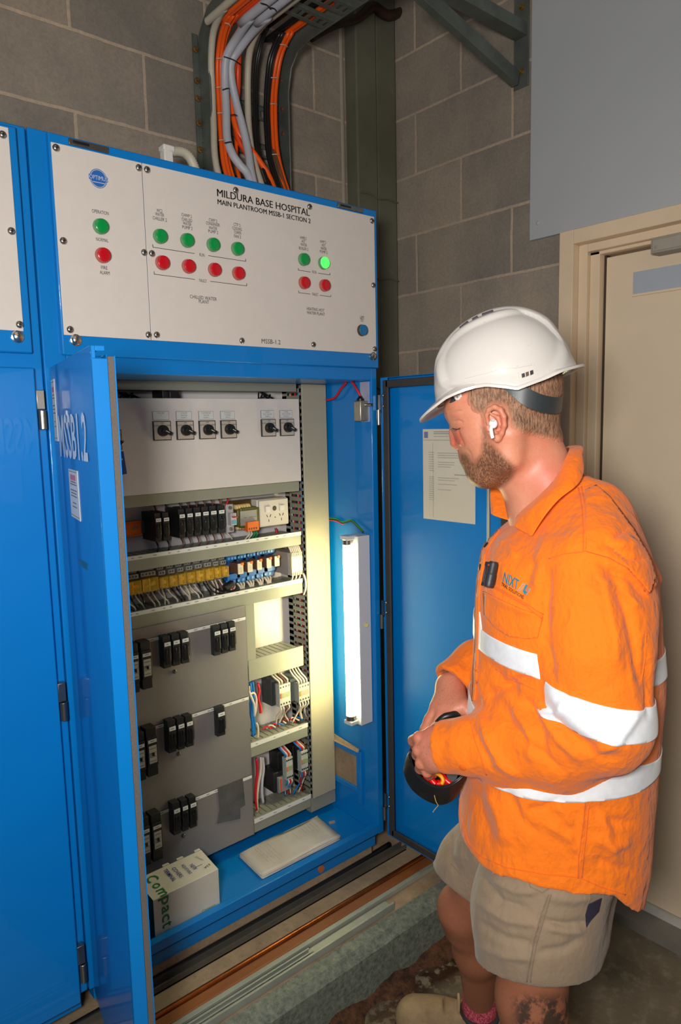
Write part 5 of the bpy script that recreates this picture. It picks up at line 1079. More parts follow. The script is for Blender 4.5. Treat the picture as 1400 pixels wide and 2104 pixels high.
def patch(T_, poly, off, th, step=4, curve=None):
    """a piece of cloth laid on the surface: outline as seen in the photograph, own thickness"""
    from mathutils.geometry import delaunay_2d_cdt
    dens = []
    for i in range(len(poly)):
        a, b = np.array(poly[i], float), np.array(poly[(i+1) % len(poly)], float); n = max(1, int(np.linalg.norm(b-a)/step))
        dens += [a+(b-a)*k/n for k in range(n)]
    pts = [Vector(p) for p in dens]; lo, hi = np.min(dens, 0), np.max(dens, 0); gx, gy = np.meshgrid(np.arange(lo[0]+step/2, hi[0], step), np.arange(lo[1]+step/2, hi[1], step)); G = np.stack([gx.ravel(), gy.ravel()], 1)
    G = G[poly_sd(G, [tuple(p) for p in dens]) < -step*.45] if len(G) else G; pts += [Vector(p) for p in G]; n = len(dens)
    vs, es, fs = delaunay_2d_cdt(pts, [], [list(range(n))], 1, 1e-4)[:3]; P3 = []; N3 = []; last = None
    for v_ in vs:
        p, nn = cast(T_, v_[0], v_[1])
        if p is None: P3.append(None); N3.append(None)
        else: P3.append(p+nn*off); N3.append(nn)
    ok = [i for i in range(len(P3)) if P3[i] is not None]
    if len(ok) < 3: return None
    med = np.median([np.linalg.norm(P3[i]-CP) for i in ok]); mp = {}; V = []; NN = []
    for i in ok: mp[i] = len(V); V.append(P3[i]); NN.append(N3[i])
    F_ = [tuple(mp[i] for i in f) for f in fs if all(i in mp for i in f)]
    F_ = [f for f in F_ if max(np.linalg.norm(V[f[i]]-V[f[i-1]]) for i in range(3)) < .05]
    k = len(V); V2 = [p-n_*(th+off*.5) for p, n_ in zip(V, NN)]; FF = list(F_)
    # orientation
    out = []
    for f in F_:
        nrm = np.cross(V[f[1]]-V[f[0]], V[f[2]]-V[f[0]]); out.append(f if nrm@NN[f[0]] > 0 else f[::-1])
    ed = {}
    for f in out:
        for i in range(3): e = (f[i], f[(i+1) % 3]); ed[e] = 1
    FF = out+[tuple(i+k for i in f[::-1]) for f in out]+[(a, a+k, b+k, b) for (a, b) in ed if (b, a) not in ed]
    return V+V2, FF
def patch_obj(T_, poly, off, th, name, mat_, parent, step=4, smooth='auto', **tags):
    r = patch(T_, poly, off, th, step)
    if r is None: return None
    g = MB(); g.add(r[0], r[1]); return g.build(name, mat_, parent, smooth=smooth, **tags)
def dash(T_, pts, w, off, parent, m, name='seam', seg=None, **tags):
    """a raised seam following the cloth"""
    P = []; pts = [np.array(p, float) for p in pts]
    for i in range(len(pts)-1):
        n = max(1, int(np.linalg.norm(pts[i+1]-pts[i])/5))
        for k in range(n+(i == len(pts)-2)): q = pts[i]+(pts[i+1]-pts[i])*k/n; p, nn = cast(T_, *q); (P.append(p+nn*off) if p is not None else None)
    if len(P) < 2: return
    Q = [P[0]]
    for p in P[1:]:
        if np.linalg.norm(p-Q[-1]) < .03: Q.append(p)
    if len(Q) > 1: MB().tube(Q, w, 6, 1).build(name, m, parent, smooth=True, **tags)
person = thing('person', 'man in orange work shirt, khaki shorts and white hard hat looking down', 'person', tuple(B.w(0, 0, 0)))
# ---------------------------------------------------------------- skin
def skin_mat():
    t = NT('skin'); co = t.coord(); n1 = t.noise(12, 4, .6); n2 = t.noise(260, 3, .6); n3 = t.noise(420, 2, .7, stretch=(1, 1, .35))
    at = lambda k: t.node('ShaderNodeAttribute', attribute_name=k).outputs[2]
    c = t.mix(t.ramp(n1, .35, .7), lin((212, 146, 116)), lin((196, 120, 94)))
    c = t.mix(at('red'), c, lin((196, 88, 72))); c = t.mix(at('tan'), c, lin((148, 92, 66)))
    c = t.mix(t.math('MULTIPLY', t.ramp(n2, .5, .75), .18), c, lin((150, 84, 58)))
    bd = t.mix(t.ramp(n3, .42, .62), lin((78, 54, 38)), lin((152, 106, 76))); c = t.mix(t.math('MULTIPLY', at('beard'), .9), c, bd)
    hr = t.math('MULTIPLY', at('hairy'), t.ramp(t.noise(260, 3, .7, stretch=(1, 1, .3)), .55, .66)); c = t.mix(t.math('MULTIPLY', hr, .35), c, lin((96, 62, 44)))
    n5 = t.noise(38, 5, .75); ink = t.math('MULTIPLY', at('tattoo'), t.ramp(n5, .40, .52)); c = t.mix(t.math('MULTIPLY', ink, .85), c, lin((34, 38, 34)))
    t.link(c, t.b.inputs['Base Color']); t.b.inputs['Roughness'].default_value = .48; t.b.inputs['Subsurface Weight'].default_value = .08; t.b.inputs['Subsurface Radius'].default_value = (.012, .005, .003)
    t.b.inputs['Subsurface Scale'].default_value = .5
    t.bump(t.math('ADD', t.math('MULTIPLY', n2, .5), t.math('MULTIPLY', n3, at('beard'))), .35, .0012); return t.m
SKIN = skin_mat()
def frame_ax(f, tilt):   # axes for ellipsoids tilted forward by tilt
    c_, s_ = math.cos(tilt), math.sin(tilt); up = np.array([0, 0, 1.0]); return [f.h*c_-up*s_, f.v, f.h*s_+up*c_]
hx = lambda x, y, s=0: H.at(x, y, s); bx = lambda x, y, s=0: B.at(x, y, s)
AXH = frame_ax(H, .33)
def head_sdf(vox, ear=True, face=True):
    S = SDF(H.w(.02, 0, 1.49)-np.array([.20, .20, .24]), H.w(.02, 0, 1.49)+np.array([.20, .20, .22]), vox)
    S.ell(hx(1033, 802), AXH, (.097, .078, .097), .01)
    S.ell(hx(1004, 868), AXH, (.054, .064, .060), .03)              # face block
    S.cone(hx(970, 836, -.028), hx(970, 836, .028), .036, .036, .03)
    S.cone(hx(939, 849, -.030), hx(934, 848, 0), .010, .011, .014); S.cone(hx(939, 849, .030), hx(934, 848, 0), .010, .011, .014)  # brow ridge
    S.ell(hx(1010, 906), AXH, (.050, .056, .062), .03)
    S.cone(hx(988, 895, -.036), hx(994, 918, -.034), .024, .020, .025); S.cone(hx(988, 895, .036), hx(994, 918, .034), .024, .020, .025)
    S.cone(hx(972, 940), hx(985, 962), .023, .024, .02)               # mouth to chin
    S.cone(hx(998, 972, -.012), hx(998, 972, .012), .023, .023, .015)
    for s_ in (-1, 1):
        S.cone(hx(1000, 968, s_*.016), hx(1046, 938, s_*.050), .022, .022, .025); S.cone(hx(1046, 938, s_*.050), hx(1048, 890, s_*.058), .022, .026, .02)
    # neck
    S.cone(hx(1082, 885), bx(1122, 1010, 0), .050, .057, .022); S.cone(hx(1058, 930), bx(1098, 1040, 0), .036, .040, .03); S.cone(bx(1125, 1010, 0), bx(1130, 1085, 0), .058, .066, .03)
    S.cone(bx(1135, 990, -.04), bx(1150, 1040, -.06), .022, .022, .03)
    if face:
        S.chain([hx(939, 868), hx(936, 890), hx(939, 909)], [.0075, .0095, .0118], .008)       # nose
        for s_ in (-1, 1): S.cone(hx(948, 912, s_*.011), hx(953, 913, s_*.011), .0085, .006, .005)
        for s_ in (): S.chain([hx(949, 884, s_*.019), hx(954, 900, s_*.021), hx(957, 914, s_*.020), hx(955, 922, s_*.017)], [.0020, .0026, .0028, .002], .004, 'd')
        S.cone(hx(943, 920, -.007), hx(943, 920, -.008), .003, .003, .003, 'd')
        S.cone(hx(962, 930, -.012), hx(962, 930, .012), .011, .011, .008)
        S.cone(hx(963, 950, -.010), hx(963, 950, .010), .0065, .0065, .004); S.cone(hx(968, 959, -.009), hx(968, 959, .009), .0065, .0065, .004)
        S.cone(hx(960, 954.5, -.02), hx(960, 954.5, .02), .0018, .0018, .002, 'd')
        for s_ in (-1, 1):
            S.ell(hx(952, 875, s_*.032), AXH, (.0125, .0130, .0110), .006)
    if ear:
        for s_ in (-1, 1):
            e = .074
            S.ell(hx(1018, 872, s_*e), AXH, (.017, .006, .028), .006); k = .0028
            P = [(1003, 868, .081), (1000, 853, .085), (1005, 842, .089), (1017, 836, .094), (1029, 842, .098), (1036, 856, .099), (1037, 874, .096), (1032, 890, .090), (1026, 899, .084)]
            S.chain([hx(x, y, s_*q) for x, y, q in P], [.0032, .0036, .0040, .0043, .0043, .0042, .0040, .0042, .0055], k)
            S.chain([hx(1012, 852, s_*.087), hx(1024, 858, s_*.091), hx(1027, 872, s_*.091), hx(1021, 884, s_*.088)], [.003, .0032, .0034, .003], k)
            S.cone(hx(1030, 880, s_*.080), hx(1028, 862, s_*.084), .006, .006, .006)
            S.cone(hx(1003, 877, s_*.084), hx(1005, 884, s_*.084), .0036, .0036, .003); S.cone(hx(1014, 872, s_*.092), hx(1015, 878, s_*.092), .0068, .006, .004, 'd')
            S.cone(hx(1020, 899, s_*.083), hx(1022, 903, s_*.083), .0055, .0055, .004)
    return S
def bake(P, fr): q = fr.loc(P); return np.stack([q[0], q[2]], 1)
HP = lambda L, s=-.075: [(lambda q: (q[0], q[2]))(H.loc(H.at(x, y, s))) for x, y in L]
HAIRP = HP([(955, 770), (958, 826), (972, 848), (986, 852), (990, 876), (1000, 872), (1004, 846), (1014, 834), (1036, 838), (1044, 862), (1050, 880), (1075, 893), (1110, 903), (1150, 912), (1220, 910), (1220, 700), (955, 700)])
BEARDP = HP([(987, 868), (1004, 875), (1016, 905), (1038, 925), (1068, 955), (1060, 985), (1040, 1004), (1000, 1025), (930, 1010), (935, 925), (950, 925), (966, 928), (974, 945), (985, 930), (990, 905)], -.04)
S = head_sdf(.0019); V, F = S.mesh(); V = relax(V, F, 1, .4)
V = folds(V, vnormals(V, F), [([(940, 882), (944, 896), (950, 908), (954, 920)], 3, -.0016), ([(932, 868), (941, 864), (952, 868)], 2.2, -.0013), ([(932, 881), (941, 884), (952, 880)], 2.2, -.0012), ([(943, 910), (948, 914)], 4, .0010), ([(955, 918), (966, 932), (971, 948)], 3.5, -.0010), ([(956, 954), (972, 956)], 2.5, -.0014), ([(915, 852), (935, 852), (950, 848)], 5, .0010)])
HEADB = bvh(V, F); P2 = bake(V, H)
beard = np.clip(-poly_sd(P2, BEARDP)/.010, 0, 1); hm = np.clip(-poly_sd(P2, HAIRP)/.012, 0, 1); Qp = proj(V)
red = np.clip(1-np.linalg.norm((Qp[:, :2]-(938, 905))/(22, 30), axis=1), 0, 1)*1.0
red = np.maximum(red, .55*np.clip(1-np.linalg.norm((Qp[:, :2]-(1130, 985))/(80, 60), axis=1), 0, 1)); red = np.maximum(red, .5*np.clip(1-np.linalg.norm((Qp[:, :2]-(1032, 870))/(14, 40), axis=1)*1, 0, 1))
parts = [(V, F, dict(beard=np.maximum(beard, hm*.7), red=red, hairy=np.zeros(len(V)), tan=np.zeros(len(V)), tattoo=np.zeros(len(V))))]
# hair shell
HS = head_sdf(.0026, ear=False, face=False); sl, P = HS.grid(HS.lo, HS.lo+(HS.n-1)*HS.vox); Pf = P.reshape(-1, 3); dp = poly_sd(np.stack([H.loc(Pf)[0], Pf[:, 2]], 1), HAIRP).reshape(HS.D.shape)
off = np.clip(-dp*.35, -.003, .0045); rng = np.random.default_rng(3); HS.D = HS.D-off.astype(np.float32)
HS.D = np.maximum(HS.D, (dp-.001).astype(np.float32)); hV, hF = HS.mesh(); hV = relax(hV, hF, 1, .5)+rng.normal(0, .0002, hV.shape); hfade = np.clip(-poly_sd(bake(hV, H), HAIRP)/.016, 0, 1)
t = NT('short_hair'); n3 = t.noise(300, 3, .7, stretch=(1, 1, .22)); n1 = t.noise(30, 3, .5)
c = t.mix(t.ramp(n3, .38, .64), lin((98, 68, 50)), lin((170, 128, 98))); c = t.mix(t.math('MULTIPLY', t.ramp(n1, .5, .8), .3), c, lin((150, 96, 66))); fd = t.node('ShaderNodeAttribute', attribute_name='fade').outputs[2]; t.link(t.mix(t.ramp(t.math('ADD', fd, t.math('MULTIPLY', n3, .5)), .35, .85), lin((198, 130, 102)), c), t.b.inputs['Base Color']); t.b.inputs['Roughness'].default_value = .6; t.bump(n3, .9, .003); HAIR = t.m
# ---- arms, hands
SH = SDF(bx(880, 1530, 0)-np.array([.17, .17, .15]), bx(880, 1530, 0)+np.array([.19, .19, .17]), .0022)
sqd = None
# near (left) hand, closed over the pouch rim
wr = bx(948, 1538, -.092); SH.cone(bx(985, 1542, -.105), wr, .031, .027, .01)
mc = [bx(890, 1508, -.055), bx(879, 1528, -.062), bx(877, 1550, -.066), bx(886, 1572, -.066)]
pr = [.0150, .0150, .0145, .0140]
for m_, r_ in zip(mc, pr): SH.cone(wr+(m_-wr)*.15, m_, .0195, r_, .014)
SH.cone(bx(925, 1525, -.075), bx(900, 1560, -.075), .018, .018, .02)
fing = [[(890, 1508, -.055), (862, 1516, -.052), (850, 1522, -.030), (852, 1532, -.004)], [(879, 1528, -.062), (861, 1541, -.060), (858, 1551, -.036), (866, 1560, -.012)],
        [(877, 1550, -.066), (866, 1568, -.066), (864, 1579, -.042), (874, 1586, -.018)], [(886, 1572, -.066), (878, 1586, -.062), (882, 1592, -.044), (892, 1592, -.026)]]
fr_ = [[.0120, .0112, .0100, .0085], [.0118, .0112, .0100, .0085], [.0112, .0106, .0095, .008], [.0102, .0095, .0085, .007]]
for L, r_ in zip(fing, fr_): SH.chain([bx(*q) for q in L], r_, .0035)
SH.chain([bx(920, 1512, -.05), bx(900, 1500, -.020), bx(885, 1508, .002)], [.016, .013, .0105], .008)     # thumb behind, against the rim
# far (right) hand, fingers down to the strap
wr2 = bx(926, 1408, .114); SH.cone(bx(956, 1389, .140), wr2, .027, .025, .01)
m2 = [bx(899, 1452, .070), bx(914, 1456, .055), bx(934, 1458, .045), bx(952, 1452, .045)]
for m_ in m2: SH.cone(wr2+(m_-wr2)*.1, m_, .0205, .0150, .016)
for L, r_ in zip([[(899, 1452, .070), (884, 1480, .058), (875, 1500, .045), (874, 1520, .035)], [(914, 1456, .055), (898, 1488, .045), (884, 1512, .030), (880, 1534, .020)], [(934, 1458, .045), (926, 1500, .035), (915, 1530, .020), (905, 1545, .010)], [(952, 1450, .045), (968, 1468, .036), (972, 1495, .025), (962, 1512, .012)]],
                 [[.0125, .0118, .0108, .009], [.0118, .011, .010, .0085], [.012, .0112, .010, .0085], [.0135, .0125, .011, .009]]): SH.chain([bx(*q) for q in L], r_, .005)
V, F = SH.mesh(); V = relax(V, F, 1, .3); z0 = np.zeros(len(V)); parts.append((V, F, dict(beard=z0, red=z0+.25, hairy=z0+.8, tan=z0+.15, tattoo=z0)))
# ---- trunk and legs (mostly under clothes)
SB = SDF(B.w(0, 0, .75)-np.array([.42, .42, .78]), B.w(0, 0, .75)+np.array([.42, .42, .80]), .0075)
hipN, hipF = bx(1120, 1760, -.085), bx(1090, 1750, .09); knN, knF = bx(1093, 2050, -.105), bx(955, 1868, .175)
anN = np.array([knN[0]+.03, knN[1]-.035, .10]); ftT = onZ(814, 2085, .05); ftH = onZ(1028, 2100, .05); anF = onZ(986, 2055, .115)
SB.ell(B.w(.02, 0, .86), [B.h, B.v, np.array([0, 0, 1.])], (.11, .155, .15), .03); SB.ell(B.w(.0, 0, 1.10), [B.h, B.v, np.array([0, 0, 1.])], (.11, .15, .20), .03); SB.cone(B.w(-.01, -.11, 1.27), B.w(-.01, .11, 1.27), .05, .05, .03)
SB.cone(B.w(.0, 0, 1.28), bx(1125, 1030, 0), .05, .050, .03)
for s_, W_ in ((-1, (bx(1225, 1190, -.15), bx(1235, 1478, -.185), wr)), (1, (bx(1120, 1190, .16), bx(1060, 1370, .22), wr2))):
    SB.cone(W_[0], W_[1], .042, .036, .015); SB.cone(W_[1], W_[2]-(W_[2]-W_[1])*.12, .034, .022, .015)
SB.cone(hipN, hipN+(knN-hipN)*.7, .075, .050, .03); SB.cone(hipF, hipF+(knF-hipF)*.7, .075, .046, .03)
V, F = SB.mesh(); z0 = np.zeros(len(V)); parts.append((V, F, dict(beard=z0, red=z0, hairy=z0+.5, tan=z0+1, tattoo=z0)))
SL = SDF(np.minimum(anN, anF)-.14, np.maximum(knN, knF)+.14, .0045)
SL.cone(hipN+(knN-hipN)*.55, knN, .066, .056, .02); SL.cone(knN+B.h*.012, knN+B.h*.014+(anN-knN)*.15, .046, .042, .02)
cN = knN+(anN-knN)*.38-B.h*.016; SL.cone(knN, cN, .050, .056, .03); SL.cone(cN, anN, .054, .036, .03)
SL.cone(hipF+(knF-hipF)*.55, knF, .064, .050, .02); SL.cone(knF+B.h*.012, knF+B.h*.012+(anF-knF)*.15, .042, .038, .02)
cF = knF+(anF-knF)*.42-B.h*.012; SL.cone(knF, cF, .046, .048, .03); SL.cone(cF, anF, .047, .036, .03)
V, F = SL.mesh(); V = relax(V, F, 1, .4); z0 = np.zeros(len(V)); Qp = proj(V); nearm = (B.loc(V)[1] < .03)
tat = np.clip((Qp[:, 1]-2035)/25, 0, 1)*np.clip((Qp[:, 0]-1045)/25, 0, 1)*nearm
parts.append((V, F, dict(beard=z0, red=z0, hairy=z0+.7, tan=z0+.95, tattoo=tat)))
VV = []; FF = []; AT = {k: [] for k in ('beard', 'red', 'hairy', 'tan', 'tattoo')}; kk = 0
for V, F, a_ in parts:
    VV.append(V); FF.append(F+kk); kk += len(V); [AT[k].append(a_[k]) for k in AT]
body = mk('body', np.concatenate(VV), np.concatenate(FF), SKIN, person, {k: np.concatenate(v) for k, v in AT.items()})
mk('hair', hV, hF, HAIR, person, dict(fade=hfade), label='short reddish-fair hair faded at the nape')
# eyelashes
g = MB()
def on_head(x, y, o=.0003):
    q, n_ = cast(HEADB, x, y); return None if q is None else q+n_*o
P_ = [on_head(x, y) for x, y in ((931, 880), (935, 881.5), (939, 882), (943, 881), (946, 879.5))]; P_ = [q for q in P_ if q is not None]
g.tube(P_, .0009, 5, 3)
for q in P_[:4]: g.tube([q, q+H.h*.003-np.array([0, 0, .0015]), q+H.h*.005-np.array([0, 0, .0035])], .0004, 4, 2)
g.build('eyelashes', M('lash_brown', (52, 32, 22), .6), person)
g = MB()
for k in range(70):
    f = k/69; q = on_head(916+f*30, 846-3*f+3*((k*7) % 5)/5-2, .0001)
    if q is not None: g.tube([q, q-H.v*.0012-H.h*(.002+.002*f)+np.array([0, 0, -.0004])], .00045, 4, 1)
g.build('eyebrow', M('brow_fair', (168, 116, 82), .7), person)
# ---------------------------------------------------------------- shirt
FRONT = [(1090, 1010), (1060, 1070), (1030, 1095), (992, 1135), (980, 1200), (975, 1260), (975, 1310), (969, 1400), (963, 1480), (957, 1590), (946, 1660), (942, 1700), (942, 1760)]
BACK = [(1190, 965), (1240, 1020), (1290, 1085), (1322, 1140), (1338, 1190), (1344, 1250), (1346, 1320), (1349, 1400), (1343, 1480), (1335, 1560), (1328, 1640), (1322, 1720), (1312, 1780), (1303, 1845)]
lf = [B.loc(bx(x, y, 0)) for x, y in FRONT]; lb = [B.loc(bx(x, y, 0)) for x, y in BACK]
fz = np.array([q[2] for q in lf])[::-1]; fa = np.array([q[0] for q in lf])[::-1]; bz = np.array([q[2] for q in lb])[::-1]; ba = np.array([q[0] for q in lb])[::-1]
RSZ = [.55, .70, .80, .95, 1.10, 1.22, 1.28, 1.33, 1.37, 1.40]; RSV = [.205, .205, .198, .195, .200, .194, .165, .120, .080, .05]
def torso(P, g=0):
    a, s, z = (P@B.h-B.A@B.h), (P@B.v-B.A@B.v), P[..., 2]; af = np.interp(z, fz, fa); ab = np.interp(z, bz, ba); c_ = (af+ab)/2; ra = np.maximum((af-ab)/2, .03)+g; rs = np.interp(z, RSZ, RSV)+g
    e = 2.35; k0 = (np.abs((a-c_)/ra)**e+np.abs(s/rs)**e)**(1/e); return (k0-1)*np.minimum(ra, rs)*.95
HEMA = np.array([-.30, -.16, -.13, -.09, -.05, -.01, .05, .10, .15, .18, .3]); 
hz = lambda x, y, s=-.16: B.loc(bx(x, y, s))[2]
HEMZ = np.array([hz(1303, 1838, -.02), hz(1303, 1838, -.02), hz(1285, 1842, -.07), hz(1255, 1832, -.12), hz(1225, 1815), hz(1200, 1808), hz(1125, 1802), hz(1060, 1790), hz(985, 1763, -.11), hz(948, 1705, -.03), hz(942, 1680, 0)])
SS = SDF(B.w(0, 0, 1.02)-np.array([.40, .42, .50]), B.w(0, 0, 1.02)+np.array([.40, .42, .46]), .0044)
sl, P = SS.grid(SS.lo, SS.lo+(SS.n-1)*SS.vox); SS.D = torso(P).astype(np.float32); Pz = P[..., 2]; Pa = P@B.h-B.A@B.h; del P
shN, elN = bx(1222, 1185, -.150), bx(1232, 1482, -.190); shF, elF = bx(1130, 1180, .155), bx(1062, 1350, .225)
SS.D = np.maximum(SS.D, (Pz-1.395).astype(np.float32))
SS.cone(B.w(-.035, -.07, 1.345), bx(1218, 1150, -.150), .050, .066, .05); SS.cone(B.w(-.035, .07, 1.345), bx(1140, 1130, .16), .050, .066, .05)
SS.cone(bx(1318, 1150, -.06), bx(1346, 1188, -.04), .012, .010, .02)
SS.cone(bx(1245, 1095, -.06), bx(1258, 1160, -.10), .038, .048, .05)
SS.D = np.maximum(SS.D, (Pz-1.405-(.0)).astype(np.float32)) if False else SS.D
TORSO_ONLY = SS.D.copy()
SS.chain([shN, bx(1226, 1330, -.172), elN], [.078, .083, .076], .014)
SS.chain([elN, bx(1150, 1520, -.165), bx(1050, 1527, -.128), bx(965, 1533, -.098)], [.076, .066, .055, .050], .022)
SS.chain([bx(965, 1533, -.098), bx(890, 1534, -.070)], [.049, .0425], .004)
SS.cone(bx(1215, 1200, -.150), bx(1262, 1250, -.145), .060, .060, .03)
SS.chain([shF, bx(1090, 1280, .20), elF], [.075, .072, .066], .02); SS.chain([elF, bx(985, 1370, .165), bx(925, 1410, .112)], [.062, .052, .046], .02)
SS.D = np.maximum(SS.D, (np.interp(Pa, HEMA, HEMZ)-Pz).astype(np.float32))
# hollows: neck opening and cuffs
SS.cone(bx(1108, 1070, 0), bx(1135, 975, .0), .046, .064, .004, 'd'); SS.cone(bx(1075, 1062, 0), bx(1060, 990, .0), .022, .05, .004, 'd')
def trim(S_, p0, d_, R_=.085):
    d_ = d_/np.linalg.norm(d_); sl, P_ = S_.grid(p0+d_*.03-R_, p0+d_*.03+R_); m_ = (np.linalg.norm(P_-(p0+d_*.03), axis=-1) < R_).astype(np.float32); q_ = ((P_-p0)@d_).astype(np.float32); D_ = S_.D[sl]; S_.D[sl] = np.where(m_ > 0, np.maximum(D_, q_), D_)
cN0, cN1 = bx(965, 1533, -.098), bx(906, 1534, -.076); cF0, cF1 = bx(960, 1372, .145), bx(931, 1404, .118)
SLEEVE = lambda: None
def finish_cuffs(S_):
    trim(S_, cN1, cN1-cN0); trim(S_, cF1, cF1-cF0, .07)
    S_.cone(cN0+(cN1-cN0)*.35, cN1+(cN1-cN0)*.5, .032, .033, .002, 'd'); S_.cone(cF0+(cF1-cF0)*.25, cF1+(cF1-cF0)*.6, .033, .034, .002, 'd')
finish_cuffs(SS)
V, F = SS.mesh(); V = relax(V, F, 2, .5); N = vnormals(V, F)
q = np.clip(((V-SS.lo)/SS.vox).round().astype(int), 0, SS.n-1); tv = TORSO_ONLY[q[:, 0], q[:, 1], q[:, 2]]; is_torso = tv < .009
FOLDS = [([(1210, 1150), (1245, 1220), (1262, 1300), (1270, 1380)], 14, .006), ([(1255, 1170), (1290, 1250), (1312, 1340), (1325, 1430)], 12, -.006), ([(1240, 1165), (1300, 1190), (1335, 1230)], 8, -.005), ([(1225, 1185), (1280, 1215), (1325, 1255)], 7, .004),
 ([(1290, 1085), (1260, 1110), (1225, 1130)], 8, -.004), ([(1310, 1120), (1275, 1120), (1240, 1105)], 7, .004), ([(1330, 1150), (1290, 1150), (1250, 1120)], 6, -.004),
 ([(1128, 1165), (1120, 1240), (1120, 1330), (1140, 1400)], 9, -.007), ([(1105, 1150), (1085, 1190), (1070, 1230)], 8, -.003), ([(1130, 1090), (1110, 1150), (1100, 1220)], 12, .004),
 ([(1125, 1400), (1180, 1480), (1250, 1530), (1300, 1545)], 13, .005), ([(1110, 1440), (1160, 1500), (1240, 1560)], 9, -.006), ([(1105, 1455), (1150, 1520), (1200, 1570)], 10, .005), ([(1080, 1430), (1110, 1490), (1120, 1560)], 8, -.006), ([(1050, 1440), (1085, 1500), (1095, 1570)], 8, .005), ([(1030, 1440), (1050, 1490), (1100, 1540), (1160, 1590)], 8, -.005),
 ([(985, 1460), (1000, 1520), (1030, 1570), (1080, 1600)], 9, .005), ([(960, 1480), (985, 1530), (1010, 1580)], 7, -.004), ([(1100, 1390), (1060, 1400), (1020, 1420), (990, 1440)], 8, -.006), ([(1180, 1420), (1160, 1460), (1120, 1480)], 8, .004), ([(1320, 1450), (1270, 1520), (1200, 1560)], 10, .004),
 ([(1000, 1350), (1030, 1400), (1070, 1430)], 10, -.005), ([(985, 1370), (995, 1420), (1000, 1450)], 9, .005), ([(975, 1345), (985, 1440)], 5, -.004), ([(1010, 1120), (1000, 1160), (995, 1210)], 7, -.004), ([(1020, 1110), (1050, 1120), (1060, 1150)], 8, .004), ([(1000, 1200), (1040, 1235), (1100, 1260)], 10, .003),
 ([(975, 1620), (990, 1680), (1010, 1730)], 13, -.005), ([(1000, 1620), (1030, 1680), (1040, 1740)], 13, .005), ([(1040, 1620), (1070, 1680), (1110, 1720)], 10, -.004), ([(1120, 1690), (1170, 1720), (1190, 1760)], 10, .004), ([(1210, 1650), (1260, 1690), (1310, 1690)], 10, -.004), ([(1215, 1720), (1260, 1740), (1300, 1730)], 10, .004), ([(1200, 1640), (1196, 1720), (1190, 1800)], 6, .0025), ([(1240, 1660), (1250, 1720), (1270, 1780)], 11, .004), ([(1150, 1640), (1120, 1660), (1080, 1665)], 8, -.004), ([(1220, 1760), (1260, 1780), (1300, 1790)], 8, -.003), ([(1130, 1640), (1160, 1670), (1180, 1700)], 8, .003),
 ([(1330, 1300), (1335, 1400), (1330, 1480)], 6, -.004), ([(1345, 1180), (1352, 1192), (1340, 1205)], 6, .006)]
V = folds(V, N, FOLDS)
rng = np.random.default_rng(1)
def fbm(V, seed, base, octs=3):     # smooth pseudo noise
    r_ = np.random.default_rng(seed); o = np.zeros(len(V)); am = 1
    for k in range(octs):
        for j in range(4): d = r_.normal(size=3); d /= np.linalg.norm(d); o += am*np.sin((V@d)*base*2**k*6.283+r_.uniform(0, 6.28)+1.7*np.sin((V@r_.normal(size=3))*base*1.3))
        am *= .5
    return o/4
V = V+vnormals(V, F)*(fbm(V, 5, 6)*.0020)[:, None]
# split closed cuff/collar interiors stay as cloth
def cloth(name, col, dirt, wr=.5, rough=.82):
    t = NT(name); n1 = t.noise(7, 6, .65); n2 = t.noise(26, 5, .6, stretch=(1, 1, .55)); n3 = t.noise(900, 2, .5)
    c = t.mix(t.math('MULTIPLY', t.ramp(n1, .55, .8), .35), col, dirt); c = t.mix(t.math('MULTIPLY', t.ramp(n2, .6, .72), .18), c, dirt)
    t.link(c, t.b.inputs['Base Color']); t.b.inputs['Roughness'].default_value = rough; t.b.inputs['Sheen Weight'].default_value = .15; t.b.inputs['Specular IOR Level'].default_value = .25
    rid = t.math('ABSOLUTE', t.math('SUBTRACT', t.noise(11, 4, .6, stretch=(1, 1, .6)), .5)); rid2 = t.math('ABSOLUTE', t.math('SUBTRACT', t.noise(24, 3, .55), .5))
    hh = t.math('ADD', t.math('MULTIPLY', rid, -wr*6), t.math('ADD', t.math('MULTIPLY', rid2, -wr*2.2), t.math('MULTIPLY', n3, .06))); t.bump(hh, .8, .007); return t.m
ORG = cloth('orange_cotton', (.86, .178, .006), (.58, .13, .02)); ORG2 = cloth('orange_cotton_inner', (.74, .10, .006), (.4, .15, .05))
shirt = mk('shirt', V, F, ORG, person); ST_ = bvh(V, F)
def submesh(fill):
    S_ = SDF(B.w(0, 0, 1.02)-np.array([.40, .42, .50]), B.w(0, 0, 1.02)+np.array([.40, .42, .46]), .0044); fill(S_); v_, f_ = S_.mesh(); v_ = relax(v_, f_, 2, .5); n_ = vnormals(v_, f_); v_ = folds(v_, n_, FOLDS); return v_+vnormals(v_, f_)*(fbm(v_, 5, 6)*.0020)[:, None], f_
def _ft(S_): S_.D = TORSO_ONLY.copy(); S_.D = np.maximum(S_.D, (np.interp(Pa, HEMA, HEMZ)-Pz).astype(np.float32))
def _fs(S_):
    S_.chain([shN, bx(1226, 1330, -.172), elN], [.078, .083, .076], .014); S_.chain([elN, bx(1150, 1520, -.165), bx(1050, 1527, -.128), bx(965, 1533, -.098)], [.076, .066, .055, .050], .022); S_.cone(bx(1215, 1200, -.150), bx(1262, 1250, -.145), .060, .060, .03)
TVF, SVF = submesh(_ft), submesh(_fs)
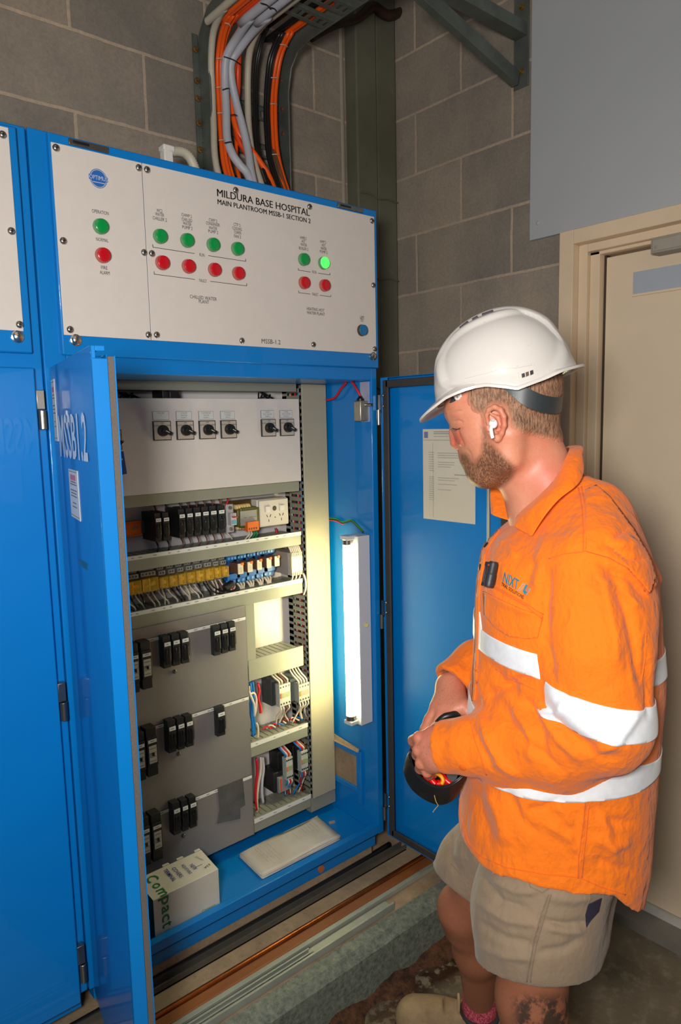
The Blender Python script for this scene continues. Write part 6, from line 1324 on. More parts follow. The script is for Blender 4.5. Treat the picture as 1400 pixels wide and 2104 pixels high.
# reflective strips
t = NT('reflective_tape'); n1 = t.noise(16, 5, .65); t.link(t.mix(t.ramp(n1, .35, .75), lin((232, 234, 238)), lin((200, 202, 206))), t.b.inputs['Base Color']); t.b.inputs['Roughness'].default_value = .42; t.b.inputs['Metallic'].default_value = .0; t.b.inputs['Sheen Weight'].default_value = .2; t.bump(t.noise(40, 4, .6), .25, .002); TAPEM = t.m
def band(planes, VF_, name, **tags):
    V, F = VF_; used = np.ones(len(F), bool); bm = bmesh.new(); mp = {}; Nn = vnormals(V, F)
    c_ = V[F].mean(1); 
    for p0, n_ in planes: used &= ((c_-p0)@n_ > -.012)
    for f in F[used]:
        vs = []
        for i in f:
            if i not in mp: mp[i] = bm.verts.new(V[i]+Nn[i]*.0012)
            vs.append(mp[i])
        bm.faces.new(vs)
    for p0, n_ in planes: bmesh.ops.bisect_plane(bm, geom=bm.verts[:]+bm.edges[:]+bm.faces[:], plane_co=p0, plane_no=-n_, clear_outer=True, dist=1e-6)
    me = bpy.data.meshes.new(name); bm.to_mesh(me); bm.free(); me.materials.append(TAPEM); me.polygons.foreach_set('use_smooth', [True]*len(me.polygons)); o = bpy.data.objects.new(name, me); COL.objects.link(o); o.parent = person; o.matrix_parent_inverse = person.matrix_world.inverted()
    so = o.modifiers.new('t', 'SOLIDIFY'); so.thickness = .0014; so.offset = 0
    for k, v in tags.items(): o[k] = v
    return o
def pl(a, b, c_, inside):
    n_ = np.cross(b-a, c_-a); n_ /= np.linalg.norm(n_); return (a, n_ if (inside-a)@n_ > 0 else -n_)
def mir(P): q = B.loc(P); return B.w(q[0], -q[1], q[2])
cs = lambda x, y: cast(ST_, x, y)[0]
def hoop(tl, tr, bl, brr, sel, label):
    a, b, c_, d = cs(*tl), cs(*tr), cs(*bl), cs(*brr); mid = (a+b+c_+d)/4; band([pl(a, b, mir(b), mid), pl(c_, d, mir(d), mid)], sel, 'reflective_strip', label=label)
V_keep = V
far = is_torso
hoop((990, 1292), (1100, 1343), (990, 1337), (1100, 1392), TVF, 'white reflective strip across the chest')
hoop((1318, 1572), (1212, 1592), (1318, 1624), (1212, 1646), TVF, 'white reflective strip around the waist')
a, b, c_, d = cs(1118, 1398), cs(1330, 1452), cs(1165, 1491), cs(1312, 1528); mid = (a+b+c_+d)/4
slN = SVF
band([pl(a, b, a+B.v*.1, mid), pl(c_, d, c_+B.v*.1, mid), (a+B.h*.035, -B.h)], slN, 'reflective_strip', label='white reflective strip around the near sleeve')
SEAM = cloth('seam_orange', (.80, .145, .006), (.36, .13, .04))
patch_obj(ST_, [(980, 1238), (984, 1232), (991, 1290), (989, 1335), (979, 1331), (978, 1290)], .0022, .001, 'reflective_strip', TAPEM, person, label='white reflective strip beside the placket')
for ln in ([(1195, 1000), (1203, 1040), (1206, 1090), (1205, 1132)], [(1189, 1003), (1197, 1045), (1199, 1090), (1199, 1132)], [(1128, 1148), (1160, 1138), (1205, 1133), (1250, 1146), (1285, 1165), (1310, 1190), (1325, 1215)], [(1202, 1650), (1198, 1700), (1190, 1760), (1188, 1804)], [(1210, 1655), (1205, 1710), (1198, 1765), (1196, 1803)],
           [(945, 1640), (946, 1680), (965, 1735), (990, 1760), (1040, 1782), (1120, 1796), (1190, 1802), (1235, 1822), (1285, 1838)], [(1020, 1375), (1060, 1400), (1090, 1412), (1105, 1420)], [(968, 1485), (975, 1520), (990, 1560), (1000, 1592)], [(1318, 1400), (1326, 1350), (1328, 1300)], [(1345, 1204), (1335, 1218), (1325, 1222)]):
    dash(ST_, ln, .0011, .0004, person, SEAM)
patch_obj(ST_, [(1203, 1010), (1225, 1000), (1250, 1022), (1300, 1090), (1335, 1150), (1345, 1185), (1332, 1218), (1316, 1196), (1290, 1168), (1252, 1147), (1206, 1134)], .0045, .001, 'shoulder_yoke', ORG, person, smooth=True)
# pocket flap, placket, logo
patch_obj(ST_, [(996, 1215), (1030, 1232), (1070, 1250), (1116, 1266), (1112, 1285), (1106, 1310), (1085, 1312), (1048, 1308), (1020, 1290), (998, 1262)], .0032, .0012, 'pocket_flap', ORG, person, smooth=True)
for ln in ([(1006, 1200), (1040, 1218), (1080, 1240), (1116, 1262)], [(1010, 1206), (1045, 1225), (1085, 1248), (1113, 1270)]): dash(ST_, ln, .0010, .0030, person, SEAM)
patch_obj(ST_, [(1018, 1075), (1030, 1090), (1010, 1118), (1000, 1140), (993, 1180), (988, 1220), (986, 1300), (983, 1380), (978, 1440), (972, 1440), (974, 1380), (979, 1300), (979, 1230), (984, 1180), (992, 1130)], .0028, .001, 'button_placket', ORG, person, smooth=True)
TEAL = M('thread_teal', (10, 122, 150), .6, var=.1, vs=300); TEALL = M('thread_light_blue', (110, 178, 206), .6, var=0); THK = M('thread_black', (30, 22, 20), .7, var=0)
def surf_text(s_, c0, c1, hpx, m, name, **tags):   # text along a baseline c0->c1 in the photo frame, wrapped on the cloth
    g = MB(); g.text(s_, (0, 0, 0), 1.0, 1.0, u=(1, 0, 0), v=(0, 1, 0), bold=.015); c0, c1 = np.array(c0, float), np.array(c1, float); d = c1-c0; up = np.array(hpx, float)
    vs = []
    for x, y, z in g.v:
        q = c0+d*(x+.5)+up*(y+.5); p, n_ = cast(ST_, *q); vs.append(p+n_*.0011)
    g.v = vs; return g.build(name, m, person, **tags)
surf_text('NIXT', (1034, 1196), (1064, 1213), (4, -21), TEAL, 'embroidered_logo', label='teal embroidered logo letters')
surf_text('TRAL SOLUTIONS', (1031, 1203), (1076, 1232), (1.5, -7), THK, 'embroidered_logo', label='black embroidered words under the logo')
def ribbon(poly, m, name='embroidered_logo', off=.0010): patch_obj(ST_, poly, off, .0004, name, m, person, step=3)
ribbon([(1082, 1200), (1085, 1203), (1079, 1213), (1084, 1217), (1079, 1221), (1074, 1215)], TEAL); ribbon([(1079, 1211), (1082, 1208), (1077, 1218), (1074, 1214)], TEAL)
for ln in ([(1064, 1215), (1075, 1200), (1080, 1201)], [(1068, 1215), (1078, 1203)], [(1079, 1221), (1090, 1207), (1091, 1210), (1084, 1222), (1079, 1221)]): dash(ST_, ln, .0004, .0008, person, TEALL, 'embroidered_logo')
# collar
def leaf(inner, outer, name, **tags):
    n = 10; rows = 8; PI_ = [bx(*p) for p in inner]; PO = [bx(*p) for p in outer]
    def samp(L, t_):
        t_ = t_*(len(L)-1); i = min(int(t_), len(L)-2); f = t_-i; a, b, c_, d = L[max(i-1, 0)], L[i], L[i+1], L[min(i+2, len(L)-1)]; return .5*((2*b)+(c_-a)*f+(2*a-5*b+4*c_-d)*f*f+(3*b-a-3*c_+d)*f**3)
    NN = 36; vs = []
    for i in range(NN+1):
        a, b = samp(PI_, i/NN), samp(PO, i/NN); ctr = B.w(-.0, 0, 1.36)
        for j in range(rows+1): f = j/rows; p = a+(b-a)*f; o = p-ctr; o[2] = 0; o /= np.linalg.norm(o); vs.append(p+o*.012*math.sin(math.pi*min(1, f*1.05))+np.array([0, 0, .006*math.sin(math.pi*f*.7)]))
    fs = [(i*(rows+1)+j, i*(rows+1)+j+1, (i+1)*(rows+1)+j+1, (i+1)*(rows+1)+j) for i in range(NN) for j in range(rows)]
    g = MB(); g.add(vs, fs); o = g.build(name, [ORG], person, smooth=True, **tags); so = o.modifiers.new('t', 'SOLIDIFY'); so.thickness = .003; so.offset = 0; ss = o.modifiers.new('s', 'SUBSURF'); ss.levels = 1; ss.render_levels = 1; return o
leaf([(1150, 940, .072), (1160, 922, .04), (1170, 920, 0), (1163, 940, -.045), (1140, 985, -.072), (1105, 1022, -.074), (1075, 1048, -.055), (1053, 1072, -.035)],
     [(1195, 975, .105), (1192, 935, .06), (1194, 930, 0), (1200, 968, -.06), (1190, 1000, -.100), (1150, 1032, -.120), (1118, 1070, -.125), (1093, 1110, -.110)], 'collar')
leaf([(1150, 940, .072), (1110, 975, .078), (1070, 1000, .070), (1042, 1020, .045), (1050, 1070, -.005)],
     [(1195, 975, .105), (1130, 990, .125), (1050, 985, .110), (1012, 998, .080), (1010, 1062, .030)], 'collar')
g = MB()
for (x, y, s_) in ((1058, 1072, -.034),): pass
pb, nb = cast(ST_, 951, 1577)
if pb is not None: MB().lathe(pb-nb*.001, nb, [(0, .006), (.002, .006), (.003, .004)], 14).build('cuff_button', M('button_orange', (224, 104, 28), .4), person, smooth='auto')
for (x, y) in ((1002, 1122), (990, 1166)):
    p_, n_ = cast(ST_, x, y)
    if p_ is not None: MB().lathe(p_+n_*.002, n_, [(0, .006), (.002, .006), (.003, .004)], 10).build('shirt_button', BLACK, person, smooth='auto')
# ---------------------------------------------------------------- shorts
KHK = cloth('khaki_cotton', lin((142, 122, 100)), lin((110, 94, 76)), wr=.26, rough=.85)
SK = SDF(B.w(0, 0, .70)-np.array([.42, .42, .30]), B.w(0, 0, .70)+np.array([.42, .42, .22]), .0045)
SK.ell(B.w(.015, 0, .80), [B.h, B.v, np.array([0, 0, 1.])], (.140, .172, .14), .03)
hn = bx(1102, 2010, -.105); hf = bx(948, 1835, .165)
SK.chain([bx(1128, 1770, -.085), bx(1100, 1880, -.098), hn, hn+(hn-bx(1100, 1880, -.098))*.25], [.112, .104, .096, .096], .035)
SK.chain([bx(1050, 1740, .085), bx(985, 1790, .13), hf, hf+(hf-bx(985, 1790, .13))*.6], [.105, .086, .074, .074], .03)
SK.cone(bx(1215, 1830, -.03), bx(1190, 1900, -.06), .045, .05, .05)
def cut(S_, a, b, c_, keep):
    p0, n_ = pl(a, b, c_, keep); sl, P = S_.grid(S_.lo, S_.lo+(S_.n-1)*S_.vox); return -((P-p0)@n_), P
dn1, P = cut(SK, bx(962, 1962, -.09), bx(1190, 1975, -.09), bx(1095, 2019, -.19), bx(1100, 1800, -.1)); sside = P@B.v-B.A@B.v; aside = P@B.h-B.A@B.h
dn2, _ = cut(SK, bx(916, 1795, .16), bx(1020, 1858, .16), bx(965, 1838, .10), bx(1000, 1700, .1))
blend = np.clip((sside-.015)/.02, 0, 1) if False else (sside > .035).astype(float); cutd = np.where(P[..., 2] > .70, -.05, dn1*(1-blend)+dn2*blend)
SK.D = np.maximum(SK.D, cutd.astype(np.float32))
ax1 = (hn-bx(1100, 1880, -.098)); ax1 /= np.linalg.norm(ax1); SK.cone(hn-ax1*.035, hn+ax1*.08, .088, .090, .002, 'd'); ax2 = hf-bx(985, 1790, .13); ax2 /= np.linalg.norm(ax2); SK.cone(hf-ax2*.03, hf+ax2*.1, .066, .068, .002, 'd')
V2, F2 = SK.mesh(); V2 = relax(V2, F2, 2, .5); N2 = vnormals(V2, F2)
V2 = folds(V2, N2, [([(1000, 1800), (1060, 1830), (1110, 1830)], 8, .004), ([(985, 1790), (1030, 1850), (1090, 1870)], 8, -.004), ([(980, 1850), (1040, 1890), (1110, 1900)], 9, .004), ([(975, 1890), (1040, 1930), (1110, 1945)], 9, -.004), ([(970, 1940), (1040, 1965), (1100, 1970)], 8, .003),
   ([(1115, 1890), (1160, 1900), (1215, 1895)], 6, -.004), ([(1120, 1905), (1170, 1915), (1205, 1915)], 6, .003), ([(1100, 1960), (1160, 1950), (1200, 1925)], 8, -.003), ([(1120, 1840), (1180, 1850), (1230, 1840)], 9, .003), ([(1125, 1840), (1105, 1900), (1090, 1960), (1085, 2010)], 4, .003), ([(930, 1700), (925, 1760), (945, 1800)], 8, -.004), ([(945, 1720), (950, 1770)], 8, .003), ([(985, 1775), (965, 1850), (960, 1920)], 7, -.003)])
V2 = V2+vnormals(V2, F2)*(fbm(V2, 9, 6)*.0013)[:, None]
mk('shorts', V2, F2, KHK, person); SKT = bvh(V2, F2)
KSE = cloth('seam_khaki', lin((132, 114, 94)), lin((104, 90, 74)))
for ln in ([(1128, 1838), (1112, 1880), (1098, 1930), (1088, 1980), (1083, 2017)], [(1133, 1838), (1118, 1885), (1104, 1935), (1094, 1980), (1090, 2018)], [(962, 1925), (1000, 1955), (1050, 1975), (1100, 1985), (1150, 1980), (1195, 1955)], [(1085, 1805), (1090, 1822), (1115, 1834), (1134, 1822), (1138, 1806)], [(975, 1785), (1010, 1806), (1060, 1826), (1112, 1838)], [(1212, 1815), (1213, 1845), (1208, 1860)], [(928, 1775), (950, 1800), (965, 1815)]): dash(SKT, ln, .0011, .0003, person, KSE)
patch_obj(SKT, [(1209, 1858), (1236, 1845), (1230, 1872), (1214, 1890), (1205, 1905), (1203, 1880)], .0016, .001, 'pocket_lining', M('navy_lining', (42, 38, 58), .8), person, label='navy patch at the back edge of the shorts')
# ---------------------------------------------------------------- socks and boots
t = NT('pink_marl_sock'); n1 = t.noise(260, 3, .6); t.link(t.mix(t.ramp(n1, .42, .6), lin((150, 34, 56)), lin((206, 96, 112))), t.b.inputs['Base Color']); t.b.inputs['Roughness'].default_value = .95; t.bump(n1, .7, .002); SOCK_ = t.m
t = NT('tan_suede'); n1 = t.noise(9, 5, .65); n2 = t.noise(90, 4, .7); c = t.mix(t.ramp(n1, .35, .7), lin((128, 104, 76)), lin((160, 136, 102))); t.link(t.mix(t.math('MULTIPLY', t.ramp(n2, .5, .8), .4), c, lin((100, 80, 60))), t.b.inputs['Base Color']); t.b.inputs['Roughness'].default_value = .85; t.bump(n2, .4, .002); TAN = t.m
def boot(an, toe, heel, key):
    up = np.array([0, 0, 1.0]); d = toe-heel; d[2] = 0; L_ = np.linalg.norm(d); d /= L_; sd = np.cross(up, d)
    S_ = SDF(np.minimum(heel, toe)-.09, np.array([max(heel[0], toe[0])+.09, max(heel[1], toe[1])+.09, an[2]+.07]), .004)
    h0 = np.array([heel[0], heel[1], 0])+d*.035; t0 = np.array([toe[0], toe[1], 0])-d*.048
    S_.cone(h0+up*.05, an-up*.045, .040, .046, .02); S_.chain([h0+up*.048, h0+d*.10+up*.052, t0+up*.048], [.036, .038, .043], .025); S_.cone(t0+up*.045-d*.03, t0+up*.045, .048, .046, .02)
    S_.cone(an-up*.055, an+up*.12, .038, .040, .004, 'd')
    trim(S_, an-up*.030, up, .09)
    sl, P = S_.grid(S_.lo, S_.lo+(S_.n-1)*S_.vox); S_.D = np.maximum(S_.D, (.024-P[..., 2]).astype(np.float32)); Vb, Fb = S_.mesh(); Vb = relax(Vb, Fb, 1, .4)
    bo = mk('boot', Vb, Fb, TAN, person, label=f'tan leather work boot on the {key} foot')
    S_ = SDF(np.minimum(heel, toe)-.09, np.array([max(heel[0], toe[0])+.09, max(heel[1], toe[1])+.09, .06]), .004)
    S_.chain([h0+up*.015, h0+d*.10+up*.015, t0+up*.015], [.042, .042, .052], .02); sl, P = S_.grid(S_.lo, S_.lo+(S_.n-1)*S_.vox); S_.D = np.maximum(S_.D, np.maximum(.0005-P[..., 2], P[..., 2]-.030).astype(np.float32)); Vb, Fb = S_.mesh(); mk('sole', Vb, Fb, M('sole_dark', (58, 48, 38), .8), bo)
    g = MB(); rg = []
    for k in range(10):
        z = -.052+k*.0098; c0 = an+up*z; rr_ = .0415+.0012*math.sin(k*2)
        rg.append([c0+d*rr_*math.cos(2*math.pi*i/24)+sd*rr_*math.sin(2*math.pi*i/24)*.95+up*.004*math.sin(3*2*math.pi*i/24) for i in range(24)])
    rg2 = [[p*1.0 for p in r] for r in rg]; inner = [[an+up*(z_:=(-.052+9*.0098))+(p-(an+up*(-.052+9*.0098)))*.93 for p in rg[-1]]]
    g.rings(rg2+inner, False); g.build('sock', SOCK_, person, smooth=True, label=f'pink-red marl sock on the {key} foot')
    g = MB(); g.rings([[an+up*(-.040+.012*k)+(d*math.cos(2*math.pi*i/24)+sd*math.sin(2*math.pi*i/24)*.95)*(.0475+.001*k) for i in range(24)] for k in range(2)]+[[an+up*-.028+(d*math.cos(2*math.pi*i/24)+sd*math.sin(2*math.pi*i/24)*.95)*.040 for i in range(24)]], False); g.build('boot_collar', M('elastic_dark', (52, 44, 44), .8), bo, smooth=True)
    g = MB(); c0 = an+d*.050-up*.022; g.obox(c0+up*.012, (d, sd, up), (.003, .009, .018)); g.build('pull_tab', M('tab_tan', (170, 140, 104), .8), bo, bevel=.001)
boot(anF, ftT, ftH, 'far')
toeN = anN+B.h*.20; heN = anN-B.h*.075; boot(anN, np.array([toeN[0], toeN[1], .05]), np.array([heN[0], heN[1], .05]), 'near')
# ---------------------------------------------------------------- hard hat
t = NT('hard_hat_white'); n1 = t.noise(5, 4, .6); n2 = t.noise(200, 2, .5); t.link(t.mix(t.math('MULTIPLY', t.ramp(n2, .72, .78), .4), lin((206, 200, 194)), lin((150, 140, 128))), t.b.inputs['Base Color']); t.b.inputs['Roughness'].default_value = .28; t.b.inputs['Coat Weight'].default_value = .2; HATM = t.m
# rim line seen from the near side
RIM = [(862, 865), (885, 845), (905, 822), (930, 800), (960, 793), (1000, 788), (1040, 792), (1060, 794), (1085, 786), (1120, 774), (1160, 757), (1186, 750)]
hc = hx(1040, 790); up0 = frame_ax(H, .30)
f0, v0, u0 = up0[0], up0[1], up0[2]      # hat axes: forward, side, up (tilted)
O_ = hx(1040, 792)
fro = (hx(892, 815)-O_)@f0; bac = -(hx(1166, 760)-O_)@f0; topz = (hx(1052, 629)-O_)@u0
Rf, Rb, Rs, Hh = .126, .112, .106, .126
Cq = O_+f0*((hx(890, 800)-O_)@f0-Rf)
def hatr(phi, t_):       # phi around (0 = front), t_ 0 rim .. 1 top
    c_, s_ = math.cos(phi), math.sin(phi); rf = Rf if c_ > 0 else Rb
    e = 2.15; k = (abs(math.cos(t_*math.pi/2))**(2/e)); z = abs(math.sin(t_*math.pi/2))**(2/e)
    x = c_*rf*k; y = s_*Rs*k; zz = z*Hh
    return x, y, zz
NP, NT_ = 160, 60
def hatpt(i, j):
    phi = 2*math.pi*i/NP; t_ = j/NT_; x, y, z = hatr(phi, t_)
    # central crown ridge and side recesses
    az = abs(y)/Rs; el = z/Hh; r_ = 0
    ridge = max(0, 1-(abs(y)/.030)**4) if z > .05 else 0
    r_ += .0045*ridge*min(1, max(0, (z-.05)/.03))
    # side panel: raised bead outline round a recessed dish
    px_ = (x+.004)/.105; pz_ = (z-.052)/.062; q = (abs(px_)**2.6+abs(pz_)**2.6)**(1/2.6) if abs(y) > .03 else 9
    d = (q-1)
    if abs(y) > .03: r_ += -.0045*max(0, min(1, -d*7+.3)); r_ += .0025*math.exp(-(d/.06)**2)
    l = math.sqrt(x*x/Rf**2+y*y/Rs**2+z*z/Hh**2)+1e-9; nrm = np.array([x/Rf**2, y/Rs**2, z/Hh**2]); nrm /= np.linalg.norm(nrm)+1e-9
    # flat lower skirt flare
    fl_ = .003*max(0, 1-z/.016)
    p = np.array([x, y, z])+nrm*r_; rad = np.array([x, y, 0]); rn = np.linalg.norm(rad)+1e-9
    p = p+rad/rn*fl_
    return p
_rx, _rz = [], []
for (px_, py_) in [(893, 838), (905, 823), (930, 804), (960, 795), (1000, 789), (1040, 793), (1062, 797), (1085, 788), (1120, 775), (1150, 762), (1174, 756)]:
    x0 = (H.at(px_, py_, 0)-Cq)@f0
    for _k in range(4): s_ = Rs*math.sqrt(max(0, 1-(x0/(Rf if x0 > 0 else Rb))**2)); Pq = H.at(px_, py_, -s_*.98); x0 = (Pq-Cq)@f0
    _rx.append(x0); _rz.append((Pq-Cq)@u0)
def rimz(x, y): return float(np.interp(x, _rx[::-1], _rz[::-1]))
def rimz_old(x, y):    # wavy rim height by fore-aft position
    return np.interp(x, [-.14, -.10, -.06, -.02, .01, .05, .09, .12, .15], [0.004, .002, -.001, -.014, -.012, .000, -.004, -.016, -.020])
vs = []; fs = []
for j in range(NT_+1):
    for i in range(NP):
        p = hatpt(i, j); w_ = max(0, 1-p[2]/.035); p = p+np.array([0, 0, rimz(p[0], p[1])*w_]); vs.append(Cq+f0*p[0]+v0*p[1]+u0*p[2])
fs = [(j*NP+i, (j+1)*NP+i, (j+1)*NP+(i+1) % NP, j*NP+(i+1) % NP) for j in range(NT_) for i in range(NP)]
hat = MB(); hat.add(vs, fs); hato = hat.build('hard_hat', HATM, person, smooth=True, label='white vented hard hat'); so = hato.modifiers.new('t', 'SOLIDIFY'); so.thickness = .003; so.offset = -1
# peak and gutter lip
_pd = hx(859, 866)-hx(889, 838); PKL, PKZ = float(_pd@f0), float(_pd@u0)
g = MB(); rg = []
for i in range(NP+1):
    phi = 2*math.pi*i/NP; p = hatpt(i % NP, 0); p = p+np.array([0, 0, rimz(p[0], p[1])]); c_ = math.cos(phi); out = np.array([math.cos(phi), math.sin(phi)*.9, 0]); out /= np.linalg.norm(out)
    pk = max(0, (c_-.35)/.65)**1.1; bk = max(0, (-c_-.6)/.4)
    l_ = .003+PKL*pk+.008*bk; dz = PKZ*pk+.001*bk
    q0, q1, q2 = p-out*.002, p+out*l_*.5+np.array([0, 0, dz*.30]), p+out*l_+np.array([0, 0, dz])
    th = np.array([0, 0, -.0032]); rg.append([Cq+f0*a[0]+v0*a[1]+u0*a[2] for a in (q0+np.array([0, 0, .004]), q1, q2, q2+th*1.3, q1+th, q0+th)])
g.rings(rg, False); g.build('brim', HATM, hato, smooth='auto')
HB = bvh(np.array(vs), np.array(fs)); ST_save = ST_
def hatpatch(poly, off, th, name, m, step=3, **tags):
    r_ = patch(HB, poly, off, th, step)
    if r_ is None: return
    g = MB(); g.add(r_[0], r_[1]); g.build(name, m, hato, smooth='auto', **tags)
for (px_, py_, ln_) in ((953, 662, .0085), (976, 650, .005), (1002, 641, .0095)):
    x_ = float((H.at(px_, py_, -.03)-Cq)@f0); y_ = -.034; z_ = Hh*max(0, 1-abs(x_/Rf)**2.15-abs(y_/Rs)**2.15)**(1/2.15); n_ = np.array([x_/Rf**2, y_/Rs**2, z_/Hh**2]); n_ /= np.linalg.norm(n_); p_ = np.array([x_, y_, z_])+n_*.0008
    W3 = lambda q: f0*q[0]+v0*q[1]+u0*q[2]
    tx = np.array([n_[2], 0, -n_[0]]); tx /= np.linalg.norm(tx); ty = np.cross(n_, tx)
    g = MB(); g.obox(Cq+W3(p_), (W3(tx), W3(ty), W3(n_)), (ln_, .0022, .0022)); g.build('vent_slot', M('vent_shadow_grey', (52, 42, 52), .6, var=0), hato, bevel=.0008)
hatpatch([(1067, 765), (1100, 755), (1106, 774), (1072, 785)], .0010, .0008, 'hat_badge', HATM)
for q in ([(1072, 769), (1078, 767), (1079, 775), (1073, 777)], [(1080, 766), (1086, 764), (1087, 772), (1081, 775)], [(1089, 763), (1095, 761), (1096, 769), (1090, 772)]): hatpatch(q, .0022, .0004, 'badge_mark', M('badge_brown', (96, 70, 58), .6, var=0) if q[0][0] == 1080 else DARKTX, 2)
hatpatch([(1063, 765), (1067, 783), (1069, 786), (1065, 764)], .0012, .0006, 'moulded_bead', HATM)
hatpatch([(953, 776), (955, 771), (1000, 762), (1030, 754), (1060, 752), (1090, 747), (1092, 751), (1060, 757), (1032, 758), (1002, 767), (957, 778)], .0022, .001, 'moulded_bead', HATM)
# headband strap
def band3(pts_t, pts_b, m, name, **tags):
    g = MB(); A_ = [hx(*p) for p in pts_t]; B_ = [hx(*p) for p in pts_b]; N_ = 24; rg = []
    def sm(L, t_): t_ = t_*(len(L)-1); i = min(int(t_), len(L)-2); f = t_-i; a, b, c_, d = L[max(i-1, 0)], L[i], L[i+1], L[min(i+2, len(L)-1)]; return .5*((2*b)+(c_-a)*f+(2*a-5*b+4*c_-d)*f*f+(3*b-a-3*c_+d)*f**3)
    for i in range(N_+1):
        a, b = sm(A_, i/N_), sm(B_, i/N_); ctr = hx(1050, 830); o = (a+b)/2-ctr; o[2] = 0; o = o/np.linalg.norm(o)*.0011; rg.append([a+o, b+o, b-o, a-o])
    g.rings(rg, True); return g.build(name, m, hato, smooth='auto', **tags)
STRAP = M('headband_charcoal', (48, 54, 56), .45, var=.05)
band3([(1028, 785, -.084), (1060, 790, -.087), (1085, 798, -.086), (1112, 810, -.077), (1138, 816, -.056), (1152, 815, -.030), (1156, 808, .02), (1130, 800, .08)], [(1038, 800, -.084), (1062, 822, -.087), (1082, 836, -.086), (1108, 846, -.078), (1132, 850, -.058), (1147, 849, -.030), (1152, 842, .02), (1126, 830, .08)], STRAP, 'headband', label='charcoal plastic headband with size dots')
band3([(930, 815, -.058), (950, 806, -.066), (980, 795, -.074)], [(925, 828, -.058), (950, 820, -.066), (985, 808, -.074)], STRAP, 'headband')
g = MB()
for k in range(14):
    for (x0, y0, x1, y1, s0, s1) in ((1052, 806, 1140, 846, -.0855, -.034),):
        f = k/13; p = hx(x0+(x1-x0)*f*.9, 797+25*f, -.0885+.032*f**2.2); g.ball(p, .0009, 6)
        p = hx(x0+4+(x1-x0)*f*.88, 812+31*f**.8, -.0885+.032*f**2.2); g.ball(p, .0009, 6)
g.build('size_dots', M('dot_pale', (150, 156, 156), .5, var=0), hato)
g = MB(); p = hx(941, 816, -.066); g.lathe(p, -H.v, [(0, .0052), (.003, .0052), (.004, .0035)], 16); g.obox(p+np.array([0, 0, .006]), (H.h, H.v, (0, 0, 1)), (.0065, .002, .006)); g.lathe(p-H.v*.004, -H.v, [(0, .002), (.0006, .002)], 10, 1); g.build('chin_strap_clip', [HATM, BLACK], hato, smooth='auto')
# ---------------------------------------------------------------- things the worker carries
eb = thing('earbud', 'white wireless earbud in the man\'s left ear', 'earbud', tuple(hx(1012, 882, -.095)))
EBW = M('earbud_white', (238, 238, 238), .2, var=0)
g = MB(); g.ball(hx(1014, 871, -.096), .0072, 16, sc=(1, 1, 1.1)); g.tube([hx(1012, 872, -.098), hx(1009.5, 880, -.100), hx(1011, 892, -.099), hx(1013, 900, -.098)], .0031, 12, 5); g.build('earbud_body', EBW, eb, smooth=True)
g = MB(); g.obox(hx(1006.5, 877, -.1015), (H.h, H.v, (0, 0, 1)), (.0008, .001, .003)); g.obox(hx(1013, 865, -.1015), (H.h, H.v, (0, 0, 1)), (.003, .001, .0008)); g.build('sensor_window', BLACK, eb)
# pen torch clipped to the shirt front
pA, nA = cast(ST_, 1025, 1160); pB_, nB = cast(ST_, 1014, 1212); na = (nA+nB)/2; na /= np.linalg.norm(na); pA = pA+na*.010; pB_ = pB_+na*.010; dd_ = (pA-pB_); Lp = np.linalg.norm(dd_); dd_ /= Lp
pt = thing('pen_torch', 'black pen torch clipped upright on the front of the orange shirt', 'torch', tuple(pB_)); CHAR = M('torch_black_rubber', (42, 42, 46), .45, var=.05)
g = MB(); g.lathe(pB_, dd_, [(0, .0075), (.002, .0085)]+[(x_, .0085+(.0006 if k % 2 else 0)) for k, x_ in enumerate(np.linspace(.006, Lp*.5, 9))]+[(Lp*.55, .0082), (Lp*.93, .0082), (Lp*.95, .007), (Lp, .0068)], 18); g.build('torch_body', CHAR, pt, smooth='auto')
sdv = np.cross(dd_, na); sdv = sdv if proj(pA+sdv*.01)[0] < proj(pA)[0] else -sdv
g = MB(); cc = (pA+pB_)/2+sdv*.0135+na*.004; g.obox(cc, (sdv, na, dd_), (.0018, .0018, Lp*.46)); g.obox(cc+dd_*Lp*.36+(-sdv)*.003, (sdv, na, dd_), (.006, .002, .004)); g.obox(cc-dd_*Lp*.42+(-sdv)*.003, (sdv, na, dd_), (.005, .002, .003)); g.build('clip', CHAR, pt, bevel=.0008)
g = MB(); g.ball((pA+pB_)/2+dd_*Lp*.30+na*.0085, .0022, 8); g.build('power_button', M('button_red_metal', (150, 60, 44), .3), pt)
# tool pouch
po = thing('tool_pouch', 'round black zip pouch held open in the man\'s hands', 'pouch', tuple(bx(895, 1600, 0)))
RIMP = [(842, 1546, .030), (846, 1573, .000), (862, 1597, -.028), (890, 1616, -.046), (918, 1617, -.055), (942, 1604, -.055), (958, 1585, -.045), (955, 1560, -.015), (935, 1535, .015), (905, 1520, .040), (875, 1520, .052), (852, 1530, .045)]
def loopc(L, n=60):
    P = [np.array(bx(*q)) for q in L]; m_ = len(P); out = []
    for k in range(n):
        t_ = k/n*m_; i = int(t_); f = t_-i; a, b, c_, d = P[(i-1) % m_], P[i % m_], P[(i+1) % m_], P[(i+2) % m_]; out.append(.5*((2*b)+(c_-a)*f+(2*a-5*b+4*c_-d)*f*f+(3*b-a-3*c_+d)*f**3))
    return out
R0 = loopc(RIMP); ce = np.mean(R0, 0)
LOWP = [(831, 1572, .045), (832, 1596, .015), (848, 1624, -.010), (878, 1646, -.025), (908, 1654, -.030), (936, 1640, -.030), (956, 1605, -.020), (958, 1575, .010), (940, 1552, .05), (905, 1540, .075), (872, 1540, .085), (845, 1550, .075)]
R1 = loopc(LOWP); c1_ = np.mean(R1, 0)
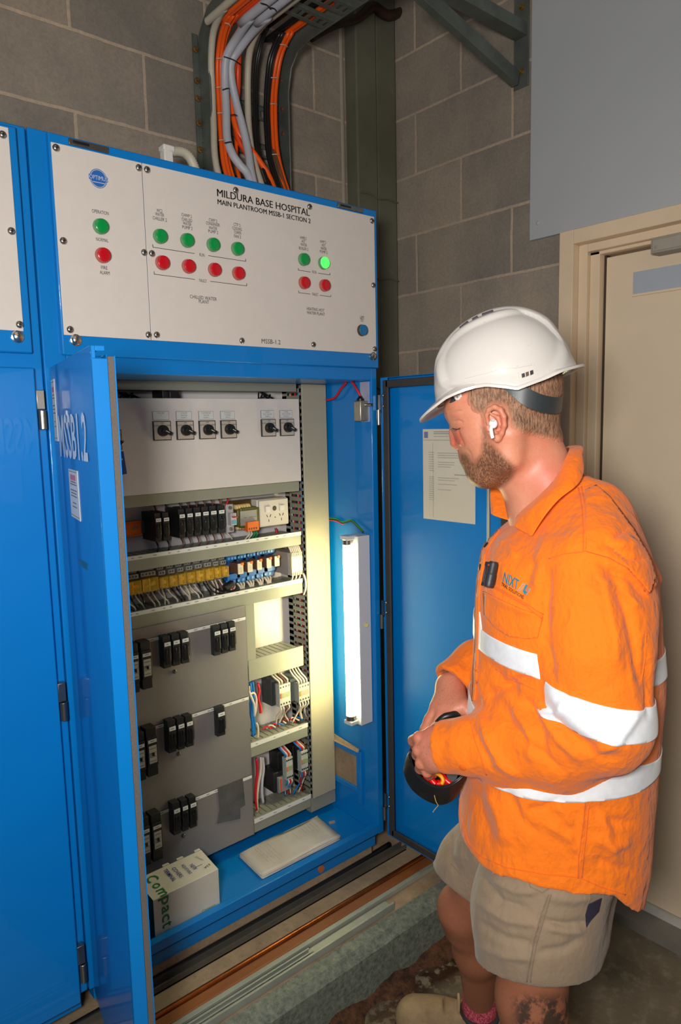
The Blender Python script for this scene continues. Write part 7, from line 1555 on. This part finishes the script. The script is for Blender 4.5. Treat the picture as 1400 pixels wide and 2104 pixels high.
R2 = [c1_+(p-c1_)*.72+(c1_-ce)*.55 for p in R1]
LEA = M('pouch_black_leather', (26, 26, 28), .38, var=.15, vs=30, bump=.3, bs=120)
mid = [(np.array(a)*.5+np.array(b)*.5)+((np.array(a)+np.array(b))/2-(ce+c1_)/2)*.04 for a, b in zip(R0, R1)]
R0i = [ce+(p-ce)*.93 for p in R0]; R2i = [c1_+(p-c1_)*.8+(c1_-ce)*.15 for p in R1]
g = MB(); g.rings([R2i, R0i, R0, mid, R1, R2], True); g.build('pouch_body', LEA, po, smooth='auto')
g = MB(); g.tube(R0+[R0[0]], .0022, 6, 1); g.tube([ce+(p-ce)*.955+(ce-c1_)*.02 for p in R0+[R0[0]]], .0016, 6, 1); g.build('zip', M('zip_black', (34, 34, 36), .3, .2), po, smooth=True)
g = MB(); g.tube([bx(900, 1486, .02), bx(912, 1474, .02), bx(926, 1470, .022), bx(940, 1470, .03), bx(945, 1500, .03)], .007, 8, 4); g.build('wrist_strap', LEA, po, smooth=True)
MESHM = M('mesh_pocket', (58, 58, 62), .6, var=.4, vs=700)
g = MB(); P = [bx(*q) for q in ((915, 1585, -.030), (945, 1582, -.030), (936, 1608, -.034), (922, 1604, -.034))]; g.prism(P, -B.v*.002); g.build('mesh_pocket', MESHM, po, bevel=.001)
up_ = thing('pliers', 'red and yellow handled pliers inside the black pouch', 'pliers', tuple(bx(890, 1590, -.02)))
REDH = M('grip_red', (214, 14, 10), .3, var=0); YEL = M('grip_yellow', (236, 150, 10), .35, var=0)
g = MB(); g.tube([bx(*q) for q in ((880, 1584, -.010), (877, 1596, -.016), (888, 1607, -.022), (904, 1610, -.026), (928, 1605, -.028))], .007, 10, 5); g.tube([bx(*q) for q in ((882, 1584, -.018), (886, 1600, -.028), (896, 1612, -.034))], .006, 10, 5); g.tube([bx(*q) for q in ((905, 1586, -.020), (914, 1600, -.030), (928, 1612, -.036))], .006, 10, 5); g.build('red_grip', REDH, up_, smooth=True)
g = MB(); g.tube([bx(*q) for q in ((896, 1588, -.030), (906, 1594, -.036), (911, 1603, -.040), (908, 1611, -.042))], .0038, 10, 5); g.build('yellow_grip', YEL, up_, smooth=True)
g = MB(); g.tube([bx(*q) for q in ((893, 1634, -.042), (896, 1646, -.046), (901, 1655, -.045))], .0006, 5, 4); g.tube([bx(*q) for q in ((901, 1655, -.045), (893, 1664, -.043), (890, 1669, -.042))], .0006, 5, 4); g.build('loose_thread', M('straw_thread', (190, 160, 100), .7), po)
